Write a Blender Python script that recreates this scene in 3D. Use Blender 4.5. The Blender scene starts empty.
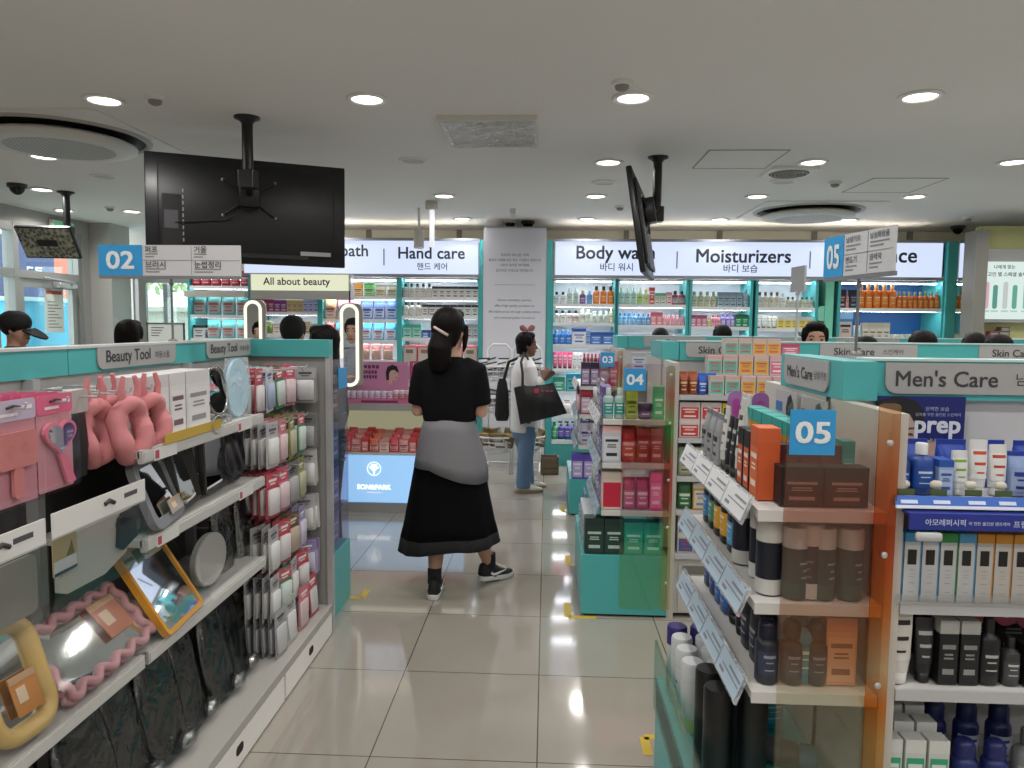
import bpy, bmesh, math, random
from mathutils import Vector, Matrix

# ------------------------------------------------------------------ camera, world, exposure
SC = bpy.context.scene
COL = SC.collection
FPX, CAMH = 740.0, 1.55
cam_d = bpy.data.cameras.new('camera')
cam_d.sensor_width = 36.0
cam_d.lens = 36.0 * FPX / 1024.0
cam_d.clip_start = 0.05
cam = bpy.data.objects.new('camera', cam_d)
COL.objects.link(cam)
CAM_ROT = (Matrix.Rotation(math.radians(2.6555), 3, 'Z') @ Matrix.Rotation(math.radians(90 - 4.584), 3, 'X')
           @ Matrix.Rotation(math.radians(0.55), 3, 'Z'))
cam.matrix_world = Matrix.Translation((0, 0, CAMH)) @ CAM_ROT.to_4x4()
SC.camera = cam

WORLD = bpy.data.worlds.new('world')
SC.world = WORLD
WORLD.use_nodes = True
WORLD.node_tree.nodes['Background'].inputs[0].default_value = (0.88, 0.95, 1.0, 1)
WORLD.node_tree.nodes['Background'].inputs[1].default_value = 4.0
SC.view_settings.view_transform = 'Standard'
SC.view_settings.look = 'None'
SC.view_settings.exposure = 0.0
SC.view_settings.gamma = 1.0
SC.view_settings.use_curve_mapping = False
SC.cycles.max_bounces = 10
SC.cycles.transparent_max_bounces = 24
SC.cycles.sample_clamp_indirect = 6.0
LIGHT_W = 7.2          # watts of each ceiling downlight
LENS_EMIT = 9.0
SIGN_EMIT = 1.12
STRIP_EMIT = 26.0

# ------------------------------------------------------------------ pixel helpers (a pixel of the photograph -> a point at a real depth)
def _ray(px, py):
    return CAM_ROT @ Vector(((px - 512) / FPX, -(py - 384) / FPX, -1))
def at(px, py, Y):
    d = _ray(px, py); return Vector((0, 0, CAMH)) + d * (Y / d.y)
def onX(px, py, X):
    d = _ray(px, py); return Vector((0, 0, CAMH)) + d * (X / d.x)
def onZ(px, py, Z):
    d = _ray(px, py); return Vector((0, 0, CAMH)) + d * ((Z - CAMH) / d.z)
V = Vector
RND = random.Random(11)

# ------------------------------------------------------------------ materials
def lin(h):
    h = h.lstrip('#')
    r = []
    for i in (0, 2, 4):
        c = int(h[i:i + 2], 16) / 255
        r.append(c / 12.92 if c <= 0.04045 else ((c + 0.055) / 1.055) ** 2.4)
    return (r[0], r[1], r[2], 1.0)
_M = {}
def M(hx, rough=0.45, metal=0.0, emit=0.0, spec=0.5, coat=0.0, noise=0.0, nscale=30.0):
    k = (hx, rough, metal, emit, spec, coat, noise, nscale)
    if k in _M: return _M[k]
    m = bpy.data.materials.new('surface_' + hx.strip('#'))
    m.use_nodes = True
    nt = m.node_tree; b = nt.nodes['Principled BSDF']
    b.inputs['Base Color'].default_value = lin(hx)
    b.inputs['Roughness'].default_value = rough
    b.inputs['Metallic'].default_value = metal
    b.inputs['Specular IOR Level'].default_value = spec
    b.inputs['Coat Weight'].default_value = coat
    if emit:
        b.inputs['Emission Color'].default_value = lin(hx)
        b.inputs['Emission Strength'].default_value = emit
    if noise:
        tc = nt.nodes.new('ShaderNodeTexCoord'); n = nt.nodes.new('ShaderNodeTexNoise')
        n.inputs['Scale'].default_value = nscale; n.inputs['Detail'].default_value = 4
        mp = nt.nodes.new('ShaderNodeMapRange')
        mp.inputs['To Min'].default_value = 1 - noise; mp.inputs['To Max'].default_value = 1 + noise
        hs = nt.nodes.new('ShaderNodeHueSaturation'); hs.inputs['Color'].default_value = lin(hx)
        nt.links.new(tc.outputs['Object'], n.inputs['Vector'])
        nt.links.new(n.outputs['Fac'], mp.inputs['Value'])
        nt.links.new(mp.outputs['Result'], hs.inputs['Value'])
        nt.links.new(hs.outputs['Color'], b.inputs['Base Color'])
    _M[k] = m
    return m
def clear(tint='#ffffff', gloss=0.1, rough=0.08, gtint='#ffffff'):
    k = ('clear', tint, gloss, rough, gtint)
    if k in _M: return _M[k]
    m = bpy.data.materials.new('clear_plastic'); m.use_nodes = True
    nt = m.node_tree; nt.nodes.clear()
    o = nt.nodes.new('ShaderNodeOutputMaterial'); mx = nt.nodes.new('ShaderNodeMixShader')
    t = nt.nodes.new('ShaderNodeBsdfTransparent'); g = nt.nodes.new('ShaderNodeBsdfGlossy')
    t.inputs[0].default_value = lin(tint); g.inputs['Color'].default_value = lin(gtint)
    g.inputs['Roughness'].default_value = rough; mx.inputs[0].default_value = gloss
    nt.links.new(t.outputs[0], mx.inputs[1]); nt.links.new(g.outputs[0], mx.inputs[2])
    nt.links.new(mx.outputs[0], o.inputs[0])
    _M[k] = m
    return m
def milky(tint, cover=0.35, rough=0.25):
    """thin cloudy plastic bag: part clear, part shiny film"""
    k = ('milky', tint, cover, rough)
    if k in _M: return _M[k]
    m = bpy.data.materials.new('cloudy_film'); m.use_nodes = True
    nt = m.node_tree; b = nt.nodes['Principled BSDF']; o = nt.nodes['Material Output']
    b.inputs['Base Color'].default_value = lin(tint); b.inputs['Roughness'].default_value = rough
    t = nt.nodes.new('ShaderNodeBsdfTransparent'); mx = nt.nodes.new('ShaderNodeMixShader')
    n = nt.nodes.new('ShaderNodeTexNoise'); tc = nt.nodes.new('ShaderNodeTexCoord')
    n.inputs['Scale'].default_value = 14; n.inputs['Detail'].default_value = 5; n.inputs['Distortion'].default_value = 1.5
    mr = nt.nodes.new('ShaderNodeMapRange'); mr.inputs['From Min'].default_value = 0.35; mr.inputs['From Max'].default_value = 0.7
    mr.inputs['To Min'].default_value = cover * 0.35; mr.inputs['To Max'].default_value = min(1, cover * 1.7)
    bp = nt.nodes.new('ShaderNodeBump'); bp.inputs['Strength'].default_value = 0.9; bp.inputs['Distance'].default_value = 0.02
    nt.links.new(tc.outputs['Object'], n.inputs['Vector']); nt.links.new(n.outputs['Fac'], mr.inputs['Value'])
    nt.links.new(n.outputs['Fac'], bp.inputs['Height']); nt.links.new(bp.outputs[0], b.inputs['Normal'])
    nt.links.new(mr.outputs['Result'], mx.inputs[0]); nt.links.new(t.outputs[0], mx.inputs[1])
    nt.links.new(b.outputs[0], mx.inputs[2]); nt.links.new(mx.outputs[0], o.inputs[0])
    _M[k] = m
    return m
def crinkle(tint='#8a8d90', gloss=.2):
    """dark clear bag with crumpled highlights"""
    k = ('crinkle', tint, gloss)
    if k in _M: return _M[k]
    m = bpy.data.materials.new('crinkled_bag'); m.use_nodes = True
    nt = m.node_tree; nt.nodes.clear()
    o = nt.nodes.new('ShaderNodeOutputMaterial'); mx = nt.nodes.new('ShaderNodeMixShader')
    t = nt.nodes.new('ShaderNodeBsdfTransparent'); g = nt.nodes.new('ShaderNodeBsdfGlossy')
    n = nt.nodes.new('ShaderNodeTexNoise'); tc = nt.nodes.new('ShaderNodeTexCoord'); bp = nt.nodes.new('ShaderNodeBump')
    n.inputs['Scale'].default_value = 9; n.inputs['Detail'].default_value = 3; n.inputs['Distortion'].default_value = .3
    bp.inputs['Strength'].default_value = .5; bp.inputs['Distance'].default_value = .04
    nt.links.new(tc.outputs['Object'], n.inputs['Vector']); nt.links.new(n.outputs['Fac'], bp.inputs['Height']); nt.links.new(bp.outputs[0], g.inputs['Normal'])
    t.inputs[0].default_value = lin(tint); g.inputs['Roughness'].default_value = .12; mx.inputs[0].default_value = gloss
    nt.links.new(t.outputs[0], mx.inputs[1]); nt.links.new(g.outputs[0], mx.inputs[2]); nt.links.new(mx.outputs[0], o.inputs[0])
    _M[k] = m
    return m
def dichroic(name, stops, gloss=0.22):
    """iridescent film on acrylic: the transmitted tint runs through bands along the sheet, the reflection is its complement"""
    m = bpy.data.materials.new(name); m.use_nodes = True
    nt = m.node_tree; nt.nodes.clear()
    o = nt.nodes.new('ShaderNodeOutputMaterial'); mx = nt.nodes.new('ShaderNodeMixShader')
    t = nt.nodes.new('ShaderNodeBsdfTransparent'); g = nt.nodes.new('ShaderNodeBsdfGlossy')
    tc = nt.nodes.new('ShaderNodeTexCoord'); sp = nt.nodes.new('ShaderNodeSeparateXYZ')
    mr = nt.nodes.new('ShaderNodeMapRange'); mr.inputs['From Min'].default_value = 0.0; mr.inputs['From Max'].default_value = 1.4
    cr = nt.nodes.new('ShaderNodeValToRGB'); cr2 = nt.nodes.new('ShaderNodeValToRGB')
    for c, j in ((cr, 1), (cr2, 2)):
        els = c.color_ramp.elements
        els[0].position = stops[0][0]; els[0].color = lin(stops[0][j])
        els[1].position = stops[-1][0]; els[1].color = lin(stops[-1][j])
        for s in stops[1:-1]:
            e = els.new(s[0]); e.color = lin(s[j])
    nt.links.new(tc.outputs['Object'], sp.inputs[0]); nt.links.new(sp.outputs['Z'], mr.inputs['Value'])
    nt.links.new(mr.outputs['Result'], cr.inputs[0]); nt.links.new(mr.outputs['Result'], cr2.inputs[0])
    nt.links.new(cr.outputs[0], t.inputs[0]); nt.links.new(cr2.outputs[0], g.inputs['Color'])
    g.inputs['Roughness'].default_value = 0.04; mx.inputs[0].default_value = gloss
    nt.links.new(t.outputs[0], mx.inputs[1]); nt.links.new(g.outputs[0], mx.inputs[2]); nt.links.new(mx.outputs[0], o.inputs[0])
    return m
def glow(hx, s):
    k = ('glow', hx, s)
    if k in _M: return _M[k]
    m = bpy.data.materials.new('lit_' + hx.strip('#')); m.use_nodes = True
    nt = m.node_tree; b = nt.nodes['Principled BSDF']
    b.inputs['Base Color'].default_value = (.12, .12, .12, 1); b.inputs['Roughness'].default_value = 0.3
    b.inputs['Emission Color'].default_value = lin(hx); b.inputs['Emission Strength'].default_value = s
    _M[k] = m
    return m
MIRROR = M('#e8edec', 0.02, 1.0)
TEAL = M('#49a6a6', 0.38)
TEALD = M('#3f9d9c', 0.4)
PANEL = M('#a9a8a6', 0.5, noise=0.03, nscale=8)
PLATE = M('#a2a1a0', 0.35)
WHITE = M('#d9d9d6', 0.4)
METAL = M('#c2c3c4', 0.32, 0.55)
SHELF = M('#bdbcb8', 0.42, 0.15)
BLACK = M('#121315', 0.35)
INK = M('#2b2c2f', 0.6)
RAILW = M('#dededb', 0.3)
SIGNBLUE = M('#2f94d0', 0.4)

# ------------------------------------------------------------------ mesh builder
WINV = {}
def join(o, parent):
    """parent a part; parts of a 'wempty' are modelled in room coordinates"""
    if parent is None: return
    o.parent = parent
    if parent.name in WINV: o.matrix_parent_inverse = WINV[parent.name]
class MB:
    def __init__(s): s.v, s.f, s.mi, s.sm, s.T = [], [], [], [], None
    def add(s, vs, fs, m=0, smooth=False):
        b = len(s.v)
        if s.T is not None: vs = [s.T @ V(p) for p in vs]
        s.v += [tuple(p) for p in vs]
        for f in fs:
            s.f.append([b + i for i in f]); s.mi.append(m); s.sm.append(smooth)
        return s
    def box(s, x0, x1, y0, y1, z0, z1, m=0):
        vs = [(x, y, z) for z in (z0, z1) for y in (y0, y1) for x in (x0, x1)]
        return s.add(vs, [(0, 2, 3, 1), (4, 5, 7, 6), (0, 1, 5, 4), (2, 6, 7, 3), (0, 4, 6, 2), (1, 3, 7, 5)], m)
    def cbox(s, c, sx, sy, sz, m=0):
        return s.box(c[0] - sx / 2, c[0] + sx / 2, c[1] - sy / 2, c[1] + sy / 2, c[2] - sz / 2, c[2] + sz / 2, m)
    def rbox(s, x0, x1, y0, y1, z0, z1, r=0.01, m=0, n=3):
        """box with its vertical edges rounded and its top edge softened"""
        w, d = (x1 - x0) / 2, (y1 - y0) / 2; r = min(r, w * .98, d * .98); cx, cy = (x0 + x1) / 2, (y0 + y1) / 2
        def ring(z, q):
            o = []
            for k, (sx, sy) in enumerate(((1, 1), (-1, 1), (-1, -1), (1, -1))):
                for i in range(n + 1):
                    a = math.pi / 2 * (k + i / n)
                    o.append((cx + sx * (w - r) + (r - q) * math.cos(a), cy + sy * (d - r) + (r - q) * math.sin(a), z))
            return o
        e = min(r * .5, (z1 - z0) * .3)
        return s.rings([ring(z0, e), ring(z0 + e, 0), ring(z1 - e, 0), ring(z1, e)], m, True, True)
    def rings(s, rs, m=0, smooth=True, cap=True, closed=True):
        n = len(rs[0]); vs = [p for r in rs for p in r]; fs = []
        for j in range(len(rs) - 1):
            for i in range(n if closed else n - 1):
                k = (i + 1) % n
                fs.append((j * n + i, j * n + k, (j + 1) * n + k, (j + 1) * n + i))
        s.add(vs, fs, m, smooth)
        if cap and closed:
            s.add(rs[0], [tuple(range(n - 1, -1, -1))], m); s.add(rs[-1], [tuple(range(n))], m)
        return s
    def loft(s, secs, m=0, n=16, smooth=True, cap=True, cx=0, cy=0):
        """secs: (z, rx, ry[, exponent[, ox, oy]])"""
        rs = []
        for q in secs:
            z, rx, ry = q[:3]; e = q[3] if len(q) > 3 else 2.0
            ox, oy = (q[4], q[5]) if len(q) > 5 else (0, 0)
            o = []
            for i in range(n):
                a = 2 * math.pi * i / n; ca, sa = math.cos(a), math.sin(a)
                o.append((cx + ox + rx * math.copysign(abs(ca) ** (2 / e), ca), cy + oy + ry * math.copysign(abs(sa) ** (2 / e), sa), z))
            rs.append(o)
        return s.rings(rs, m, smooth, cap)
    def lathe(s, prof, m=0, n=16, cx=0, cy=0, smooth=True, cap=True):
        return s.loft([(z, r, r) for z, r in prof], m, n, smooth, cap, cx, cy)
    def tube(s, pts, r, m=0, n=8, cap=True, closed=False):
        pts = [V(p) for p in pts]; L = len(pts); rr = r if isinstance(r, (list, tuple)) else [r] * L
        rs = []; prev = None
        for i, p in enumerate(pts):
            if closed: t = pts[(i + 1) % L] - pts[i - 1]
            else: t = pts[min(i + 1, L - 1)] - pts[max(i - 1, 0)]
            if t.length < 1e-9: t = V((0, 0, 1))
            t.normalize()
            if prev is None:
                a = V((0, 0, 1)) if abs(t.z) < 0.9 else V((1, 0, 0))
                u = t.cross(a).normalized()
            else:
                u = (prev - t * prev.dot(t))
                u = u.normalized() if u.length > 1e-6 else t.orthogonal().normalized()
            prev = u; w = t.cross(u)
            rs.append([tuple(p + (u * math.cos(2 * math.pi * k / n) + w * math.sin(2 * math.pi * k / n)) * rr[i]) for k in range(n)])
        if closed: rs.append(rs[0])
        return s.rings(rs, m, True, cap and not closed)
    def cyl(s, p, q, r, m=0, n=16): return s.tube([p, q], r, m, n)
    def prism(s, poly, y0, y1, m=0, axis='y', smooth=False):
        n = len(poly)
        mk = {'y': lambda a, b, t: (a, t, b), 'x': lambda a, b, t: (t, a, b), 'z': lambda a, b, t: (a, b, t)}[axis]
        vs = [mk(a, b, y0) for a, b in poly] + [mk(a, b, y1) for a, b in poly]
        fs = [tuple(range(n - 1, -1, -1)), tuple(range(n, 2 * n))]
        fs += [(i, (i + 1) % n, n + (i + 1) % n, n + i) for i in range(n)]
        return s.add(vs, fs, m, smooth)
    def ball(s, c, rx, ry, rz, m=0, n=16, k=9):
        rs = []
        for j in range(1, k):
            t = math.pi * j / k - math.pi / 2
            rs.append([(c[0] + rx * math.cos(t) * math.cos(2 * math.pi * i / n), c[1] + ry * math.cos(t) * math.sin(2 * math.pi * i / n), c[2] + rz * math.sin(t)) for i in range(n)])
        return s.rings(rs, m, True, True)
    def quad(s, a, b, c, d, m=0): return s.add([a, b, c, d], [(0, 1, 2, 3)], m)
    def mesh(s, name, mats=()):
        me = bpy.data.meshes.new(name)
        me.from_pydata(s.v, [], s.f)
        me.polygons.foreach_set('material_index', s.mi); me.polygons.foreach_set('use_smooth', s.sm)
        for m in mats: me.materials.append(m)
        bm = bmesh.new(); bm.from_mesh(me); bmesh.ops.recalc_face_normals(bm, faces=bm.faces); bm.to_mesh(me); bm.free()
        me.update()
        return me
    def build(s, name, mats, parent=None, loc=None):
        if not isinstance(mats, (list, tuple)): mats = [mats]
        o = bpy.data.objects.new(name, s.mesh(name, mats)); COL.objects.link(o)
        join(o, parent)
        if loc is not None: o.location = loc
        return o
def rrect(x0, x1, z0, z1, r, n=5, corners=(1, 1, 1, 1)):
    """rounded rectangle, counter-clockwise from the bottom left; corners: bl, br, tr, tl"""
    o = []
    for k, (cx, cz, a0) in enumerate(((x0, z0, 180), (x1, z0, 270), (x1, z1, 0), (x0, z1, 90))):
        if not corners[k]: o.append((cx, cz)); continue
        sx = 1 if k in (0, 3) else -1; sz = 1 if k in (0, 1) else -1
        for i in range(n + 1):
            a = math.radians(a0 + 90 * i / n)
            o.append((cx + sx * r + r * math.cos(a), cz + sz * r + r * math.sin(a)))
    return o
# ------------------------------------------------------------------ things, parts, labels
LABELS = {}
def tag(o, label, cat, group=None, kind=None):
    if label:
        n = len(label.split())
        if not 4 <= n <= 16: print('LABELLEN', n, label)
        kk = ''.join(c for c in label if not c.isdigit())
        if kk in LABELS and 'entrance' not in kk: print('DUPLABEL', label)
        LABELS[kk] = 1
        o['label'] = label
    if cat: o['category'] = cat
    if group: o['group'] = group
    if kind: o['kind'] = kind
    return o
def empty(name, loc, label, cat, group=None, rz=0.0):
    o = bpy.data.objects.new(name, None); COL.objects.link(o); o.empty_display_size = 0.1
    o.location = loc; o.rotation_euler = (0, 0, rz)
    return tag(o, label, cat, group)
def wempty(name, loc, label, cat, group=None):
    o = empty(name, loc, label, cat, group)
    WINV[o.name] = Matrix.Translation(-V(loc))
    return o
def struct(o):
    o['kind'] = 'structure'; return o
ORD = ('first second third fourth fifth sixth seventh eighth ninth tenth eleventh twelfth thirteenth fourteenth fifteenth sixteenth '
       'seventeenth eighteenth nineteenth twentieth').split()
ORD += ['twenty-' + w for w in ORD[:9]] + ['thirtieth'] + ['thirty-' + w for w in ORD[:9]] + ['fortieth'] + ['forty-' + w for w in ORD[:9]] + ['fiftieth']
_TX = {}
def text_mesh(s, bold=0.0):
    k = (s, bold)
    if k in _TX: return _TX[k]
    c = bpy.data.curves.new('lettering', 'FONT'); c.body = s; c.resolution_u = 3; c.extrude = 0.0
    o = bpy.data.objects.new('lettering_source', c)
    me = bpy.data.meshes.new_from_object(o)
    vs = [v.co.copy() for v in me.vertices]; fs = [tuple(p.vertices) for p in me.polygons]
    if bold:                     # heavier strokes: the outline repeated a hair to each side
        v0, f0 = vs, fs; vs, fs = [], []
        for dx, dy in ((-1, -1), (1, -1), (1, 1), (-1, 1), (0, 0)):
            k0 = len(vs); vs = vs + [V((v.x + dx * bold * 1.3, v.y + dy * bold * 1.3, (dx + 2 * dy) * .002)) for v in v0]; fs = fs + [tuple(k0 + i for i in f) for f in f0]
    bpy.data.objects.remove(o); bpy.data.curves.remove(c); bpy.data.meshes.remove(me)
    x0 = min(v.x for v in vs); x1 = max(v.x for v in vs); y0 = min(v.y for v in vs); y1 = max(v.y for v in vs)
    _TX[k] = (vs, fs, x0, x1, y0, y1)
    return _TX[k]
def lettering(s, parent, mat, o, u=(1, 0, 0), w=(0, 0, 1), width=None, height=None, bold=0.0, align='C', lift=0.0012, name='lettering', mb=None, m=0):
    """flat letters on a face: o = anchor point (left/centre of the line's box), u = reading direction, w = up"""
    vs, fs, x0, x1, y0, y1 = text_mesh(s, bold)
    kx = width / (x1 - x0) if width else None; ky = height / (y1 - y0) if height else None
    kx = kx or ky; ky = ky or kx
    u, w, o = V(u).normalized(), V(w).normalized(), V(o)
    nrm = u.cross(w)
    ax = {'L': x0, 'C': (x0 + x1) / 2, 'R': x1}[align]
    pts = [o + u * ((p.x - ax) * kx) + w * ((p.y - (y0 + y1) / 2) * ky) + nrm * (lift + p.z * ky) for p in vs]
    if mb is not None:
        mb.add(pts, fs, m); return mb
    b = MB(); b.add(pts, fs)
    me = bpy.data.meshes.new(name); me.from_pydata(b.v, [], b.f); me.materials.append(mat)
    ob = bpy.data.objects.new(name, me); COL.objects.link(ob)
    join(ob, parent)
    return ob
# ================================================================== ROOM
CEIL = 2.68
XL, XR, YB, YN = -5.32, 5.6, 9.0, -2.6
# floor: glossy 60 cm tiles
mf = bpy.data.materials.new('polished_floor_tile'); mf.use_nodes = True
nt = mf.node_tree; bs = nt.nodes['Principled BSDF']
tc = nt.nodes.new('ShaderNodeTexCoord'); sp = nt.nodes.new('ShaderNodeSeparateXYZ')
nt.links.new(tc.outputs['Object'], sp.inputs[0])
def _math(op, a, b=None, val=None):
    n = nt.nodes.new('ShaderNodeMath'); n.operation = op
    nt.links.new(a, n.inputs[0])
    if b is not None: nt.links.new(b, n.inputs[1])
    if val is not None: n.inputs[1].default_value = val
    return n.outputs[0]
px_ = _math('PINGPONG', _math('ADD', sp.outputs['X'], val=6.015), val=0.3)
py_ = _math('PINGPONG', _math('ADD', sp.outputs['Y'], val=6.6 - 2.515), val=0.33)
gr = _math('LESS_THAN', _math('MINIMUM', px_, py_), val=0.0024)
ns = nt.nodes.new('ShaderNodeTexNoise'); ns.inputs['Scale'].default_value = 2.2; ns.inputs['Detail'].default_value = 5
nt.links.new(tc.outputs['Object'], ns.inputs['Vector'])
rmp = nt.nodes.new('ShaderNodeMix'); rmp.data_type = 'RGBA'
rmp.inputs['A'].default_value = lin('#908a80'); rmp.inputs['B'].default_value = lin('#9c968c')
nt.links.new(ns.outputs['Fac'], rmp.inputs['Factor'])
gm = nt.nodes.new('ShaderNodeMix'); gm.data_type = 'RGBA'; gm.inputs['B'].default_value = lin('#4a443c')
nt.links.new(rmp.outputs['Result'], gm.inputs['A']); nt.links.new(gr, gm.inputs['Factor'])
nt.links.new(gm.outputs['Result'], bs.inputs['Base Color'])
bs.inputs['Roughness'].default_value = 0.075; bs.inputs['Specular IOR Level'].default_value = 0.95
struct(MB().box(XL - .2, XR + .2, YN, 10.4, -0.1, 0).build('floor', mf))
MW = M('#c9c7c2', 0.7, noise=0.02, nscale=3)
mceil = M('#e6e4e0', 0.85, noise=0.015, nscale=2)
struct(MB().box(XL - .3, XR + .3, YN, 10.4, CEIL, CEIL + 0.1).build('ceiling', mceil))
struct(MB().box(XR, XR + .15, YN, YB + .15, 0, CEIL).build('wall_right', MW))
struct(MB().box(XL - .2, XR + .15, YN - .15, YN, 0, CEIL).build('wall_behind', MW))
# back wall: from the end of the window bay to the right; a pale slot of light shows above the lit signs
struct(MB().box(-4.02, XR + .15, YB, YB + .12, 0, CEIL).build('wall_back', M('#efe9da', 0.7)))
b = MB()
for x in (-3.4, -2.2, -1.1, .9, 2.0, 3.1, 4.2): b.box(x, x + .06, YB - .03, YB, 2.2, CEIL)
struct(b.build('trim_3', M('#8f8a80', .6)))
# left wall runs along the aisle and holds the glazed street door
LY0, LY1 = 6.9, 8.45
DY0, DY1 = 7.25, 8.2
wl = MB()
wl.box(XL - .15, XL, YN, LY0, 0, CEIL).box(XL - .15, XL, LY0, LY1, 2.52, CEIL)
wl.box(XL - .15, XL, DY1 + .12, LY1, 0, 2.52)
struct(wl.build('wall_left', M('#a9a8a4', 0.7)))
FR = M('#9b9a97', 0.4, 0.3)
dr = struct(bpy.data.objects.new('door_1', None)); COL.objects.link(dr)
fr = MB()
for y in (LY0, DY0 - .06, DY1 + .0): fr.box(XL - .1, XL + .02, y, y + .07, 0, 2.52)
fr.box(XL - .095, XL + .017, LY0 + .001, DY1 + .069, 2.44, 2.519).box(XL - .095, XL + .017, LY0 + .001, DY1 + .069, 1.98, 2.06)
fr.build('door_frame', FR, dr)
lf = MB()
lf.box(XL - .06, XL, DY0 + .01, DY0 + .09, .02, 1.98).box(XL - .06, XL, DY1 - .09, DY1 - .01, .02, 1.98)
lf.box(XL - .058, XL - .002, DY0 + .09, DY1 - .09, .021, .16).box(XL - .058, XL - .002, DY0 + .09, DY1 - .09, 1.89, 1.979)
lf.build('door_leaf', FR, dr)
GL = clear('#eef6f5', 0.06, 0.01)
MB().box(XL - .035, XL - .027, DY0 + .09, DY1 - .09, .16, 1.89).build('door_glass', GL, dr)
MB().box(XL - .05, XL - .042, DY0, DY1, 2.06, 2.44).build('transom_glass', GL, dr)
MB().box(XL - .05, XL - .042, LY0 + .07, DY0 - .06, .0, 2.44).build('side_glass', GL, dr)
MB().rbox(XL, XL + .09, DY1 - .42, DY1 - .12, 1.9, 1.96, .01).tube([(XL + .05, DY1 - .2, 1.93), (XL + .2, DY1 - .35, 1.95), (XL + .04, DY1 - .6, 2.0)], .012).build('door_closer', METAL, dr)
# pillar beside the door and the wall with the window behind it
struct(MB().box(XL - .1, -5.07, 8.455, 8.85, 0, CEIL).build('pillar_1', M('#b5b3ae', 0.7)))
struct(MB().box(-5.75, -5.3, 9.3, 9.42, 0, CEIL).build('wall_window_side', M('#d9d8d0', 0.7)))
struct(MB().box(-5.3, -4.02, 9.3, 9.42, 0, .4).box(-5.3, -4.02, 9.3, 9.42, 2.3, CEIL).build('wall_window_surround', M('#d9d8d0', 0.7)))
struct(MB().box(-4.02, -3.9, YB + .121, 9.42, 0, CEIL).build('wall_window_return', M('#d9d8d0', 0.7)))
wn = struct(bpy.data.objects.new('window_1', None)); COL.objects.link(wn)
b = MB()
for x in (-5.3, -4.92, -4.08): b.box(x, x + .06, 9.32, 9.4, .4, 2.3)
b.box(-5.3, -4.02, 9.32, 9.4, 2.24, 2.3).box(-5.3, -4.02, 9.32, 9.4, .4, .48)
b.build('window_frame', FR, wn)
MB().box(-5.24, -4.08, 9.355, 9.363, .48, 2.24).build('window_glass', GL, wn)
# inner glazed door frame standing in front of the window
o = wempty('glass_partition_frame', (-4.75, 8.95, 0), 'grey metal frame of a glazed inner door in front of the bright window', 'door frame')
MB().box(-5.02, -4.93, 8.93, 8.98, 0, 2.02).box(-4.14, -4.06, 8.93, 8.98, 0, 2.02).box(-5.02, -4.06, 8.93, 8.98, 2.02, 2.1).build('frame', FR, o)
MB().box(-4.93, -4.14, 8.951, 8.957, .02, 2.02).build('pane', GL, o)
# outside: terrace, parapet, trees, a neighbouring front
struct(MB().box(-16, -4.1, 10.45, 24, -.12, 0).build('ground_outside', M('#b9b3a8', .9)))
struct(MB().box(-16, XL - .25, 3, 9.95, -.12, -.02).build('pavement_outside', M('#b9b3a8', .9)))
struct(MB().box(-9, -1.5, 12.6, 12.9, 0, 1.72).box(-9, -1.5, 12.5, 13.0, 1.72, 1.8).build('wall_outside', M('#d9d3c8', .8)))
def leafy(name, loc, h, r, label, seed, hx, trunk=True):
    t = empty(name, loc, label, 'tree', 'trees outside the window')
    rr = random.Random(seed); m = MB()
    for k in range(260):
        a = rr.uniform(0, 6.28); q = rr.uniform(-1, 1); rad = r * (rr.random() ** .4)
        c = V((math.cos(a) * math.sqrt(1 - q * q) * rad, math.sin(a) * math.sqrt(1 - q * q) * rad, h + q * rad * .8))
        u = V((rr.uniform(-1, 1), rr.uniform(-1, 1), rr.uniform(-1, 1))).normalized() * .09
        w = u.orthogonal().normalized() * .05
        m.quad(c - u, c + w, c + u, c - w)
    m.build('foliage', M(hx, .7), t)
    MB().tube([(0, 0, 0), (.04, 0, h * .6), (0, .03, h)], [.07, .05, .03]).build('trunk', M('#5d4a38', .9), t)
leafy('street_tree', (-7.4, 14.2, 0), 2.6, .7, 'pale green leafy tree beyond the parapet outside the window', 3, '#b9c490')
leafy('street_tree', (-5.0, 13.6, 0), 1.75, .42, 'small yellow green bush just over the parapet outside', 4, '#c4cc86')
leafy('street_tree', (-9.6, 15.6, 0), 2.7, 1.0, 'tree with wide crown farthest along the parapet outside', 5, '#b9c494')
# street things seen through the door
o = wempty('shop_hoarding', (-7.6, 10.5, 0), 'blue street hoarding with white lettering seen through the glass door', 'board')
MB().box(-7.7, -7.62, 9.0, 11.2, 0.5, 2.75).build('board', M('#3b4570', .5), o)
MB().box(-7.7, -7.62, 11.2, 11.75, 0.4, 3.2).build('red_panel', M('#c4705a', .5), o)
lettering('도돔', o, M('#e8ecf4', .6), (-7.62, 10.75, 2.25), (0, 1, 0), (0, 0, 1), width=.36, bold=.02)
MB().lathe([(-.004, .3), (.004, .3)], 0, 24).build('round_plate', M('#f2f2f2', .5), o).matrix_world = Matrix.Translation((-7.6, 11.55, 2.1)) @ Matrix.Rotation(math.pi / 2, 4, 'Y')
o = wempty('street_kiosk', (-6.6, 9.2, 0), 'bright cyan counter standing outside behind the glass door', 'counter')
MB().box(-6.9, -6.3, 8.6, 9.9, 0, 1.78).build('counter', M('#43b6dd', .4), o)
MB().box(-6.95, -6.25, 8.55, 9.95, 1.78, 1.83).build('counter_top', M('#bfe6f2', .4), o)
o = wempty('door_notice', (XL - .02, 8.05, 1.62), 'white notice sheet with red header stuck on the glass door', 'notice')
MB().box(XL - .024, XL - .021, 7.68, 7.98, 1.42, 1.9).build('sheet', M('#d8dad2', .6), o)
MB().box(XL - .0208, XL - .0203, 7.7, 7.96, 1.83, 1.87).build('header', M('#b04a48', .6), o)
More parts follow.
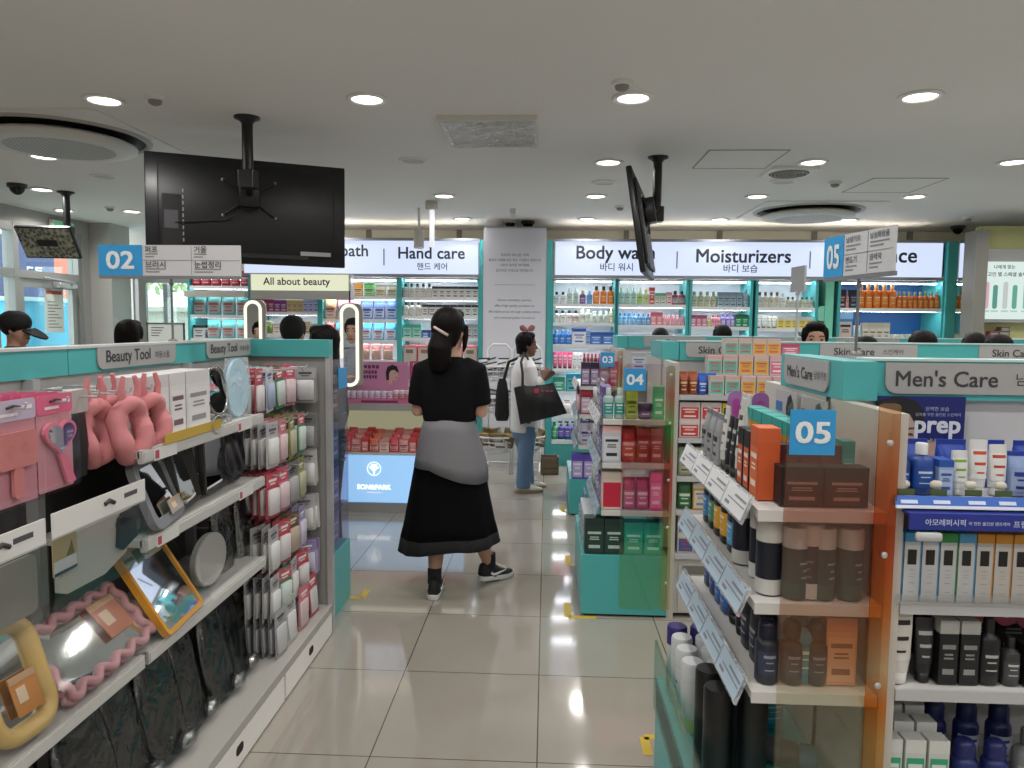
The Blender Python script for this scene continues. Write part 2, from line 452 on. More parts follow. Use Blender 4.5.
b = MB()
for k in range(9): b.box(XL - .0208, XL - .0203, 7.72, 7.94 - .05 * (k % 3), 1.47 + k * .034, 1.48 + k * .034)
b.build('printed_lines', M('#777a78', .6), o)
o = wempty('exit_sign', (XL + .05, 7.9, 2.5), 'green lit exit sign above the street door', 'exit sign')
MB().rbox(XL + .01, XL + .06, 7.74, 8.1, 2.45, 2.62, .01).build('housing', WHITE, o)
MB().box(XL + .06, XL + .064, 7.76, 8.08, 2.465, 2.605).build('lit_face', glow('#2f9f63', .8), o)
b = MB(); q = (XL + .066)
b.add([(q, y, z) for y, z in rrect(7.96, 8.06, 2.49, 2.58, .01)], [tuple(range(24))])
b.build('pictogram', glow('#e8fff2', .8), o)

# ------------------------------------------------------------------ ceiling fittings
LRING = M('#eceae6', .4); LENS = glow('#fff8ea', LENS_EMIT)
la = bpy.data.lights.new('downlight_beam', 'AREA'); la.shape = 'DISK'; la.size = .15; la.energy = LIGHT_W; la.color = (1.0, .975, .945); la.spread = math.radians(160)
ring_me = MB().lathe([(0, .1), (-.006, .104), (-.012, .1), (-.012, .078), (-.004, .076)], 0, 24, cap=False).mesh('trim_ring', [LRING])
lens_me = MB().lathe([(-.004, .077), (-.006, .07), (-.009, .03)], 0, 20).mesh('lens', [LENS])
def downlight(x, y, label):
    t = empty('downlight', (x, y, CEIL), label, 'ceiling light', 'recessed ceiling downlights')
    for n, me in (('trim_ring', ring_me), ('lens', lens_me)):
        c = bpy.data.objects.new(n, me); COL.objects.link(c); c.parent = t
    l = bpy.data.objects.new('downlight_beam', la); COL.objects.link(l); l.parent = t; l.location = (0, 0, -.02)
ROWN = {3.79: 'nearest visible row', 5.25: 'second row back', 6.6: 'third row back', 8.0: 'row by the signs', 9.4: 'row behind the signs'}
COLN = {-3.6: 'above the street door side', -2.28: 'above the beauty tool gondola', -.92: 'over the aisle edge', .41: 'over the middle of the main aisle',
        1.8: 'above the numbered gondola ends', 3.13: 'above the skin care gondolas', 4.5: 'past the skin care gondolas'}
for y in (-1.6, -.2, 1.2, 2.5): 
    for x in (-3.6, -2.28, -.92, .41, 1.8, 3.13, 4.5): downlight(x, y, 'round white recessed ceiling downlight above the entrance area')
for y in (3.79, 5.25, 6.6, 8.0):
    for x in (-2.28, -.92, .41, 1.8, 3.13, 4.5):
        if (x, y) in ((-.92, 5.25), (-2.28, 5.25), (4.5, 8.0)): continue
        downlight(x, y, 'round lit ceiling downlight ' + COLN[x] + ', ' + ROWN[y])
for i, (px, py) in enumerate(((44, 156), (42, 189), (64, 210), (132, 211))):
    p = onZ(px, py, CEIL)
    downlight(p.x, p.y, 'round lit downlight near the street door, ' + ORD[i] + ' counting back from the air conditioner')
def cap_part(name, me, parent, loc=(0, 0, 0)):
    c = bpy.data.objects.new(name, me); COL.objects.link(c); c.parent = parent; c.location = loc; return c
# round air-conditioning cassettes
mdots = bpy.data.materials.new('perforated_plate'); mdots.use_nodes = True
n2 = mdots.node_tree; b2 = n2.nodes['Principled BSDF']; v2 = n2.nodes.new('ShaderNodeTexVoronoi'); t2 = n2.nodes.new('ShaderNodeTexCoord')
v2.voronoi_dimensions = '2D'; v2.inputs['Scale'].default_value = 38; v2.inputs['Randomness'].default_value = 0
r2 = n2.nodes.new('ShaderNodeValToRGB'); r2.color_ramp.elements[0].position = .3; r2.color_ramp.elements[0].color = lin('#6d6b67'); r2.color_ramp.elements[1].position = .38; r2.color_ramp.elements[1].color = lin('#c9c7c1')
n2.links.new(t2.outputs['Object'], v2.inputs['Vector']); n2.links.new(v2.outputs['Distance'], r2.inputs[0]); n2.links.new(r2.outputs[0], b2.inputs['Base Color'])
def cassette(x, y, label):
    t = empty('air_conditioner_cassette', (x, y, CEIL), label, 'air conditioner', None)
    hub = rrect(-.55, .55, -.55, .55, .06)
    MB().prism(hub, -.012, 0, 0, 'z').build('panel', M('#e0ded9', .5), t)
    MB().lathe([(-.012, .51), (-.024, .5), (-.024, .475), (-.014, .47)], 0, 48, cap=False).build('duct_ring', M('#a9a7a0', .45), t)
    MB().lathe([(-.0145, .47), (-.0135, .3)], 0, 48, cap=False).build('air_slot', M('#0b0b0b', .6), t)
    MB().lathe([(-.04, .40), (-.052, .425), (-.075, .42), (-.088, .34), (-.09, .3)], 0, 48).build('centre_plate', M('#d6d4ce', .45), t)
    MB().lathe([(-.0905, .3), (-.0915, .0)], 0, 48, cap=False).build('perforated_grille', mdots, t)
p = onZ(808, 210, CEIL); cassette(p.x, p.y, 'round air conditioner cassette in the ceiling before the skin care signs')
p = onZ(55, 132, CEIL); cassette(p.x, p.y + .05, 'round air conditioner cassette in the ceiling over the beauty tool side')
# square extractor, ring speakers, smoke detectors, dome cameras, hatches
p = onZ(789, 171, CEIL)
t = empty('extractor_fan', (p.x, p.y, CEIL), 'square white extractor fan with ringed round grille in the ceiling', 'ceiling fan')
MB().prism(rrect(-.17, .17, -.17, .17, .03), -.02, 0, 0, 'z').build('frame', M('#e6e4de', .5), t)
b = MB()
for r in (.03, .055, .08, .105, .13): b.lathe([(-.02, r), (-.03, r - .004), (-.03, r - .01), (-.02, r - .012)], 0, 32, cap=False)
b.build('grille', M('#8f8c86', .5), t); MB().lathe([(-.0205, .14), (-.021, .0)], 0, 32, cap=False).build('recess', M('#3a3936', .7), t)
for i, (px, py) in enumerate(((413, 160), (604, 182), (783, 181), (104, 176))):
    p = onZ(px, py, CEIL)
    t = empty('ceiling_speaker', (p.x, p.y, CEIL), 'flat round white ceiling speaker ' + ('beside the framed ceiling panel', 'beside the hanging screen mount over the aisle', 'just behind the square extractor fan', 'over the beauty tool side by the first cassette')[i], 'speaker')
    MB().lathe([(0, .1), (-.01, .098), (-.012, .085), (-.006, .08)], 0, 28, cap=False).build('rim', M('#eceae4', .5), t)
    MB().lathe([(-.005, .081), (-.008, .0)], 0, 28, cap=False).build('grille', M('#c9c7c1', .6), t)
for i, (px, py) in enumerate(((155, 97), (622, 82), (835, 182), (110, 207), (620, 206), (968, 217))):
    p = onZ(px, py, CEIL)
    t = empty('smoke_detector', (p.x, p.y, CEIL), 'small white round smoke detector ' + ('before the big hanging screen', 'in the ceiling above the middle aisle, nearest one', 'with dark slots behind the extractor fan', 'near the small hanging monitor', 'in front of the body wash sign', 'above the yellow green wall')[i], 'smoke detector')
    MB().lathe([(0, .05), (-.012, .05), (-.018, .046)], 0, 20).build('base', M('#e6e4de', .5), t)
    MB().lathe([(-.018, .034), (-.034, .03), (-.042, .015)], 0, 16).build('sensor_head', M('#8e8b85', .5), t)
for i, (px, py) in enumerate(((17, 184), (510, 220), (528, 221), (958, 226))):
    p = onZ(px, py, CEIL)
    t = empty('dome_camera', (p.x, p.y, CEIL), 'black dome security camera ' + ('over the street door side', 'above the banner pillar, nearer the hand care sign', 'above the banner pillar, nearer the body wash sign', 'beside the yellow green wall')[i], 'camera')
    MB().lathe([(0, .075), (-.03, .072), (-.034, .06)], 0, 20).build('housing', M('#33322f' if i != 1 else '#b5b3ae', .4), t)
    MB().lathe([(-.034, .058), (-.06, .05), (-.085, .025), (-.09, .005)], 0, 20).build('dome', M('#0b0b0d', .08), t)
for i, (q, lb) in enumerate(((((692, 168), (709, 150), (785, 150), (770, 168)), 'thin outlined ceiling access hatch beside the extractor fan'), (((845, 192), (870, 178), (945, 178), (914, 192)), 'outlined ceiling access hatch behind the smoke detector'))):
    P = [onZ(*c, CEIL) for c in q]; x0 = (P[0].x + P[1].x) / 2; x1 = (P[2].x + P[3].x) / 2; y0 = P[0].y; y1 = P[1].y
    t = wempty('access_hatch', ((x0 + x1) / 2, (y0 + y1) / 2, CEIL), lb, 'hatch')
    w = .008
    MB().box(x0, x1, y0, y0 + w, CEIL - .004, CEIL).box(x0, x1, y1 - w, y1, CEIL - .004, CEIL).box(x0, x0 + w, y0 + w, y1 - w, CEIL - .004, CEIL).box(x1 - w, x1, y0 + w, y1 - w, CEIL - .004, CEIL).build('edge_frame', M('#8d8a85', .5), t)
    MB().box(x0 + w, x1 - w, y0 + w, y1 - w, CEIL - .002, CEIL).build('hatch_panel', mceil, t)
P = [onZ(*c, CEIL) for c in ((440, 143), (437, 115), (537, 115), (537, 143))]
x0, x1, y0, y1 = P[1].x, P[2].x - .0, P[1].y, P[0].y
t = wempty('framed_ceiling_panel', ((x0 + x1) / 2, (y0 + y1) / 2, CEIL), 'square ceiling unit in a frame covered with crinkled clear film', 'ceiling panel')
MB().box(x0, x1, y0, y0 + .03, CEIL - .03, CEIL).box(x0, x1, y1 - .03, y1, CEIL - .03, CEIL).box(x0, x0 + .03, y0 + .03, y1 - .03, CEIL - .03, CEIL).box(x1 - .03, x1, y0 + .03, y1 - .03, CEIL - .03, CEIL).build('frame', M('#d6d3cc', .5), t)
MB().box(x0 + .03, x1 - .03, y0 + .03, y1 - .03, CEIL - .012, CEIL).box(x0 + .14, x1 - .14, y0 + .16, y1 - .16, CEIL - .02, CEIL - .012).build('inner_panel', M('#d0cfca', .5), t)
MB().box(x0 + .01, x1 - .01, y0 + .01, y1 - .01, CEIL - .034, CEIL - .032).build('film_cover', milky('#e6e6e4', .25, .15), t)
# track spotlight and hanging tube light near the hand care sign
t = wempty('spotlight', at(419, 232, 7.3), 'white cylinder spotlight hanging before the hand care sign', 'spotlight')
c0 = at(419, 240, 7.3)
MB().cyl((c0.x, c0.y, CEIL), (c0.x, c0.y, c0.z + .08), .012).build('stem', WHITE, t)
MB().cyl((c0.x, c0.y, c0.z + .09), (c0.x, c0.y - .01, c0.z - .08), .05).build('housing', M('#b9b6b0', .4), t)
t = wempty('slim_lamp', at(432, 225, 6.9), 'slim white vertical lamp bracket under the ceiling by the spotlight', 'lamp')
c0 = at(432, 225, 6.9)
MB().rbox(c0.x - .06, c0.x + .05, c0.y - .04, c0.y + .04, CEIL - .08, CEIL, .02).build('mount', M('#c4c2bc', .4), t)
MB().rbox(c0.x - .022, c0.x + .022, c0.y - .02, c0.y + .02, CEIL - .42, CEIL - .08, .01).build('lamp_bar', glow('#eef2f4', .85), t)
t = empty('ceiling_spotlight', (-.35, 7.35, CEIL), 'small white ceiling spotlight aimed at the banner pillar', 'spotlight')
MB().cyl((0, 0, 0), (0, 0, -.03), .03).cyl((0, -.02, -.03), (0, .03, -.075), .028).build('housing', WHITE, t)
sl = bpy.data.lights.new('spot_beam', 'SPOT'); sl.energy = 60; sl.spot_size = math.radians(38); sl.spot_blend = .7; sl.color = (.95, .97, 1)
so = bpy.data.objects.new('spot_beam', sl); COL.objects.link(so); so.location = (-.35, 7.35, 2.6); so.rotation_euler = (V((-.36, 8.0, 1.6)) - V((-.35, 7.35, 2.6))).to_track_quat('-Z', 'Y').to_euler()
# ================================================================== PRODUCTS
_PM = {}
NAMES = {'bottle': 'bottle', 'pump': 'pump_bottle', 'spray': 'spray_can', 'tube': 'cosmetic_tube', 'jar': 'cosmetic_jar', 'carton': 'product_carton', 'pouch': 'product_pouch', 'card': 'blister_pack', 'rollon': 'roll_on_bottle', 'capcan': 'aerosol_can', 'window': 'display_carton'}
NOUN = {'bottle': 'bottle', 'pump': 'pump bottle', 'spray': 'spray can', 'tube': 'tube', 'jar': 'jar', 'carton': 'carton', 'pouch': 'pouch', 'card': 'hanging pack', 'rollon': 'roll-on bottle', 'capcan': 'aerosol can', 'window': 'carton'}
CATS = {'bottle': 'bottle', 'pump': 'bottle', 'spray': 'spray can', 'tube': 'tube', 'jar': 'jar', 'carton': 'box', 'pouch': 'pouch', 'card': 'pack', 'rollon': 'bottle', 'capcan': 'spray can', 'window': 'box'}
def patch(mb, rx, ry, z0, z1, m, a0=-150, a1=-30, n=8, e=2.0, k=1.02):
    """a label wrapped on the front of an oval body"""
    vs = []
    for z in (z0, z1):
        for i in range(n + 1):
            a = math.radians(a0 + (a1 - a0) * i / n); c, s = math.cos(a), math.sin(a)
            vs.append((k * rx * math.copysign(abs(c) ** (2 / e), c), k * ry * math.copysign(abs(s) ** (2 / e), s), z))
    mb.add(vs, [(i, i + 1, n + 2 + i, n + 1 + i) for i in range(n)], m, True)
def make_shape(kind, w, d, h, lo):
    """three builders: body, cap, label (slot 0 paper, slot 1 ink)"""
    n = 10 if lo else 20
    B, C, L = MB(), MB(), MB(); rx, ry = w / 2, d / 2
    if kind in ('bottle', 'pump', 'rollon'):
        e = 2.6 if kind != 'rollon' else 2.0
        sh = .66 if kind == 'bottle' else .62
        B.loft([(0, rx * .9, ry * .9, e), (.02 * h, rx, ry, e), (sh * h, rx, ry, e), (sh * h + .06 * h, rx * .82, ry * .82, e), (sh * h + .1 * h, rx * .42, ry * .5, 2), (sh * h + .13 * h, rx * .4, ry * .48, 2)], 0, n)
        zc = sh * h + .12 * h
        if kind == 'bottle':
            C.loft([(zc, rx * .5, ry * .6, 2), (h * .98, rx * .5, ry * .6, 2), (h, rx * .44, ry * .52, 2)], 0, n)
        elif kind == 'rollon':
            C.loft([(zc - .03 * h, rx * .8, ry * .8, 2), (h * .9, rx * .78, ry * .78, 2), (h * .98, rx * .6, ry * .6), (h, rx * .3, ry * .3)], 0, n)
        else:
            q = min(rx, ry)
            C.loft([(zc, q * .55, q * .55), (zc + .08 * h, q * .5, q * .5)], 0, n)
            C.loft([(zc + .08 * h, q * .2, q * .2), (h * .92, q * .2, q * .2)], 0, 8)
            C.rbox(-rx * .95, q * .45, -q * .35, q * .35, h * .91, h, .004)
        patch(L, rx, ry, .14 * h, .52 * h, 0, e=e)
        for z, f in ((.42, .5), (.34, .3), (.22, .4)): patch(L, rx, ry, z * h, (z + (.045 if f == .5 else .02)) * h, 1, -90 - 60 * f, -90 + 60 * f, 4, e, 1.035)
    elif kind == 'spray':
        B.loft([(0, rx * .94, ry * .94), (.02 * h, rx, ry), (.68 * h, rx, ry), (.73 * h, rx * .75, ry * .75)], 0, n)
        C.loft([(.71 * h, rx * .82, ry * .82), (.95 * h, rx * .8, ry * .8), (h, rx * .66, ry * .66)], 0, n)
        patch(L, rx, ry, .1 * h, .6 * h, 0)
        for z, f in ((.5, .5), (.4, .3), (.2, .4)): patch(L, rx, ry, z * h, (z + .03) * h, 1, -90 - 60 * f, -90 + 60 * f, 4, 2, 1.035)
    elif kind == 'capcan':
        B.loft([(0, rx * .96, ry * .96), (.02 * h, rx, ry), (.72 * h, rx, ry)], 0, n)
        C.loft([(.72 * h, rx * 1.01, ry * 1.01), (.97 * h, rx * 1.01, ry * 1.01), (h, rx * .93, ry * .93)], 0, n)
        L.loft([(.015 * h, rx * 1.01, ry * 1.01), (.22 * h, rx * 1.01, ry * 1.01)], 0, n)
        for z, f in ((.5, .45), (.4, .2), (.3, .3)): patch(L, rx, ry, z * h, (z + .03) * h, 1, -60 - 60 * f, -60 + 60 * f, 4, 2, 1.02)
    elif kind == 'tube':
        B.loft([(.15 * h, rx * .8, ry * .85), (.3 * h, rx * .9, ry * .8), (.7 * h, rx, ry * .5), (.93 * h, rx, ry * .16), (h, rx, ry * .1)], 0, n)
        C.loft([(0, rx * .7, ry * .74), (.15 * h, rx * .76, ry * .82), (.16 * h, rx * .5, ry * .5)], 0, n)
        q = lambda z: (rx * (.9 + .1 * min(1, (z - .3) / .4)), ry * (.8 - .3 * (z - .3) / .4) if z < .7 else ry * (.5 - .34 * (z - .7) / .23))
        for z0, z1, m, f in ((.3, .46, 0, 1), (.46, .62, 0, 1), (.62, .7, 0, 1), (.7, .84, 0, 1), (.55, .6, 1, .6), (.4, .43, 1, .4), (.74, .8, 1, .7)):
            a = q(z0); b = q(z1); k = 1.03 if m == 0 else 1.06; vs = []
            for z, (x_, y_) in ((z0, a), (z1, b)):
                for i in range(7):
                    t = math.radians(-90 + 62 * f * (i / 3 - 1)); vs.append((k * x_ * math.cos(t), k * y_ * math.sin(t) - .0008, z * h))
            L.add(vs, [(i, i + 1, 8 + i, 7 + i) for i in range(6)], m, True)
    elif kind == 'jar':
        B.loft([(0, rx * .92, ry * .92), (.05 * h, rx, ry), (.6 * h, rx, ry)], 0, n)
        C.loft([(.58 * h, rx * 1.03, ry * 1.03), (.95 * h, rx * 1.03, ry * 1.03), (h, rx * .95, ry * .95)], 0, n)
        patch(L, rx, ry, .12 * h, .5 * h, 0); patch(L, rx, ry, .28 * h, .36 * h, 1, -120, -60, 4, 2, 1.035)
    elif kind == 'carton':
        B.box(-rx, rx, -ry, ry, 0, h)
        C.box(-rx * 1.002, rx * 1.002, -ry * 1.004, ry * 1.004, .8 * h, h * 1.003)
        y = -ry - .0006
        L.quad((-rx * .86, y, .06 * h), (rx * .86, y, .06 * h), (rx * .86, y, .72 * h), (-rx * .86, y, .72 * h), 0)
        y -= .0006
        for z, f, t in ((.56, .7, .07), (.46, .45, .03), (.4, .5, .03), (.16, .6, .09)): L.quad((-rx * f, y, z * h), (rx * f, y, z * h), (rx * f, y, (z + t) * h), (-rx * f, y, (z + t) * h), 1)
    elif kind == 'window':     # slim carton: coloured top band and side, dark picture square, pale lower panel
        B.box(-rx, rx, -ry, ry, 0, h)
        C.box(-rx * 1.004, rx * 1.004, -ry * 1.004, ry * 1.004, .87 * h, h * 1.002)
        C.box(rx * .86, rx * 1.006, -ry * 1.003, ry, 0, .87 * h)
        y = -ry - .0006
        L.quad((-rx * .62, y, .54 * h), (rx * .45, y, .54 * h), (rx * .45, y, .76 * h), (-rx * .62, y, .76 * h), 1)
        for z, t in ((.46, .008), (.4, .006), (.36, .006), (.27, .01), (.14, .008)): L.quad((-rx * .4, y, z * h), (rx * .3, y, z * h), (rx * .3, y, (z + t) * h), (-rx * .4, y, (z + t) * h), 0)
    elif kind == 'pouch':
        B.loft([(0, rx * .96, ry * .7, 3), (.1 * h, rx, ry, 2.6), (.5 * h, rx, ry * .95, 2.6), (.8 * h, rx, ry * .45, 2.6), (.9 * h, rx * .99, ry * .1, 4), (h, rx * .99, ry * .08, 4)], 0, n)
        C.loft([(.9 * h, rx * 1.0, ry * .16, 4), (h * 1.002, rx * 1.0, ry * .14, 4)], 0, n)
        for z0, z1, m, f in ((.12, .62, 0, 1), (.46, .56, 1, .7), (.36, .4, 1, .4), (.18, .24, 1, .5)): patch(L, rx, ry, z0 * h, z1 * h, m, -90 - 55 * f, -90 + 55 * f, 6, 2.6, 1.02 if m == 0 else 1.05)
    elif kind == 'card':       # header card with a blister holding something
        B.prism(rrect(-rx, rx, 0, h, .006), -.0008, .0008)
        C.loft([(h * .08, rx * .7, ry * .5, 3), (h * .1, rx * .8, ry, 3), (h * .62, rx * .8, ry, 3), (h * .64, rx * .7, ry * .5, 3)], 0, n, cy=-ry * .6)
        y = -.0016
        L.quad((-rx * .94, y, .7 * h), (rx * .94, y, .7 * h), (rx * .94, y, .97 * h), (-rx * .94, y, .97 * h), 0)
        y -= .0006
        for z, f, t in ((.8, .6, .06), (.74, .4, .03)): L.quad((-rx * f, y, z * h), (rx * f, y, z * h), (rx * f, y, (z + t) * h), (-rx * f, y, (z + t) * h), 1)
    return B, C, L
def product(kind, w, d, h, cols, loc, label, group, rz=0.0, parts=False, lean=0.0, roll=0.0, name=None, cat=None, mats=None):
    """cols: body, cap, label, ink colours"""
    key = (kind, round(w, 3), round(d, 3), round(h, 3), parts)
    if key not in _PM:
        B, C, L = make_shape(kind, w, d, h, not parts)
        if parts:
            _PM[key] = [B.mesh('body', [None]), C.mesh('cap', [None]), L.mesh('label', [None, None])]
        else:
            X = MB()
            for mb, o in ((B, 0), (C, 1), (L, 2)): X.add(mb.v, mb.f, 0); 
            mi = B.mi + [i + 1 for i in C.mi] + [i + 2 for i in L.mi]; X.mi = mi; X.sm = B.sm + C.sm + L.sm
            _PM[key] = [X.mesh(kind, [None] * 4)]
    ms = mats or [M(c, .35 if kind not in ('carton', 'window') else .5) for c in cols]
    nm = name or NAMES[kind]
    def mk(n, me, mm, par=None):
        o = bpy.data.objects.new(n, me); COL.objects.link(o)
        for i, m in enumerate(mm):
            o.material_slots[i].link = 'OBJECT'; o.material_slots[i].material = m
        if par is not None: o.parent = par
        return o
    me = _PM[key]
    if parts:
        r = mk(nm, me[0], [ms[0]])
        if len(me[1].vertices): mk({'card': 'blister', 'carton': 'top_flap', 'window': 'coloured_edge', 'pouch': 'seal'}.get(kind, 'cap'), me[1], [ms[1]], r)
        if len(me[2].vertices): mk('base_band' if kind == 'capcan' else 'label', me[2], ms[2:4], r)
    else:
        r = mk(nm, me[0], ms)
    r.location = loc; r.rotation_euler = (lean, roll, rz)
    return tag(r, label, cat or CATS[kind], group)
def row(phrase, items, p0, p1, rz=0.0, parts=False, group=None, frm='left', jit=0.0, start=0):
    """items: (count, kind, look, w, d, h, cols[, lean]); laid out from p0 to p1 as seen from the front"""
    p0, p1 = V(p0), V(p1); L = (p1 - p0).length; u = (p1 - p0).normalized()
    tot = sum(i[0] * i[3] for i in items); n = sum(i[0] for i in items)
    gap = (L - tot) / max(n, 1); s = 1.0
    if gap < .003: s = (L - .003 * n) / tot; gap = .003
    gap = min(gap, .02)
    x = gap / 2; k = start; out = []
    for it in items:
        c, kind, look, w, d, h, cols = it[:7]; lean = it[7] if len(it) > 7 else 0
        for _ in range(c):
            ww = w * s
            p = p0 + u * (x + ww / 2) + V((0, 0, .0012))
            dd = min(d, .12)
            off = V((-u.y, u.x, 0)) * (dd / 2)       # away from the viewer
            lb = f'{look} {NOUN[kind]}, {ORD[k]} from {"the " if frm != "left" else ""}{frm} on {phrase}'
            out.append(product(kind, ww, dd, h, cols, p + off, lb, group or 'products on ' + phrase, rz + (RND.uniform(-jit, jit)), parts, lean))
            x += ww + gap; k += 1
    return out
# ================================================================== BACK WALL BAYS
Y0 = 8.1                     # front of the lit wall shelving
BK = 8.52
def wx(px): return at(px, 330, Y0).x
def wz(px, py): return at(px, py, Y0).z
STRIP = glow('#f2f6ff', STRIP_EMIT)
BAYBACK = M('#eef0f2', .5)
BSH = M('#e2e4e5', .35)
def bay(label, px0, px1, shelf_z, z0=.05, z1=2.05, base=None, back=BAYBACK, lights=True, post=TEAL, depth=.40):
    """one lit shelving bay between teal posts"""
    x0, x1 = wx(px0), wx(px1)
    t = wempty('shelving_bay', ((x0 + x1) / 2, Y0 + .2, 0), label, 'shelving')
    MB().box(x0, x1, BK, BK + .03, 0, z1).build('back_panel', back, t)
    pw = .028
    MB().box(x0 - pw, x0, Y0 - .01, BK, 0, z1).build('post', post, t)
    MB().box(x1, x1 + pw, Y0 - .01, BK, 0, z1).build('post', post, t)
    for z in shelf_z:
        MB().box(x0, x1, Y0, BK, z - .022, z).box(x0, x1, Y0 - .008, Y0, z - .03, z + .008, 0).build('shelf', BSH, t)
        if lights: MB().box(x0 + .03, x1 - .03, Y0 + .03, Y0 + .055, z - .03, z - .0225).build('light_strip', STRIP, t)
    if lights: MB().box(x0 + .03, x1 - .03, Y0 + .06, Y0 + .085, z1 - .03, z1 - .02).build('light_strip', STRIP, t)
    if base:
        MB().box(x0, x1, Y0 + .0, BK, 0, base).build('base', TEAL, t)
        MB().box(x0, x1, Y0 - .012, Y0, base - .045, base).build('price_rail', RAILW, t)
    return x0, x1
R1, R2, R3, R4, R5, R6 = 1.775, 1.572, 1.336, 1.07, .82, .29
ph = lambda n, w: f'the {ORD[n]} shelf below the {w} sign'
# --- bays under the "Body wash" sign
x0, x1 = bay('lit white bay with teal posts below the body wash sign, next to the banner pillar', 553, 614, (R1, R2, R3, R4, R5, .56), base=R6)
S = Y0 + .03
W1 = 'shelf of the bay beside the banner'
row('top ' + W1, [(2, 'bottle', 'white black-capped', .062, .05, .135, ('#dedbd6', '#26211f', '#e8e6e2', '#55504c')), (2, 'bottle', 'pale green', .062, .05, .18, ('#b9d0c4', '#e6ebe6', '#cfe0d5', '#5f8070')), (1, 'bottle', 'purple yellow-capped', .07, .05, .15, ('#6c4a86', '#cdb34d', '#8a6aa0', '#e0d6e6')), (1, 'bottle', 'blue', .062, .05, .15, ('#5fa0cf', '#8fc2e2', '#7db7dd', '#2b5f8a')), (3, 'bottle', 'orange black-capped', .07, .055, .2, ('#e07a1e', '#2a1c14', '#e98c34', '#f6d7a8'))], (x0, S, R1), (x1, S, R1))
row('second ' + W1, [(3, 'bottle', 'white black-capped', .07, .05, .14, ('#e3dfda', '#211c1a', '#efece8', '#7a716a')), (1, 'bottle', 'white dark-nozzled', .07, .05, .14, ('#e3dfda', '#171413', '#d8b6b0', '#7a716a')), (2, 'bottle', 'beige green', .066, .05, .15, ('#c0cbb9', '#d8d6c8', '#dfe3d6', '#7f8a78')), (3, 'bottle', 'pale grey green', .064, .05, .13, ('#b3c4ba', '#d3dbd4', '#d6e0d9', '#6f8177')), (1, 'bottle', 'tall straw', .05, .04, .17, ('#d9cba2', '#e6e0c8', '#e8e2cc', '#8d815e'))], (x0, S, R2), (x1, S, R2))
row('third ' + W1, [(3, 'bottle', 'deep blue', .07, .05, .16, ('#2a6fc0', '#4f8fd4', '#3b80cc', '#dfeaf6')), (1, 'carton', 'white blue-topped', .16, .1, .18, ('#dfe3ea', '#2b4f9a', '#eef0f4', '#3b62ad')), (1, 'carton', 'slim blue', .045, .06, .15, ('#6b93cf', '#8eb0dc', '#a8c0e2', '#2b4f9a')), (2, 'carton', 'wide blue', .13, .1, .14, ('#2f62ad', '#2a549a', '#4f86cc', '#d6e3f3'))], (x0, S, R3), (x1, S, R3))
row('fourth ' + W1, [(4, 'tube', 'hot pink', .06, .04, .185, ('#e0527e', '#3b2126', '#ea7a9c', '#fbe3ea')), (2, 'tube', 'white', .06, .04, .185, ('#dfdcd9', '#bdb9b5', '#efeeec', '#8a8683')), (5, 'bottle', 'dark wine red', .045, .04, .17, ('#6e1c26', '#b0202c', '#7e2b33', '#e0b8b8')), (2, 'carton', 'dark amber', .07, .06, .12, ('#5a2f20', '#3a1f18', '#8a4a30', '#e3c9a8'))], (x0, S, R4), (x1, S, R4))
row('fifth ' + W1, [(1, 'carton', 'emerald', .13, .1, .16, ('#2f9079', '#278069', '#3fa58c', '#dff2ea')), (1, 'carton', 'teal picture', .16, .1, .2, ('#2c8b9a', '#2f7f95', '#58b2bd', '#2a2f33')), (1, 'carton', 'pale teal', .1, .08, .15, ('#8cc6c4', '#74b5b6', '#b4dcd9', '#2f7f85')), (2, 'pouch', 'pearl white', .1, .05, .16, ('#dadcdc', '#c9cccc', '#efefef', '#8c9090'))], (x0, S, R5), (x1, S, R5))
row('sixth ' + W1, [(6, 'card', 'white carded', .1, .03, .19, ('#e3e2e0', '#d6d2ce', '#f0efed', '#a07a70'))], (x0, S, .56), (x1, S, .56))
row('bottom ' + W1, [(1, 'bottle', 'green', .07, .06, .19, ('#4f8f63', '#2c5c3f', '#6fab80', '#e0efe4')), (3, 'pump', 'violet', .075, .06, .2, ('#4d3a86', '#1f1a2c', '#6a58a0', '#dcd6ee')), (3, 'pump', 'amber orange', .09, .07, .24, ('#d98324', '#1e1613', '#e39a46', '#f8e2bc')), (2, 'bottle', 'silver', .06, .05, .19, ('#b4b8bc', '#8a8f94', '#d0d3d6', '#60656a'))], (x0, S, R6), (x1, S, R6))
x0, x1 = bay('lit white bay with teal posts below the gap between body wash and moisturizers', 618, 685, (R1, R2 - .02, R3, R4), base=R6)
W2 = 'shelf of the bay before moisturizers'
row('top ' + W2, [(3, 'bottle', 'clear mint', .07, .05, .185, ('#a8cdbd', '#c9ddd4', '#c4e0d2', '#3f8f70')), (1, 'bottle', 'clear lime-labelled', .07, .05, .185, ('#b4cfae', '#cfdccc', '#b5d26a', '#4b7f35')), (1, 'bottle', 'clear yellow-capped', .07, .05, .17, ('#c6d6bc', '#e3c645', '#d9e6a0', '#6f8030')), (1, 'carton', 'red white striped', .065, .06, .19, ('#d8d0cc', '#c23a3a', '#d2504c', '#f6f1ee')), (2, 'carton', 'green pink', .065, .06, .13, ('#8fc49c', '#6fae84', '#d6ead9', '#c9647c')), (1, 'carton', 'rose', .065, .06, .14, ('#e0aab0', '#d78a96', '#f0d6d9', '#b05768')), (2, 'bottle', 'wine black-shouldered', .075, .06, .155, ('#8f3648', '#1c1518', '#b9b0b0', '#4a2830'))], (x0, S, R1), (x1, S, R1))
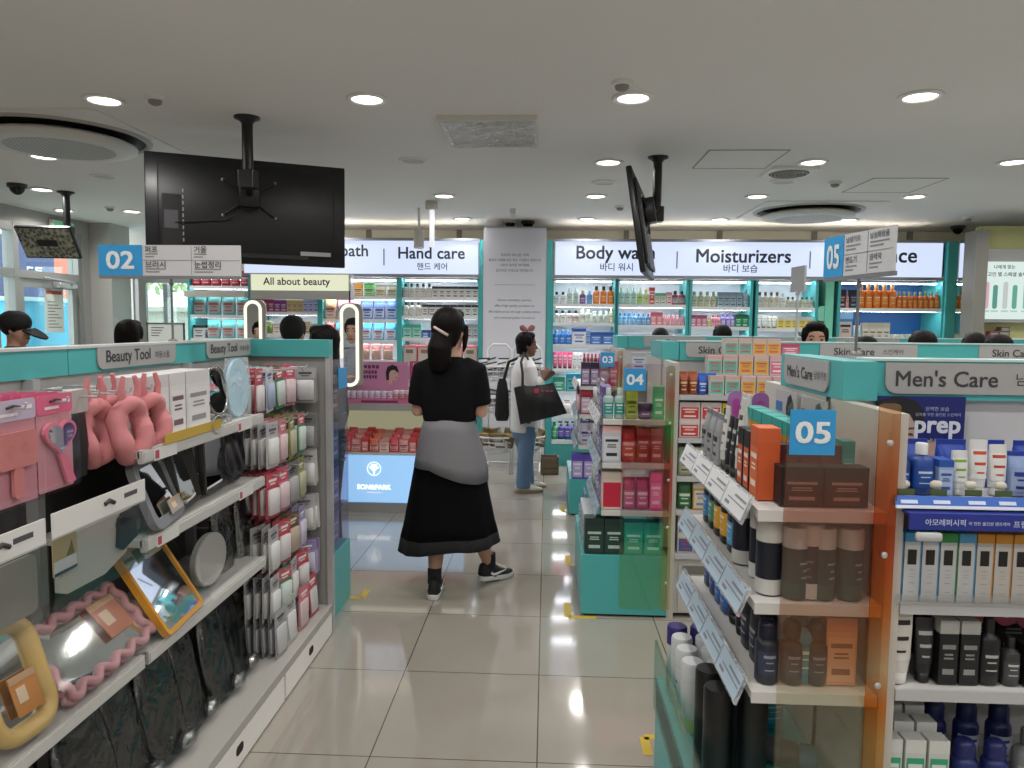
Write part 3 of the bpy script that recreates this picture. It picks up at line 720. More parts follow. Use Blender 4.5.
row('second ' + W2, [(4, 'bottle', 'sky blue', .058, .05, .135, ('#5fb0e6', '#3f8fd0', '#8ec8ee', '#eaf5fc')), (3, 'bottle', 'steel blue', .058, .05, .13, ('#3f86b8', '#2f6f9f', '#6aa6cc', '#e3eef5')), (2, 'carton', 'coral pink', .075, .06, .145, ('#d8737e', '#c95a68', '#e39aa0', '#fbe6e8')), (5, 'bottle', 'rose pink', .055, .05, .12, ('#d98a98', '#e0a6b0', '#eab4bd', '#8f3f52'))], (x0, S, R2 - .02), (x1, S, R2 - .02))
row('third ' + W2, [(6, 'carton', 'white navy-striped', .11, .08, .13, ('#cfd3da', '#b9bfca', '#e0e3e8', '#2b3f78'))], (x0, S, R3), (x1, S, R3))
x0, x1 = bay('lit white bay with teal posts below the moisturizers sign', 691, 749, (R1 - .02, R2 - .03, R3), base=R6)
W3 = 'shelf of the moisturizers bay'
row('top ' + W3, [(4, 'bottle', 'clear olive', .07, .05, .17, ('#a9ad8e', '#8c9080', '#b8bd9f', '#5c6048')), (4, 'carton', 'slate blue', .068, .05, .165, ('#8aa0ad', '#7a919f', '#9db2bd', '#4a6270')), (1, 'bottle', 'tall grey blue', .07, .05, .19, ('#93a7b2', '#7f95a2', '#a8bac3', '#516875'))], (x0, S, R1 - .02), (x1, S, R1 - .02))
row('second ' + W3, [(3, 'carton', 'berry pink', .07, .06, .13, ('#b85a76', '#a04a66', '#cf8ba0', '#f3dfe5')), (1, 'bottle', 'lime', .04, .04, .1, ('#a5b565', '#8d9c50', '#c2cf90', '#5c6a2c')), (2, 'bottle', 'rose', .065, .05, .14, ('#cf7f8c', '#7a4a52', '#e0a4ad', '#7d3444')), (3, 'bottle', 'lilac', .06, .05, .15, ('#8f7cc0', '#4f3f80', '#ab9cd2', '#efeaf8')), (2, 'carton', 'bottle green', .085, .07, .14, ('#1f7a50', '#17633f', '#2b8d60', '#bfe2cf'))], (x0, S, R2 - .03), (x1, S, R2 - .03))
row('third ' + W3, [(7, 'carton', 'plain white', .085, .07, .12, ('#e2e4e4', '#d0d3d4', '#eeeeee', '#a9adb0'))], (x0, S, R3), (x1, S, R3))
x0, x1 = bay('lit white bay with teal posts right of the moisturizers lettering', 757, 814, (R1 - .02, R2 - .04, R3 - .03), base=R6)
W4 = 'shelf of the bay beside the mint panel'
row('top ' + W4, [(4, 'bottle', 'clear dark-capped', .07, .05, .17, ('#c5c3ae', '#5b3f3a', '#d7d5c4', '#7b7860')), (1, 'bottle', 'frosted', .07, .05, .16, ('#d6d9d4', '#c2c6c2', '#e6e8e4', '#8c908c')), (6, 'bottle', 'small dark-capped', .055, .045, .12, ('#bfc2ac', '#3f3f3c', '#d0d2bf', '#70725e'))], (x0, S, R1 - .02), (x1, S, R1 - .02))
row('second ' + W4, [(2, 'tube', 'white red-capped', .06, .04, .14, ('#dedad4', '#7f2f2f', '#ecebe6', '#9a958c')), (2, 'tube', 'white green-capped', .06, .04, .14, ('#dcded2', '#4a7a3c', '#ebece4', '#8c927f')), (5, 'carton', 'pale yellow', .085, .06, .13, ('#d9d6b0', '#cfd3d0', '#e6cf63', '#8a8046'))], (x0, S, R2 - .04), (x1, S, R2 - .04))
row('third ' + W4, [(5, 'carton', 'white black-banded', .11, .08, .1, ('#dcdcda', '#3f3a38', '#ececea', '#6a6560'))], (x0, S, R3 - .03), (x1, S, R3 - .03))
# mint rounded divider panel
t = wempty('divider_panel', (wx(829), Y0 + .1, 0), 'tall mint green divider panel with rounded cut-outs between two bays', 'panel')
MB().box(wx(822) + .03, wx(836) - .03, Y0 + .02, BK - .005, 0, 2.07).build('body', M('#7fd6b9', .3), t)
for z in (1.62, 1.33): MB().prism(rrect(wx(822) - .04, wx(822) + .03, z, z + .16, .035, 5, (1, 0, 0, 1)), Y0 + .03, Y0 + .06).build('rounded_fin', M('#8fdcc2', .3), t)
x0, x1 = bay('lit bay with navy back panel and orange bottles below the covered sign', 839, 940, (R1 - .02, R3 + .02), base=.6, back=M('#1f5f9c', .5))
W5 = 'shelf of the navy backed bay'
row('top ' + W5, [(1, 'carton', 'dark maroon', .09, .07, .2, ('#2a1f26', '#1f171d', '#4a2f3a', '#c9a8b4')), (1, 'bottle', 'dusty pink', .05, .05, .18, ('#c98f98', '#b37a84', '#d9a9b0', '#7d4650')), (1, 'carton', 'tall black', .11, .07, .2, ('#171b26', '#12151e', '#232a3a', '#8892a8')), (5, 'bottle', 'large orange', .11, .08, .27, ('#d8741f', '#c9a06a', '#e08838', '#f5d7ae')), (8, 'bottle', 'small orange', .072, .06, .185, ('#cf6f22', '#8c8a64', '#dc8438', '#f2d2a6'))], (x0, S, R1 - .02), (x1, S, R1 - .02))
row('lower ' + W5, [(1, 'carton', 'blue portrait', .22, .05, .36, ('#3f86c4', '#8fbce0', '#d9c4ba', '#2b2f3a')), (2, 'bottle', 'pale aqua', .07, .06, .22, ('#a9cfd6', '#dfe6e6', '#c4dfe3', '#3f7f90')), (4, 'carton', 'cream', .1, .07, .25, ('#d9d6c6', '#c9c5b2', '#e6e3d6', '#7f7a63')), (7, 'jar', 'white', .1, .08, .13, ('#dfe2dc', '#c9d0c2', '#eceeea', '#7f9080'))], (x0, S, R3 + .02), (x1, S, R3 + .02))
x0, x1 = bay('narrow lit bay with orange bottles beside the grey pillar', 954, 975, (R1 - .02, R3), base=.6)
W6 = 'shelf of the narrow end bay'
row('top ' + W6, [(4, 'bottle', 'orange green-capped', .05, .05, .2, ('#cf6f22', '#6a7a4a', '#dc8438', '#f2d2a6'))], (x0, S, R1 - .02), (x1, S, R1 - .02))
row('lower ' + W6, [(1, 'carton', 'white yellow-based', .16, .1, .16, ('#dcdcd2', '#e6e6de', '#e9e6d0', '#d8b64a'))], (x0, S, R3), (x1, S, R3))
# --- lit signs over the bays
SIGNW = glow('#c9d5ef', SIGN_EMIT)
def lightbox(label, px0, px1, words, zt=2.47, zb=2.07):
    x0, x1 = wx(px0), wx(px1)
    t = wempty('lightbox_sign', ((x0 + x1) / 2, Y0, zb), label, 'sign')
    MB().box(x0, x1, Y0 + .02, BK, zb, zt).build('housing', M('#b7bbc2', .4), t)
    f = MB().box(x0 + .015, x1 - .015, Y0 - .0, Y0 + .02, zb + .02, zt - .02).build('lit_face', SIGNW, t)
    MB().box(x0, x1, Y0 - .02, Y0 - .0, zb - .015, zb + .02).box(x0, x1, Y0 - .02, Y0 - .0, zt - .02, zt + .008).build('frame', M('#8f9298', .35, .4), t)
    for px, s, cap, py, bold in words:
        c = at(px, py, Y0)
        if s == '|': MB().box(c.x - .006, c.x + .006, Y0 - .004, Y0, c.z - .09, c.z + .09).build('divider_line', M('#5a6070', .5), f)
        else: lettering(s, f, M('#2c3038', .6), (c.x, Y0 - .001, c.z), width=cap, bold=bold)
lightbox('long lit white sign reading bath and Hand care', 244, 479, ((354.5, 'bath', .3, 250.5, .011), (384, '|', 0, 257, 0), (431.5, 'Hand care', .73, 253, .012), (432, '핸드 케어', .33, 266.5, .006)))
lightbox('long lit white sign reading Body wash and Moisturizers', 553, 940, ((615.5, 'Body wash', .84, 254.5, .012), (616.5, '바디 워시', .35, 267, .006), (677, '|', 0, 260, 0), (743.5, 'Moisturizers', 1.0, 256, .012), (740.5, '바디 보습', .36, 268.5, .006), (810, '|', 0, 260, 0), (876, 'Fragrance', .85, 257.5, .012)))
# added fill lamps on the sign housings, put in to brighten wall and ceiling
for i, (a_, b__) in enumerate(((244, 479), (553, 940))):
    t = wempty('added_fill_lamp', (wx((a_ + b__) / 2), 8.35, 2.48), 'long added fill lamp on top of the ' + ('hand care sign', 'body wash sign')[i], 'lamp')
    MB().box(wx(a_) + .1, wx(b__) - .1, 8.3, 8.38, 2.472, 2.49).build('housing', WHITE, t)
    MB().box(wx(a_) + .12, wx(b__) - .12, 8.31, 8.37, 2.49, 2.5).build('tube', glow('#fff4e0', 7.0), t)
lightbox('short blank lit sign beside the grey pillar', 955, 976, ())
for i, (a, b_) in enumerate(((479.5, 483), (546, 551.5), (942, 952))):
    t = wempty('teal_column', (wx((a + b_) / 2), Y0, 0), ('slim teal column left of the banner pillar', 'slim teal column between banner and body wash bay', 'broad dark teal column beside the orange bottles')[i], 'column')
    MB().box(wx(a), wx(b_), Y0 - .04, BK, 0, 2.46).build('body', TEALD, t)
    MB().box(wx(a) + .004, wx(b_) - .004, Y0 - .044, Y0 - .04, 0, 2.46).build('face_strip', TEAL, t)
b = struct(MB().box(wx(484), wx(545.5), Y0 - .06, BK, 2.4, 2.6).build('trim_1', M('#a6a6aa', .5)))
# banner pillar
bx0, bx1, by = wx(483.5), wx(545.5), Y0 - .08
t = wempty('banner_pillar', ((bx0 + bx1) / 2, Y0, 0), 'tall pale grey banner pillar with Korean and English lines', 'banner')
MB().box(bx0, bx1, by + .004, BK, 0.0, 2.58).build('pillar', M('#d6d7dd', .5), t)
f = MB().box(bx0 + .01, bx1 - .01, by, by + .004, .3, 2.56).build('banner_face', M('#dcdde6', .45), t)
cx = (bx0 + bx1) / 2
for py, s, w in ((255, '우리의 하나로 시작', .3), (260, '품질과 유행을 담은 좋은 기업들과 협업으로', .56), (265, '나만의 놀라운 뷰티템을', .31), (270.5, '합리적인 가격으로 제안합니다', .4)):
    lettering(s, f, M('#33353c', .6), (cx, by, at(514, py, by).z), width=w)
MB().box(cx - .22, cx + .22, by - .001, by, at(514, 285, by).z, at(514, 285, by).z + .004).build('rule', M('#85868f', .6), f)
for py, s, w in ((300, 'Korea cosmetics service', .36), (306, 'offers high quality products at', .43), (312, 'affordable prices through collaborations', .56), (318, 'and continued quality innovations', .44)):
    lettering(s, f, M('#33353c', .6), (cx, by, at(514, py, by).z), width=w)
# --- bays on the hand care side
phB = lambda n, w: f'the {n} shelf of the {w} bay'
TE = ('#5fa9a6', '#3f938f', '#a8aeb0', '#b05a4a')
x0, x1 = bay('bay of teal bag packs by the bright window', 191, 249, (1.94, 1.62, 1.36, 1.1), base=.8)
P_ = lambda z: ((x0, S, z), (x1, S, z))
row(phB('top', 'window side'), [(6, 'pouch', 'shiny red', .105, .06, .17, ('#a8283e', '#c23a50', '#c95468', '#e9b8be'))], *P_(1.95))
row(phB('second', 'window side'), [(4, 'pouch', 'teal grey', .15, .07, .25, TE)], *P_(1.62))
row(phB('third', 'window side'), [(1, 'carton', 'black striped', .13, .08, .15, ('#c9ccca', '#2f3133', '#d9dbd9', '#3a3c40')), (3, 'pouch', 'teal grey', .15, .07, .21, TE)], *P_(1.36))
x0, x1 = bay('bay of magenta and gold boxes below the All about beauty sign', 255, 318, (1.66, 1.42, 1.2), base=.9)
row(phB('top', 'magenta box'), [(3, 'carton', 'magenta', .085, .07, .15, ('#8a2450', '#9c2f5c', '#a84a70', '#f0d3de')), (2, 'carton', 'purple', .085, .07, .14, ('#7a2f74', '#8c3f86', '#9a5a96', '#ecd8ea')), (3, 'carton', 'gold', .075, .07, .14, ('#c9a86a', '#d6bb86', '#dcc89c', '#8a6428')), (3, 'carton', 'pale violet', .07, .07, .15, ('#b0b2d8', '#a2a4d0', '#cfd0e8', '#6a62b0'))], *P_(1.66))
row(phB('second', 'magenta box'), [(2, 'card', 'leafy green', .09, .04, .15, ('#9fb07a', '#6f8a45', '#dfe4cf', '#5a7034')), (3, 'carton', 'pink cream', .08, .07, .12, ('#dccfc9', '#cbbab4', '#e8dfda', '#b0726a')), (2, 'carton', 'gold brown', .08, .07, .14, ('#b79a72', '#c4aa86', '#d4c2a4', '#6f5330')), (1, 'carton', 'mint', .09, .07, .12, ('#a9d0cc', '#8fc0bc', '#cbe2df', '#3f8f8a'))], *P_(1.42))
row(phB('third', 'magenta box'), [(7, 'bottle', 'assorted clear', .07, .05, .15, ('#c8c4bb', '#a58f7e', '#dedad2', '#7f7468'))], *P_(1.2))
x0, x1 = bay('bay of pink and blue bag packs left of the hand care bay', 323, 397, (1.84, 1.59, 1.36, 1.14), base=.9)
row(phB('top', 'bag pack'), [(1, 'pouch', 'orange', .11, .06, .15, ('#e0952a', '#e8b05a', '#f0d9a8', '#b05a14')), (1, 'pouch', 'bright green', .12, .07, .15, ('#6fc06a', '#4fa854', '#bfe6b8', '#2f7a38')), (2, 'pouch', 'cream striped', .12, .06, .13, ('#d9d3bd', '#c9c2a6', '#e6e1cf', '#b09a4a'))], (wx(352), S, 1.84), (x1, S, 1.84))
row(phB('second', 'bag pack'), [(1, 'pouch', 'peach orange', .13, .06, .22, ('#e8b48c', '#e89a58', '#e6ded9', '#d06a3a')), (2, 'pouch', 'rose pink', .12, .06, .21, ('#dcaab8', '#d97f9a', '#e6dde0', '#c04a70')), (3, 'pouch', 'royal blue', .12, .06, .21, ('#6f8fd6', '#4a6fc8', '#c9d3e6', '#2f4fa8'))], *P_(1.59))
row(phB('third', 'bag pack'), [(1, 'pouch', 'red', .1, .06, .19, ('#c94a44', '#d86a5c', '#e6cfc9', '#8a1f1f')), (5, 'pouch', 'aqua blue', .12, .06, .19, ('#4fa3cc', '#3f8fc4', '#cfe0e8', '#c04a5a'))], *P_(1.36))
row(phB('fourth', 'bag pack'), [(6, 'card', 'coral headed', .11, .03, .18, ('#e0a9a2', '#b99a8c', '#e0807e', '#fbe9e6'))], *P_(1.14))
BW = ('#d4d3d0', '#2a2a2c', '#e4e3e0', '#2f2f33')
x0, x1 = bay('bay of hand cream boxes below the hand care lettering', 402, 478, (1.83, 1.63, 1.39, 1.12), base=.9)
row(phB('top', 'hand care'), [(5, 'bottle', 'ivory black-capped', .062, .045, .16, ('#cfcabf', '#1c1a19', '#ddd9d0', '#8f8a80')), (7, 'carton', 'black white', .07, .06, .13, BW)], *P_(1.83))
row(phB('second', 'hand care'), [(3, 'bottle', 'ivory black-capped', .062, .045, .16, ('#cfcabf', '#1c1a19', '#ddd9d0', '#8f8a80')), (8, 'carton', 'black white', .07, .06, .13, BW)], *P_(1.63))
row(phB('third', 'hand care'), [(2, 'carton', 'mint', .1, .07, .15, ('#6fc4b0', '#4fae98', '#a9dccf', '#2a7f6c')), (2, 'carton', 'navy', .08, .07, .09, ('#34549c', '#2a4684', '#5f7cb8', '#dfe6f2')), (3, 'carton', 'pale mint', .08, .07, .13, ('#9fd0c4', '#7fbcae', '#c4e2da', '#3f8f7f')), (3, 'carton', 'silver grey', .06, .06, .16, ('#a9acaf', '#8f9296', '#c4c6c9', '#55585c'))], *P_(1.39))
row(phB('fourth', 'hand care'), [(5, 'window', 'clear brown-filled', .15, .09, .19, ('#c2b8ae', '#e07a80', '#8a7468', '#7d685c'))], *P_(1.12))
# all about beauty sign
sx0, sx1 = at(251, 282, 7.9).x, at(348, 282, 7.9).x; sz0, sz1 = at(300, 290.5, 7.9).z, at(300, 274.5, 7.9).z
t = wempty('lightbox_sign', ((sx0 + sx1) / 2, 7.9, sz0), 'small cream lit sign reading All about beauty', 'sign')
MB().box(sx0 - .02, sx1 + .02, 7.92, 8.09, sz0 - .09, sz1 + .015).build('housing', M('#a9a8a6', .4), t)
f = MB().box(sx0, sx1, 7.9, 7.92, sz0, sz1).build('lit_face', glow('#eef2d0', .85), t)
lettering('All about beauty', f, M('#26282a', .6), ((sx0 + sx1) / 2 - .03, 7.899, (sz0 + sz1) / 2), width=.73, bold=.011)
b = struct(MB().box(wx(190), wx(250), 7.98, 8.09, at(220, 297, 8).z, at(220, 291, 8).z).build('trim_2', M('#b9b4ae', .4)))
# ================================================================== GONDOLAS
HT, HB = 1.464, 1.362
def plate(parent, o, u, w, width, height, words, r=.03):
    """grey name plate with its lower corners rounded; o = centre of plate on the header face"""
    u, w, o = V(u), V(w), V(o); n = u.cross(w)
    b = MB(); P = rrect(-width / 2, width / 2, -height / 2, height / 2, r, 5, (1, 1, 0, 0))
    vs = [o + u * a + w * c + n * .001 for a, c in P] + [o + u * a + w * c + n * .006 for a, c in P]; k = len(P)
    b.add(vs, [tuple(range(k, 2 * k))] + [(i, (i + 1) % k, k + (i + 1) % k, k + i) for i in range(k)])
    pl = b.build('name_plate', PLATE, parent)
    for s, dx, h, wd in words:
        lettering(s, pl, M('#3a3b3d', .6), o + u * dx + n * .006, u, w, height=h, width=wd, bold=.008 if s[0].isascii() else 0)
    return pl
# ---------------- left: beauty tool gondola along the aisle
GX, WY = -1.445, 3.56        # header face, wing panel
t = GON = wempty('gondola_shelving', (-1.3, 2.2, 0), 'long beauty tool gondola with teal header and grey shelves along the aisle', 'shelving')
MB().box(GX - .03, GX - .015, .9, WY, 1.2, 1.39).build('back_panel', M('#b5b4b2', .5), t)
MB().box(GX - .03, GX - .015, .9, WY, .145, 1.2).build('dark_back_panel', M('#3c3b3a', .6), t)
b = MB().box(GX - .05, GX, .9, 2.168, 1.385, HT).box(GX - .05, GX, 2.172, 3.07, 1.385, HT).box(GX - .05, GX, 3.074, WY, 1.385, HT)
hd = b.build('header', TEAL, t)
MB().box(GX - .06, GX + .004, .9, WY, HT, HT + .008).build('header_cap', M('#c4c6c5', .35), t)
zc = (1.387 + HT) / 2
plate(t, (GX, 2.56, zc + .002), (0, 1, 0), (0, 0, 1), .5, .07, (('Beauty Tool', -.07, None, .27), ('미용소품', .15, None, .1)))
plate(t, (GX, 3.315, zc + .002), (0, 1, 0), (0, 0, 1), .48, .07, (('Beauty Tool', -.07, None, .27), ('미용소품', .15, None, .1)))
for y in (2.0, 2.9): MB().box(GX - .015, GX + .02, y - .015, y + .015, .145, 1.385).build('upright', METAL, t)
MB().box(GX - .4, -1.06, .9, WY, .125, .145).box(-1.065, -1.05, .9, WY, .118, .15).build('base_deck', M('#a6a39e', .5), t)
for y0, y1 in ((.95, 1.97), (1.985, 2.87), (2.885, 3.54)):
    d = MB().box(-1.09, -1.052, y0, y1, .008, .112).build('drawer', M('#e6e4e0', .45), t)
    MB().prism(rrect((y0 + y1) / 2 - .03, (y0 + y1) / 2 + .03, .048, .082, .015), -1.0525, -1.0505, 0, 'x').build('finger_hole', M('#151412', .8), d)
MB().box(-1.8, -1.1, .95, 3.54, .0, .125).build('plinth', M('#55534f', .7), t)
TAGW = M('#cfcecb', .35)
for z, y0, y1 in ((1.183, 2.0, 2.9), (.928, 2.0, 2.9), (.6, 2.0, 2.9), (.6, .95, 1.99)):
    s = MB().box(GX - .01, -1.14, y0 + .005, y1 - .005, z - .02, z).box(-1.145, -1.13, y0 + .005, y1 - .005, z - .034, z + .004).build('shelf', SHELF, t)
    MB().box(-1.13, -1.127, y0 + .01, y1 - .01, z - .03, z - .002).build('price_rail', M('#b9b9b6', .3), s)
    if z > .7:
        for k, y in enumerate((y0 + .12, y1 - .2)):
            MB().box(-1.127, -1.1255, y - .06, y + .07, z - .036, z + .0).build('price_tag', TAGW, s)
            MB().box(-1.1255, -1.1245, y - .055, y - .035, z - .03, z - .006).build('tag_mark', M('#b04458', .5), s)
wg = MB().box(GX - .02, -1.06, WY, WY + .03, 0, 1.39).build('wing_panel', M('#918f8c', .5), t)
MB().box(GX, -1.055, WY - .02, WY + .05, 1.385, HT + .004).build('wing_header', TEAL, t)
MB().box(-1.075, -1.05, WY - .012, WY + .03, 0, 1.385).build('wing_edge', METAL, t)
LG = 'beauty tools on the gondola by the aisle'
def peg(parent, a, b):
    m = MB().tube([a, b, (b[0], b[1], b[2] + .012)], .0028, n=6)
    return m
RX = math.pi / 2                      # products facing the aisle on the left gondola
# cartons on the top shelf
row('the beauty tool top shelf', [(1, 'carton', 'white hair-tool', .17, .11, .2, ('#d0cccd', '#c4c1c2', '#d6d3d5', '#7a5060'), 0), (1, 'carton', 'white plum-edged', .1, .11, .2, ('#d2cfd0', '#cbc8c9', '#d9d6d7', '#6a5560')), (1, 'carton', 'white loop-pictured', .17, .11, .2, ('#d0cecf', '#c9c7c8', '#d6d4d5', '#8a888a'))],
    (-1.19, 2.1, 1.183), (-1.19, 2.56, 1.183), RX, True, LG, 'nearest end')
t = wempty('price_strip', (-1.13, 2.3, 1.19), 'yellow shelf strip with a round clear tag in front of the white cartons', 'label')
MB().box(-1.127, -1.124, 2.12, 2.5, 1.185, 1.215).build('strip', M('#b89a3c', .5), t)
MB().tube([(-1.122, 2.47 + .04 * math.cos(a), 1.2 + .03 * math.sin(a)) for a in [i * math.pi / 8 for i in range(17)]], .002).build('clear_tag_rim', M('#9a9a98', .3), t)
def table_mirror(loc, r, tilt, label, rz=RX, frame='#8f8c88', stand=True):
    t = empty('table_mirror', loc, label, 'mirror', LG, rz)
    T = Matrix.Translation((0, 0, r + .03)) @ Matrix.Rotation(tilt, 4, 'X')
    b = MB(); b.T = T; b.tube([(r * math.cos(i * math.pi / 16), 0, r * math.sin(i * math.pi / 16)) for i in range(32)], .006, closed=True); b.build('rim', M(frame, .25, .7), t)
    b = MB(); b.T = T; b.add([(.97 * r * math.cos(i * math.pi / 16), y, .97 * r * math.sin(i * math.pi / 16)) for y in (-.002, .003) for i in range(32)], [tuple(range(32)), tuple(range(32, 64))] + [(i, (i + 1) % 32, 32 + (i + 1) % 32, 32 + i) for i in range(32)]); b.build('mirror_glass', MIRROR, t)
    if stand: MB().loft([(0, .06, .05), (.008, .06, .05), (.012, .03, .03)]).tube([(0, 0, .01), (0, .01, r + .03)], .006).build('stand', M(frame, .3, .7), t)
    return t
table_mirror((-1.2, 2.63, 1.183), .085, -.15, 'round silver table mirror on the top shelf beside the white cartons')
table_mirror((-1.24, 2.72, 1.183), .085, -.1, 'second round silver table mirror, just behind the first on the top shelf')
t = empty('bagged_mirror', (-1.19, 2.79, 1.183), 'oval mirror with pale blue film in a clear bag, end of top shelf', 'mirror', LG, RX - .15)
b = MB(); b.prism([(.075 * math.cos(i * math.pi / 12), .115 + .112 * math.sin(i * math.pi / 12)) for i in range(24)], -.006, .006); b.build('mirror_plate', M('#a9cfe0', .2, .2), t)
b = MB(); b.prism([(.078 * math.cos(i * math.pi / 12), .115 + .115 * math.sin(i * math.pi / 12)) for i in range(24)], .0065, .011); b.build('backing', M('#5f7f92', .4), t)
MB().loft([(0, .085, .02, 3), (.12, .085, .022, 3), (.23, .08, .006, 3)]).build('clear_bag', milky('#e8f0f4', .25, .12), t)
# --- hanging hand-mirror packs on pegs, near end
def hand_mirror_pack(c, w, h, head, body, label, shape):
    """c = bottom centre, hanging in the aisle-facing plane"""
    t = empty('hand_mirror_pack', c, label, 'mirror', LG, RX)
    b = MB(); b.prism(rrect(-w / 2, w / 2, h * .8, h, .008), -.001, .001); hd = b.build('header_card', M(head, .45), t)
    MB().quad((-w * .3, -.0018, h * .85), (w * .1, -.0018, h * .85), (w * .1, -.0018, h * .88), (-w * .3, -.0018, h * .88)).quad((w * .2, -.0018, h * .9), (w * .42, -.0018, h * .9), (w * .42, -.0018, h * .94), (w * .2, -.0018, h * .94)).build('printed_lines', M('#e4d8de', .6), hd)
    MB().tube([(-.02, -.003, h * .93), (0, -.003, h * .945), (.02, -.003, h * .93)], .003, n=6).build('hang_slot', M('#2a2526', .6), hd)
    if shape == 'heart':
        P = [(.004 + .059 * math.sin(a) ** 3, h * .56 + .0031 * (13 * math.cos(a) - 5 * math.cos(2 * a) - 2 * math.cos(3 * a) - math.cos(4 * a))) for a in [i * math.pi / 16 for i in range(32)]]
    else:
        P = rrect(-w * .42, w * .42, h * .36, h * .7, .012)
    cx = sum(p[0] for p in P) / len(P); cz = sum(p[1] for p in P) / len(P)
    b = MB(); b.prism(P, -.012, -.002); b.build('mirror_frame', M(body, .35), t)
    if shape == 'heart':
        b = MB(); b.prism([(cx + (x - cx) * .84, cz + (z - cz) * .84) for x, z in P], -.0135, -.012); b.build('mirror_glass', MIRROR, t)
        b = MB(); b.prism([(-.006, h * .38), (.022, h * .36), (.056, h * .05), (.026, h * .04)], -.011, -.003); b.build('handle', M(body, .35), t)
    else:
        b = MB()
        for x, z, r in ((-.02, .53, .015), (.022, .55, .012)): b.add([(x + r * math.cos(i * math.pi / 6), -.0127, h * z + r * math.sin(i * math.pi / 6)) for i in range(12)], [tuple(range(12))])
        b.build('printed_pattern', M('#c98f84', .5), t)
        b = MB(); b.prism(rrect(-.016, .016, h * .06, h * .37, .014), -.011, -.003); b.build('handle', M(body, .35), t)
    MB().prism(rrect(-w / 2, w / 2, 0, h * .82, .004), -.018, -.0165).build('clear_front', clear('#fdf8fa', .06, .08), t)
    MB().prism(rrect(-w / 2, w / 2, 0, h * .82, .004), .002, .003).build('back_sheet', M('#c99aa2', .5), t)
    return t
hand_mirror_pack((-1.2, 1.6, 1.13), .15, .24, '#b6a9bd', '#cf9089', 'pink square hand mirror pack with lilac header hanging nearest on the rack', 'square')
hand_mirror_pack((-1.2, 1.745, 1.135), .13, .235, '#cf5f82', '#dc8296', 'heart shaped pink hand mirror pack with hot pink header on a hook', 'heart')
for k in range(5):
    t = empty('hand_mirror_pack', (-1.235 - .022 * k, 1.745 - .006 * k, 1.137), f'pink headed mirror pack hanging behind the heart mirror, {ORD[k]} one behind it', 'mirror', LG, RX)
    MB().prism(rrect(-.065, .065, .19, .235, .008), -.001, .001).build('header_card', M('#c4587a', .45), t)
    MB().prism(rrect(-.06, .06, .0, .19, .004), -.004, .004).build('bag', milky('#dcb4bb', .6), t)
t = empty('clip_pack', (-1.23, 1.87, 1.14), 'black hair clip pack with white header hanging between heart mirror and headbands', 'pack', LG, RX)
MB().prism(rrect(-.035, .035, .17, .23, .004), -.012, .012).build('header_card', M('#a9a29f', .5), t)
MB().loft([(0, .03, .012, 3), (.08, .034, .02, 3), (.17, .03, .012, 3)]).build('clip_bundle', M('#1d1d20', .35), t)
# --- padded pink headbands
def headband(c, sx, sz, r, label, yaw):
    t = empty('padded_headband', c, label, 'headband', 'padded pink headbands on the hook', RX + yaw)
    pts = []; rad = []
    for i in range(28):
        a = 2 * math.pi * i / 28
        pts.append((sx * math.cos(a), .0 + .01 * math.sin(3 * a), sz * math.sin(a)))
        rad.append(r * (1.0 + .09 * math.cos(a * 7) - .25 * max(0, math.sin(a)) ** 4))
    MB().tube(pts, rad, 0, 14, closed=True).build('padded_ring', M('#c67f82', .8, noise=.06, nscale=60), t)
    MB().tube([(-.022, 0, sz + .0), (-.03, 0, sz + .04), (-.022, 0, sz + .075)], [.011, .009, .006], n=8).tube([(.022, 0, sz), (.03, 0, sz + .04), (.018, 0, sz + .075)], [.011, .009, .006], n=8).build('tie_ends', M('#c2787d', .8), t)
    MB().ball((0, 0, sz + .004), .03, .018, .016, 0, 12, 7).build('knot', M('#c2787d', .8), t)
headband((-1.17, 2.13, 1.25), .043, .072, .026, 'padded pink headband hanging farthest along the hook row, next to the white cartons', -.25)
headband((-1.17, 2.02, 1.245), .043, .076, .027, 'padded pink headband with open loop, middle one on the hook row', -.25)
headband((-1.23, 1.955, 1.245), .043, .076, .026, 'padded pink headband half hidden, nearest the black clip pack', -.2)
headband((-1.27, 2.08, 1.25), .043, .072, .025, 'padded pink headband hanging behind the middle one', -.2)
t = wempty('hook_rail', (-1.4, 1.9, 1.36), 'wire hook rail with hooks carrying the headbands and mirror packs', 'hooks')
m = MB()
for y in (1.6, 1.745, 1.87, 1.95, 2.02, 2.13): m.tube([(GX + .002, y, 1.355), (-1.17, y, 1.352), (-1.165, y, 1.365)], .003, n=6)
m.tube([(GX + .006, 1.5, 1.35), (GX + .006, 2.2, 1.35)], .005, n=6)
m.build('hooks', METAL, t)
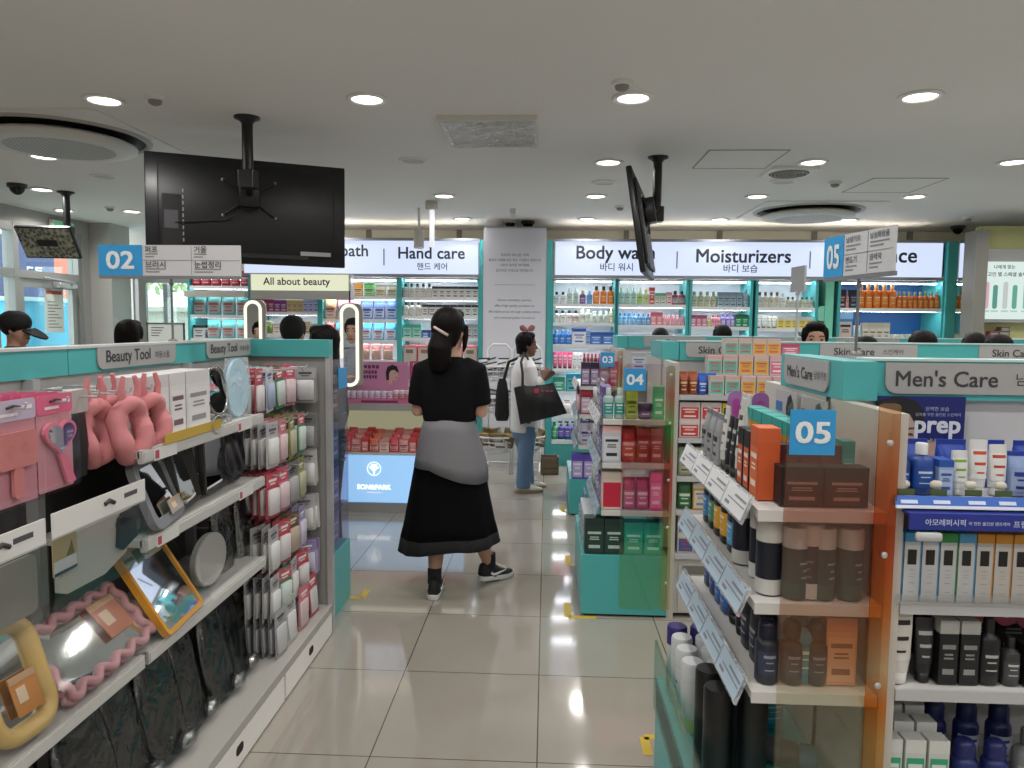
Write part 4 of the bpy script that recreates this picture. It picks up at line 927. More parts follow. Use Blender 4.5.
# --- flat things built on a tilted quadrilateral: mirrors leaning on the shelves
def frame_T(BL, BR, TL):
    BL, BR, TL = V(BL), V(BR), V(TL)
    u = (BR - BL); w = (TL - BL); W = u.length; u.normalize(); w = w - u * w.dot(u); H = w.length; w.normalize(); n = u.cross(w)
    T = Matrix(((u.x, -n.x, w.x, BL.x), (u.y, -n.y, w.y, BL.y), (u.z, -n.z, w.z, BL.z), (0, 0, 0, 1)))
    return T, W, H                # local: x right, y into the thing, z up
def leaning_mirror(BL, BR, TL, label, frame_hx, fw, style, glass=None, depth=.018, tagcard=None, film=None):
    T, W, H = frame_T(BL, BR, TL)
    t = bpy.data.objects.new('framed_mirror', None); COL.objects.link(t); t.matrix_world = T; t.empty_display_size = .1
    tag(t, label, 'mirror', LG)
    fm = M(frame_hx, .4)
    cx, cz = W / 2, H / 2
    if style == 'wavy':
        P = []
        nw = 5
        def side(x0, z0, x1, z1, n, amp):
            L = math.hypot(x1 - x0, z1 - z0); nx, nz = (z1 - z0) / L, -(x1 - x0) / L
            for i in range(n * 8):
                s = i / (n * 8); a = amp * math.sin(2 * math.pi * n * s)
                P.append((x0 + (x1 - x0) * s + nx * a, z0 + (z1 - z0) * s + nz * a))
        side(.03, .03, W - .03, .03, 5, .01); side(W - .03, .03, W - .03, H - .03, 3, .009); side(W - .03, H - .03, .03, H - .03, 5, .01); side(.03, H - .03, .03, .03, 3, .009)
        MB().tube([(x, -.004, z) for x, z in P], fw, 0, 10, closed=True).build('wavy_frame', fm, t)
        MB().tube([(x, .02, z) for x, z in P], fw, 0, 10, closed=True).build('frame_back_layer', M(frame_hx, .4), t)
        MB().box(.035, W - .035, .0, .008, .035, H - .035).build('mirror_glass', glass or MIRROR, t)
    elif style == 'puffy':
        P = rrect(fw, W - fw, fw, H - fw, .05, 6)
        MB().tube([(x, -.004, z) for x, z in P], fw, 0, 14, closed=True).build('puffy_frame', fm, t)
        MB().box(fw, W - fw, .0, .008, fw, H - fw).build('mirror_glass', glass or MIRROR, t)
    elif style == 'oval':
        P = [(cx + cx * math.cos(i * math.pi / 20), cz + cz * math.sin(i * math.pi / 20)) for i in range(40)]
        b = MB(); b.prism(P, 0, depth); b.build('backing', fm, t)
        b = MB(); b.prism([(cx + (x - cx) * .95, cz + (z - cz) * .95) for x, z in P], -.002, 0); b.build('mirror_glass', glass or MIRROR, t)
    else:
        P = rrect(0, W, 0, H, fw * 1.4, 5); Q = rrect(fw, W - fw, fw, H - fw, fw * .8, 5); k = len(P)
        b = MB()
        b.add([(x, y, z) for y in (-.004, depth) for x, z in P] + [(x, -.004, z) for x, z in Q] + [(x, .002, z) for x, z in Q],
              [(i, (i + 1) % k, 2 * k + (i + 1) % k, 2 * k + i) for i in range(k)] + [(i, (i + 1) % k, k + (i + 1) % k, k + i) for i in range(k)] + [(2 * k + i, 2 * k + (i + 1) % k, 3 * k + (i + 1) % k, 3 * k + i) for i in range(k)] + [tuple(range(k, 2 * k))])
        b.build('frame', fm, t)
        b = MB(); b.add([(x, .0018, z) for x, z in Q], [tuple(range(k))]); b.build('mirror_glass', glass or MIRROR, t)
    if tagcard:
        x0, x1, z0, z1, hx = tagcard
        c = MB().box(x0 * W, x1 * W, -.014, -.011, z0 * H, z1 * H).build('product_sticker', M(hx, .5), t)
        MB().box((x0 + .15 * (x1 - x0)) * W, (x0 + .5 * (x1 - x0)) * W, -.0155, -.0141, (z0 + .3 * (z1 - z0)) * H, (z0 + .7 * (z1 - z0)) * H).build('sticker_picture', M('#c9b49a', .5), c)
        MB().box(x0 * W, x1 * W, -.0155, -.0141, (z0 + .82 * (z1 - z0)) * H, z1 * H).build('sticker_band', M('#b09070', .5), c)
    if film: MB().box(-.012, W + .012, -.026, -.0245, -.01, H + .012).build('clear_bag', film, t)
    return t
SZ = .614
FILM = clear('#fdfdfd', .05, .06)
leaning_mirror(onZ(72, 712, SZ), onZ(163, 634, SZ), onX(43, 615, -1.29), 'pink wavy framed mirror leaning on the third shelf, with sticker', '#bd8d93', .0115, 'wavy', tagcard=(.58, .84, .34, .8, '#a8674c'), film=FILM)
leaning_mirror(onZ(-6, 764, SZ), onZ(62, 716, SZ), onX(-28, 630, -1.24), 'pale yellow puffy framed mirror nearest on the third shelf', '#c2a566', .021, 'puffy', tagcard=(.4, .78, .2, .52, '#b57a3c'), film=FILM)
leaning_mirror(onZ(169, 637, SZ), onZ(204, 603, SZ), onX(134, 545, -1.27), 'orange yellow framed mirror leaning on the third shelf past the wavy one', '#c98d24', .013, 'flat', tagcard=(.4, .78, .8, 1.0, '#a09c84'), film=FILM)
leaning_mirror(onZ(197, 597, SZ), onZ(228, 571, SZ), onX(193, 545, -1.19), 'frameless oval mirror leaning on the third shelf past the orange frame', '#8d8f8c', .012, 'oval', M('#cfcfca', .12, .35), film=FILM)  # whitish reflection put into the glass colour, not a true mirror surface
for i, (a, b_) in enumerate((((232, 566), (246, 550)), ((246, 553), (256, 543)))):
    p = onZ(*a, SZ)
    t = empty('bagged_mirror', (-1.24, p.y + .04 * i, .6), ('dark hand mirror in a shiny clear bag behind the oval mirror', 'dark hand mirror in a clear bag at the end of third shelf')[i], 'mirror', LG, RX)
    MB().loft([(.0, .02, .008), (.06, .02, .01), (.1, .05, .01), (.15, .065, .01), (.2, .05, .01), (.225, .02, .008)]).build('hand_mirror', M('#2e3133', .3), t)
    MB().loft([(0, .07, .03, 3), (.12, .085, .03, 3), (.25, .08, .006, 3)]).build('clear_bag', crinkle('#b9bdbe', .3), t)
# second shelf
S2 = .942
leaning_mirror(onZ(158, 533, S2), onZ(186, 510, S2), onX(131, 462, -1.19), 'grey framed mirror with folded stand on the second shelf', '#74777b', .03, 'flat', tagcard=(.45, .85, .1, .3, '#9a958c'))
leaning_mirror(onZ(182, 512, S2), onZ(201, 497, S2), onX(165, 452, -1.19), 'black framed stand mirror on the second shelf beside the grey one', '#23211f', .012, 'flat')
leaning_mirror(onZ(205, 496, S2), onZ(226, 484, S2), onX(191, 444, -1.19), 'black framed stand mirror next along the second shelf, second of two', '#2a2826', .012, 'flat')
leaning_mirror(onZ(228, 486, S2), onZ(248, 472, S2), onX(219, 438, -1.2), 'dark navy oval bagged mirror at the far end of second shelf', '#191d27', .01, 'oval', M('#20242e', .12, .6))
t = empty('flat_pack', (-1.25, 2.0, .932), 'flat dark pack with coral mark lying behind the grey mirror', 'pack', LG, RX)
MB().rbox(-.09, .09, -.06, .06, 0, .05, .006).build('body', M('#3b4038', .4), t)
MB().box(-.085, .085, -.0635, -.0605, .01, .04).build('card', M('#7f9488', .5), t)
# big carded mirror hanging in front of the second shelf
def big_pack(Y0_, Y1_, z0, z1, X, label, content, tagd):
    t = wempty('carded_mirror_pack', (X, (Y0_ + Y1_) / 2, z0), label, 'mirror', LG)
    hd = MB().box(X - .002, X + .001, Y0_, Y1_, z1 - .06, z1).build('header_card', M('#d6d5d2', .45), t)
    ym = Y0_ + (Y1_ - Y0_) * .56
    MB().tube([(X + .002, ym - .02, z1 - .025), (X + .002, ym, z1 - .02), (X + .002, ym + .02, z1 - .03)], .006, n=6).build('hang_slot', M('#2c2c2c', .6), hd)
    MB().box(X + .001, X + .0016, Y1_ - .1, Y1_ - .04, z1 - .03, z1 - .018).build('printed_lines', M('#4a4a4c', .6), hd)
    if content:
        P = [(Y0_ + .03 + a * (Y1_ - Y0_ - .06), z0 + .02 + c * (z1 - z0 - .09)) for a, c in ((0, .12), (.1, .02), (.55, 0), (.85, .2), (.93, .5), (.97, 1), (0, 1))]
        b = MB(); b.prism(P, X - .02, X - .012, 0, 'x'); b.build('mirror_panel', M('#b9b7b1', .35), t)
        c0, c1 = Y1_ - .12, Y1_ - .035
        b = MB(); b.prism([(c0 + .02, z0 + .06), (c0 - .005, z0 + .075), (c0 + .006, z0 + .15), (c0 - .002, z1 - .1), (c0 + .02, z1 - .07), (c1, z1 - .068), (c1 + .012, z1 - .1), (c1 - .005, z0 + .13), (c1, z0 + .08)], X - .012, X - .004, 0, 'x'); b.build('brush', M('#1b1e22', .5), t)
    else:
        b = MB(); b.prism(rrect(Y0_ + .02, Y1_ - .02, z0 + .02, z1 - .07, .02), X - .016, X - .008, 0, 'x'); b.build('mirror_panel', M('#8a8985', .35), t)
    if tagd:
        s = MB().box(X - .003, X - .001, Y0_ + .0, Y0_ + .085, z1 - .145, z1 - .06).build('picture_card', M('#a99873', .5), t)
        MB().box(X - .001, X - .0004, Y0_ + .003, Y0_ + .082, z1 - .143, z1 - .112).build('white_caption', M('#c6c8cc', .5), s)
        MB().box(X - .0004, X + .0002, Y0_ + .003, Y0_ + .082, z1 - .145, z1 - .138).build('navy_edge', M('#2b3550', .5), s)
        MB().prism([(Y0_ + .045, z1 - .11), (Y0_ + .075, z1 - .11), (Y0_ + .066, z1 - .075), (Y0_ + .06, z1 - .088)], X - .001, X - .0004, 0, 'x').build('picture', M('#6a5a34', .6), s)
    MB().box(X + .002, X + .0032, Y0_ - .004, Y1_ + .004, z0, z1 - .055).build('clear_bag', clear('#f4f4f4', .07, .1), t)
big_pack(1.56, 1.94, .895, 1.122, -1.09, 'large clear pack with grey mirror and dark brush under a white header card', True, True)
big_pack(1.25, 1.552, .895, 1.115, -1.1, 'clear pack with white header hanging at the near edge by the large pack', False, False)
# bagged dark hand mirrors standing on the base deck
for i, (Y, dx, r) in enumerate(((1.62, 0, .2), (1.83, .01, -.1), (2.03, 0, .12), (2.22, .0, -.05), (2.42, -.01, .1), (2.62, 0, .0), (2.78, -.01, .1))):
    t = empty('bagged_hand_mirror', (-1.2 + dx, Y, .158), f'dark oval mirror in a crinkled bag on the base deck, {ORD[i]} from near end', 'mirror', 'bagged hand mirrors on the base deck', RX + r)
    T = Matrix.Rotation(-.16, 4, 'X')
    b = MB(); b.T = T; b.loft([(.004, .03, .012), (.03, .07, .012), (.12, .1, .012), (.22, .098, .012), (.3, .07, .012), (.34, .025, .01)], 0, 20); b.build('hand_mirror', M('#1e2024', .2, .3), t)
    b = MB(); b.T = Matrix.Translation((.0, .03, 0)) @ Matrix.Rotation(-.16, 4, 'X'); b.loft([(.004, .03, .01), (.05, .07, .01), (.18, .09, .01), (.3, .06, .01)], 0, 16); b.build('stand_back', M('#17181b', .5), t)
    b = MB(); b.T = T; b.loft([(0, .1, .04, 3), (.04, .11, .035, 2.6), (.2, .112, .022, 2.6), (.345, .09, .012, 2.6), (.37, .03, .006)], 0, 20); b.build('clear_bag', crinkle('#c4c8ca', .16), t)
    b = MB(); b.ball((.05, -.045, .035), .05, .025, .03, 0, 10, 6); b.build('bag_gather', crinkle('#d6d9da', .35), t)
# --- peg hooks with hanging cards, far bay and wing panel
PEGC = [('pink', ('#b86a78', '#c9b4b8', '#c24a64', '#e6d5d8')), ('white', ('#b4b3b2', '#c9c9c8', '#a9a8ac', '#5a5a60')), ('silver', ('#8f9092', '#b9babc', '#a0a0a4', '#3f4044')), ('red white', ('#a83a48', '#c4c0c0', '#b8505c', '#e9dede')), ('yellow violet', ('#b59a3a', '#a08fb4', '#c9b46a', '#5a4a7a')),
        ('green pink', ('#2f7a5c', '#b9c4be', '#c04a5c', '#e3e6e3')), ('olive', ('#8a8a58', '#a8a68a', '#74784a', '#dcdcc4')), ('white blue', ('#c2c3c6', '#9aa4bc', '#d0d1d4', '#3a4f8a')), ('brown', ('#5a4636', '#a9998a', '#6f5844', '#d9cfc4')), ('rosy', ('#b98088', '#c9b2b4', '#c8707c', '#eadcde')), ('black', ('#26262a', '#6f7074', '#3a3a3e', '#c4c4c6')), ('grey', ('#77787a', '#9a9b9d', '#6a6b6e', '#2f3032')), ('lilac', ('#9a90b0', '#bcb6c8', '#8478a4', '#e6e2ee')), ('charcoal', ('#3a3a3c', '#8a8a8a', '#505054', '#d0d0d0'))]
def pegs(zs, cols, plane, tag_):
    for ri, z in enumerate(zs):
        for ci, c in enumerate(cols):
            depth_n = 4 if plane == 'back' else 2
            col, spec = None, None
            k = (ri * 3 + ci * 2 + (5 if plane == 'wing' else 0)) % len(PEGC)
            nm, cl = PEGC[RND.randrange(len(PEGC))]
            w, h = (.105, .19) if plane == 'back' else (.1, .17)
            mats = [M(x, .35) for x in cl]
            for q in range(depth_n):
                if plane == 'back': loc = (-1.13 - .035 * q - .05 * (ri == 0), c + RND.uniform(-.006, .006), z - h); rz = RX + RND.uniform(-.25, .1)
                else: loc = (c + RND.uniform(-.004, .004), WY - .1 + .045 * q, z - h); rz = RND.uniform(.1, .5)
                lb = f'{nm} hanging pack, {("front", "second", "third", "last")[q]} on the {ORD[ci]} peg, {ORD[ri]} {tag_} row'
                product('card', w, .022, h, cl, loc, lb, 'hanging packs on the far pegs', rz, True, roll=RND.uniform(-.05, .05))
    t = wempty('peg_hooks', (-1.3, 3.2, zs[0]), f'rows of steel peg hooks on the {tag_} panel', 'hooks')
    m = MB()
    for z in zs:
        for c in cols:
            if plane == 'back': m.tube([(GX - .0145, c, z - .012), (-1.1, c, z - .012), (-1.095, c, z)], .003, n=6)
            else: m.tube([(c, WY - .0005, z - .012), (c, WY - .13, z - .012), (c, WY - .135, z)], .003, n=6)
    m.build('hooks', METAL, t)
pegs((1.36, 1.14, .93, .7, .49), (2.98, 3.1, 3.22, 3.34), 'back', 'far bay')
pegs((1.34, 1.12, .94, .72, .5), (-1.28, -1.15), 'wing', 'wing panel')
# carded packs standing upright on the far base deck
for r_, (Y, n_, pk) in enumerate(((2.99, 10, 2), (3.13, 10, 1), (3.28, 8, 9), (3.43, 8, 3))):
    for i in range(n_):
        nm, cl = PEGC[pk]
        product('card', .115, .012, .2 - .01 * (i % 2), cl, (-1.105 - .031 * i, Y + RND.uniform(-.008, .008), .147), f'{nm} carded pack on the far base deck, {ORD[r_]} column, {ORD[i]} from aisle', 'carded packs filed on the far base deck', RX + RND.uniform(-.12, .05), True, lean=RND.uniform(-.08, .02))
# end cap behind the wing: acrylic tray stack seen edge on
t = wempty('end_display', (-1.2, 3.9, 0), 'end display with violet boxes on acrylic shelves beyond the beauty tool gondola', 'display stand')
MB().box(-1.44, -1.095, WY + .055, 4.05, 0, .34).build('base', TEAL, t)
MB().box(-1.108, -1.102, WY + .055, 4.05, .34, 1.36).build('acrylic_side', clear('#e6e6f2', .14, .05), t)
for z in (.56, .8, 1.06): MB().box(-1.44, -1.109, WY + .055, 4.05, z - .012, z).build('shelf', clear('#dfe6e8', .3, .1), t)
MB().prism(rrect(WY + .3, WY + .46, 1.2, 1.31, .004), -1.101, -1.097, 0, 'x').build('number_plate', SIGNBLUE, t)
for z, its in ((.34, [(2, 'carton', 'lilac wide', .2, .1, .18, ('#8f82b8', '#7f72aa', '#a598c8', '#e0daf0'))]), (.56, [(3, 'carton', 'violet', .14, .1, .2, ('#7f74b4', '#6c62a4', '#968cc4', '#e0daf0'))]), (.8, [(3, 'carton', 'slate blue', .14, .1, .2, ('#5f7898', '#4f6888', '#7f94ac', '#dbe2ea'))]), (1.06, [(3, 'carton', 'brown gold', .14, .1, .2, ('#7a5a3c', '#a8843c', '#94704a', '#e6d6b4'))])):
    row("the acrylic end display's " + {.34: 'lowest', .56: 'second', .8: 'third', 1.06: 'top'}[z] + ' tray', its, (-1.15, WY + .07, z), (-1.15, 4.03, z), RX, False, None, 'near end')
# ================================================================== RIGHT GONDOLAS (rows run away from the aisle, end caps face it)
def gondola_row(label, Xw, Xe, Yf, Yh, shelves, plates, base_h=.34, deep=.62, rail=True):
    """Xw = wing panel, Yf = shelf front edge, Yh = header face"""
    t = wempty('gondola_shelving', ((Xw + Xe) / 2, Yh, 0), label, 'shelving')
    MB().box(Xw, Xe, Yh + .02, Yh + .05, base_h, HB).build('back_panel', M('#b9b9bb', .5), t)
    hd = MB().box(Xw + .092, Xe, Yh, Yh + .09, HB, HT).build('header', TEAL, t)
    MB().box(Xw + .092, Xe, Yh - .004, Yh + .094, HT, HT + .006).build('header_cap', M('#b5cfcc', .35), t)
    MB().box(Xw, Xe, Yf + .02, Yh + deep, .02, base_h).build('base', M('#c4c3bf', .45), t)
    x = Xw + .06
    while x + .7 < Xe:
        d = MB().box(x, x + .74, Yf + .004, Yf + .02, .03, base_h - .05).build('drawer', M('#b3b1ac', .45), t)
        MB().box(x + .02, x + .72, Yf + .0, Yf + .004, base_h - .1, base_h - .055).build('drawer_grip', M('#6f6d68', .5), d)
        x += .78
    MB().box(Xw, Xw + .035, Yf, Yh + deep, 0, HB).build('wing_panel', M('#b9b6b0', .5), t)
    for z in shelves:
        s = MB().box(Xw + .036, Xe, Yf + .004, Yh + .02, z - .02, z).build('shelf', M('#c9c8c6', .4), t)
        if rail: MB().box(Xw + .036, Xe, Yf - .004, Yf + .004, z - .022, z + .004).build('price_rail', M('#b4b5b7', .3), s)
    for x0, x1, wd in plates:
        plate(t, ((x0 + x1) / 2, Yh, (HB + HT) / 2 + .006), (1, 0, 0), (0, 0, 1), x1 - x0, .082, wd)
    return t
def end_cap(label, Xb, Xs, Xw, Yn, Yf_, shelves, num, film, film2, base_h=.32, glass=None, header=None, Yhead=None):
    """tower facing the aisle: teal base, shelves, film-coated acrylic ends with a number plate"""
    t = wempty('end_cap_display', ((Xb + Xw) / 2, (Yn + Yf_) / 2, 0), label, 'display stand')
    Xw -= .003
    MB().box(Xb, Xw, Yn, Yf_, 0.015, base_h).build('base', TEAL, t)
    MB().box(Xb + .02, Xw, Yn + .02, Yf_ - .02, 0, .015).build('plinth', M('#2a2a2a', .7), t)
    for z in shelves:
        s = MB().box(Xs + .01, Xw, Yn + .008, Yf_, z - .02, z).build('shelf', M('#c6c5c2', .4), t)
        T = Matrix.Translation((Xs - .008, 0, z - .005)) @ Matrix.Rotation(.38, 4, 'Y')
        b = MB(); b.T = T; b.box(-.006, 0, Yn + .01, Yf_, -.036, .034); b.build('clear_rail', milky('#cdd2d6', .5, .1), s)
        b = MB(); b.T = T; L = (Yf_ - Yn - .02) / 4
        for k in range(4): b.box(-.0085, -.0065, Yn + .015 + k * L, Yn + .012 + (k + .97) * L, -.03, .028)
        pc = b.build('price_cards', M('#cfd1d3' if z > 1 else '#a9bccb', .4), s)
        b = MB(); b.T = T
        for k in range(4):
            y_ = Yn + .02 + k * L
            b.box(-.0092, -.0085, y_, y_ + L * .5, .008, .014).box(-.0092, -.0085, y_, y_ + L * .75, -.004, -.001).box(-.0092, -.0085, y_ + L * .6, y_ + L * .8, -.02, -.012)
        b.build('printed_lines', M('#7d7f88', .5), pc)
        MB().box(Xs + .01, Xw, Yn + .0, Yn + .008, z - .026, z).build('shelf_front', M('#c6c5c2', .4), s)
    if glass: MB().box(Xb - .008, Xb, Yn + .01, Yf_, base_h - .1, glass).build('glass_guard', clear('#cfe8e4', .2, .04), t)
    xa = Xs + (Xw - Xs) * film[0]
    p = MB(); p.prism(rrect(xa, Xw - .035, .05, film[1], .03), Yn - .012, Yn - .004); fp = p.build('acrylic_panel', film[2], t)
    p = MB(); p.prism(rrect(Xw - .034, Xw + .012, .05, film[1] - .008, .012), Yn - .02, Yn - .012); p.build('acrylic_edge_panel', film2, t)
    b = MB()
    for z in (.2, .5, .75, 1.05, 1.3): b.ball((Xw - .01, Yn - .022, z), .008, .006, .008, 0, 8, 5)
    b.build('standoff_screws', METAL, t)
    nw = film[3]
    pl = MB().box(xa + .004, xa + .004 + nw, Yn - .017, Yn - .0125, film[1] - .025 - nw * 1.02, film[1] - .025).build('number_plate', SIGNBLUE, t)
    lettering(num, pl, M('#e3eaee', .5), (xa + .004 + nw / 2, Yn - .0172, film[1] - .025 - nw * .51), width=nw * .78, height=nw * .5, bold=.018)
    yh = Yhead
    MB().box(Xw + .003, Xw + .09, yh, Yf_, HB + .001, HT).build('wing_header', TEAL, t)
    if header: plate(t, (Xw + .003, (yh + Yf_) / 2 + .02, (HB + HT) / 2 + .004), (0, -1, 0), (0, 0, 1), (Yf_ - yh) * .72, .085, header)
    return t
F05 = dichroic('iridescent_film_clear', [(0, '#f8faf6', '#d8ffe4'), (.52, '#f6f6f0', '#fff0d8'), (.6, '#f4e8dc', '#ffc8a0'), (.7, '#f2ecea', '#ffe0d4'), (.84, '#f0e0da', '#ffc0b0'), (.95, '#f4eeec', '#e0ffe8'), (1, '#f6f6f4', '#e8fff0')], .08)
F05E = dichroic('iridescent_film_orange', [(0, '#f0e2c8', '#ffd9a0'), (.44, '#f0deb8', '#ffcf90'), (.5, '#f2c894', '#ffb060'), (.56, '#f6ecdc', '#ffe6c0'), (.66, '#f0c898', '#ffa868'), (.76, '#eeb096', '#ff9a68'), (.88, '#ecbc9c', '#ffb080'), (1, '#f0e0cc', '#ffe9c8')], .18)
F04 = dichroic('iridescent_film_rose', [(0, '#f6faf2', '#c8ffd0'), (.2, '#f4faf0', '#c8ffd0'), (.38, '#f8f6f4', '#ffe0ec'), (.55, '#f8f0ee', '#ffc8c8'), (.68, '#f4e6e4', '#ffc8c0'), (.8, '#f4f4ee', '#d8ffe0'), (1, '#f8f2f6', '#ffe0f6')], .12)
F04E = dichroic('iridescent_film_green_red', [(0, '#f2f0de', '#fff0c0'), (.35, '#eef2d8', '#f4ffc0'), (.47, '#ecc4be', '#ff7a70'), (.6, '#eeccc0', '#ff9a80'), (.72, '#d2eecc', '#70ff80'), (.85, '#eacfc6', '#ff9a80'), (1, '#ecf4ea', '#d0ffd8')], .18)
# ---------------- 05: men's care
G5 = gondola_row("men's care gondola nearest the camera with teal header and grey plate", .765, 3.4, 1.66, 2.0, (1.172, .932, .73, .44), ((.895, 1.42, (("Men's Care", -.105, None, .262), ('남성기초', .135, None, .125))), (1.75, 2.27, (("Men's Care", -.06, None, .245), ('남성기초', .155, None, .1)))))
end_cap("end cap numbered 05 with orange film acrylic, near men's care", .387, .47, .765, 1.66, 2.45, (1.14, .925, .715), '05', (.22, 1.395, F05, .098), F05E, .36, .49, (("Men's Care", -.04, None, .22), ('남성기초', .13, None, .09)), 1.94)
Y5 = 1.69
NB = '#20488f'
# top shelf of men's care: blue toners, tubes, pouches
ROW = "the men's care top shelf"
row(ROW, [(1, 'bottle', 'deep blue white-capped', .06, .045, .105, ('#16387f', '#c9ccd2', '#1d4592', '#b8c4da')), (1, 'bottle', 'deep blue boxed', .07, .05, .115, ('#1a3f8c', '#cfd2d6', '#214c9c', '#c2cde0')), (1, 'carton', 'pale blue', .045, .05, .08, ('#8fa6cf', '#2450a4', '#a6b9da', '#2f55a0')), (1, 'tube', 'white green-headed', .05, .04, .1, ('#c8cacb', '#b4b8ba', '#d2d4d4', '#6f9a2c')), (1, 'tube', 'white orange-headed', .055, .04, .125, ('#cacccd', '#b9bcbe', '#d6d7d7', '#b8442a')), (1, 'tube', 'white red-lettered', .055, .04, .115, ('#cccdcc', '#bcbebf', '#d8d8d6', '#a83a34')), (4, 'pouch', 'blue refill', .07, .045, .1, ('#7f93bf', '#1f3a9a', '#98a8cc', '#1c348c'))],
    (.785, Y5 + .0, 1.174), (1.26, Y5 + .0, 1.174), 0, True)
row("the men's care top shelf rear rank", [(6, 'pouch', 'royal blue', .07, .045, .11, ('#1b3fa0', '#1a3690', '#2450b4', '#a9b8dc'))], (.84, Y5 + .1, 1.174), (1.4, Y5 + .1, 1.174), 0, True)
# little white testers with green captions
for i, x in enumerate((.8, .87, .945, 1.01, 1.075)):
    t = empty('tester_pad', (x, 1.668, 1.182), f'small white tester swab with green caption on the blue rail, {ORD[i]} from left', 'tester', "testers on the men's care rail")
    MB().ball((0, 0, .022), .014, .008, .01, 0, 12, 7).build('pad', M('#c9c6b8', .6), t)
    MB().box(-.018, .018, -.014, -.011, .0, .014).build('caption', M('#4b5a34', .5), t)
t = wempty('promo_rail', (1.1, 1.62, 1.1), 'blue promotional shelf rail with white Korean lettering below the blue bottles', 'sign')
T = Matrix.Translation((0, 1.65, 1.181)) @ Matrix.Rotation(-.5, 4, 'X')
b = MB(); b.T = T; b.box(.77, 1.14, -.004, 0, -.022, 0); up = b.build('upper_strip', M('#2a5fb8', .4), t)
b = MB(); b.T = T; b.box(.77, 1.14, -.005, -.0, -.029, -.022); b.build('white_strip', M('#cdd3dc', .4), t)
lo = MB().box(.79, 1.7, 1.612, 1.618, 1.116, 1.152).build('lower_board', M('#23328c', .4), t)
MB().box(.79, 1.7, 1.6185, 1.65, 1.146, 1.152).build('board_return', M('#23328c', .4), t)
for s, x, w, z in (('아모레퍼시픽', .865, .085, 1.133), ('이 만든 올인원 맨즈케어', .957, .086, 1.132), ('프렙 바이 비레디', 1.065, .115, 1.132)): lettering(s, lo, M('#c3cbe2', .5), (x, 1.612, z), width=w, bold=.01)
for k, x in enumerate((.8, .87, .945, 1.01, 1.075)):
    b = MB(); b.T = T; b.box(x - .018, x + .018, -.0052, -.004, -.018, -.01); b.build('caption', M('#c9d4ea', .5), up)
t = wempty('alarm_tag', (.83, 1.6, 1.06), 'small white plastic clip under the blue promotional rail', 'clip')
MB().rbox(.8, .855, 1.596, 1.611, 1.094, 1.112, .006).build('body', M('#b9babb', .3), t)
# slim cartons on the second shelf
row("the men's care second shelf", [(1, 'window', 'blue-topped white', .037, .035, .158, ('#c3c5c6', '#3f8fc4', '#9a9c9e', '#1a1614')), (2, 'window', 'sky-blue topped', .037, .035, .158, ('#c3c5c6', '#3c8cc0', '#9a9c9e', '#1a1614')), (1, 'window', 'green topped', .037, .035, .158, ('#c3c5c6', '#2f8a4a', '#9a9c9e', '#1a1614')), (1, 'window', 'pale blue topped', .037, .035, .158, ('#c3c5c6', '#4f98c8', '#9a9c9e', '#1a1614')), (9, 'window', 'orange topped', .037, .035, .158, ('#c4c1bd', '#c98a2c', '#a09a92', '#1a1614'))], (.772, Y5 - .015, .932), (1.33, Y5 - .015, .932), 0, True)
t = wempty('shelf_guard', (1.1, 1.655, .94), 'clear plastic guard strip before the slim cartons', 'guard')
MB().box(.79, 1.6, 1.652, 1.655, .932, .956).build('strip', clear('#f2f4f6', .22, .06), t)
# third shelf: white tube, black tubes and bottles with white tags
row("the men's care third shelf", [(1, 'tube', 'big white', .066, .045, .185, ('#cbc9c3', '#d2d0ca', '#d4d2cc', '#26241f'))], (.785, Y5 - .01, .732), (.855, Y5 - .01, .732), 0, True)
row("the men's care third shelf", [(1, 'tube', 'black tagged', .042, .04, .15, ('#242527', '#1a1b1c', '#2f3032', '#b0b0ae')), (2, 'carton', 'tall black white-topped', .042, .04, .15, ('#161618', '#a9a9a6', '#1c1c1e', '#8a8a88')), (1, 'bottle', 'black tagged', .048, .04, .155, ('#17181a', '#0f1011', '#1c1d1f', '#bcbcb8')), (1, 'bottle', 'charcoal', .04, .04, .11, ('#3a3b3d', '#1a1b1c', '#484a4c', '#c4c4c0')), (3, 'carton', 'black grey-faced', .045, .04, .095, ('#141416', '#0f0f11', '#1b1c1e', '#a6a6a2')), (3, 'carton', 'black white-tagged', .05, .045, .1, ('#111113', '#a4a4a2', '#1a1a1c', '#b0b0ae'))], (.86, Y5, .732), (1.42, Y5, .732), 0, True, start=1)
row("the men's care third shelf rear rank", [(6, 'carton', 'black silver-lettered', .08, .05, .16, ('#161618', '#121214', '#1d1e20', '#77787a'))], (.93, Y5 + .15, .732), (1.5, Y5 + .15, .732), 0, True)
for i in range(3):
    t = empty('face_tag', (1.06 + .055 * i, Y5 + .1, .875 - .008 * i), f'round rose tag with small face pictures above black packs, {ORD[i]} from left', 'tag', "rose tags on the men's care shelf")
    MB().prism([(.03 * math.cos(j * math.pi / 10), .03 * math.sin(j * math.pi / 10)) for j in range(20)], -.002, .002).build('disc', M('#b0546a', .5), t)
    MB().prism([(.014 * math.cos(j * math.pi / 8), .004 + .014 * math.sin(j * math.pi / 8)) for j in range(16)], -.003, -.002).build('face_spot', M('#c9a898', .5), t)
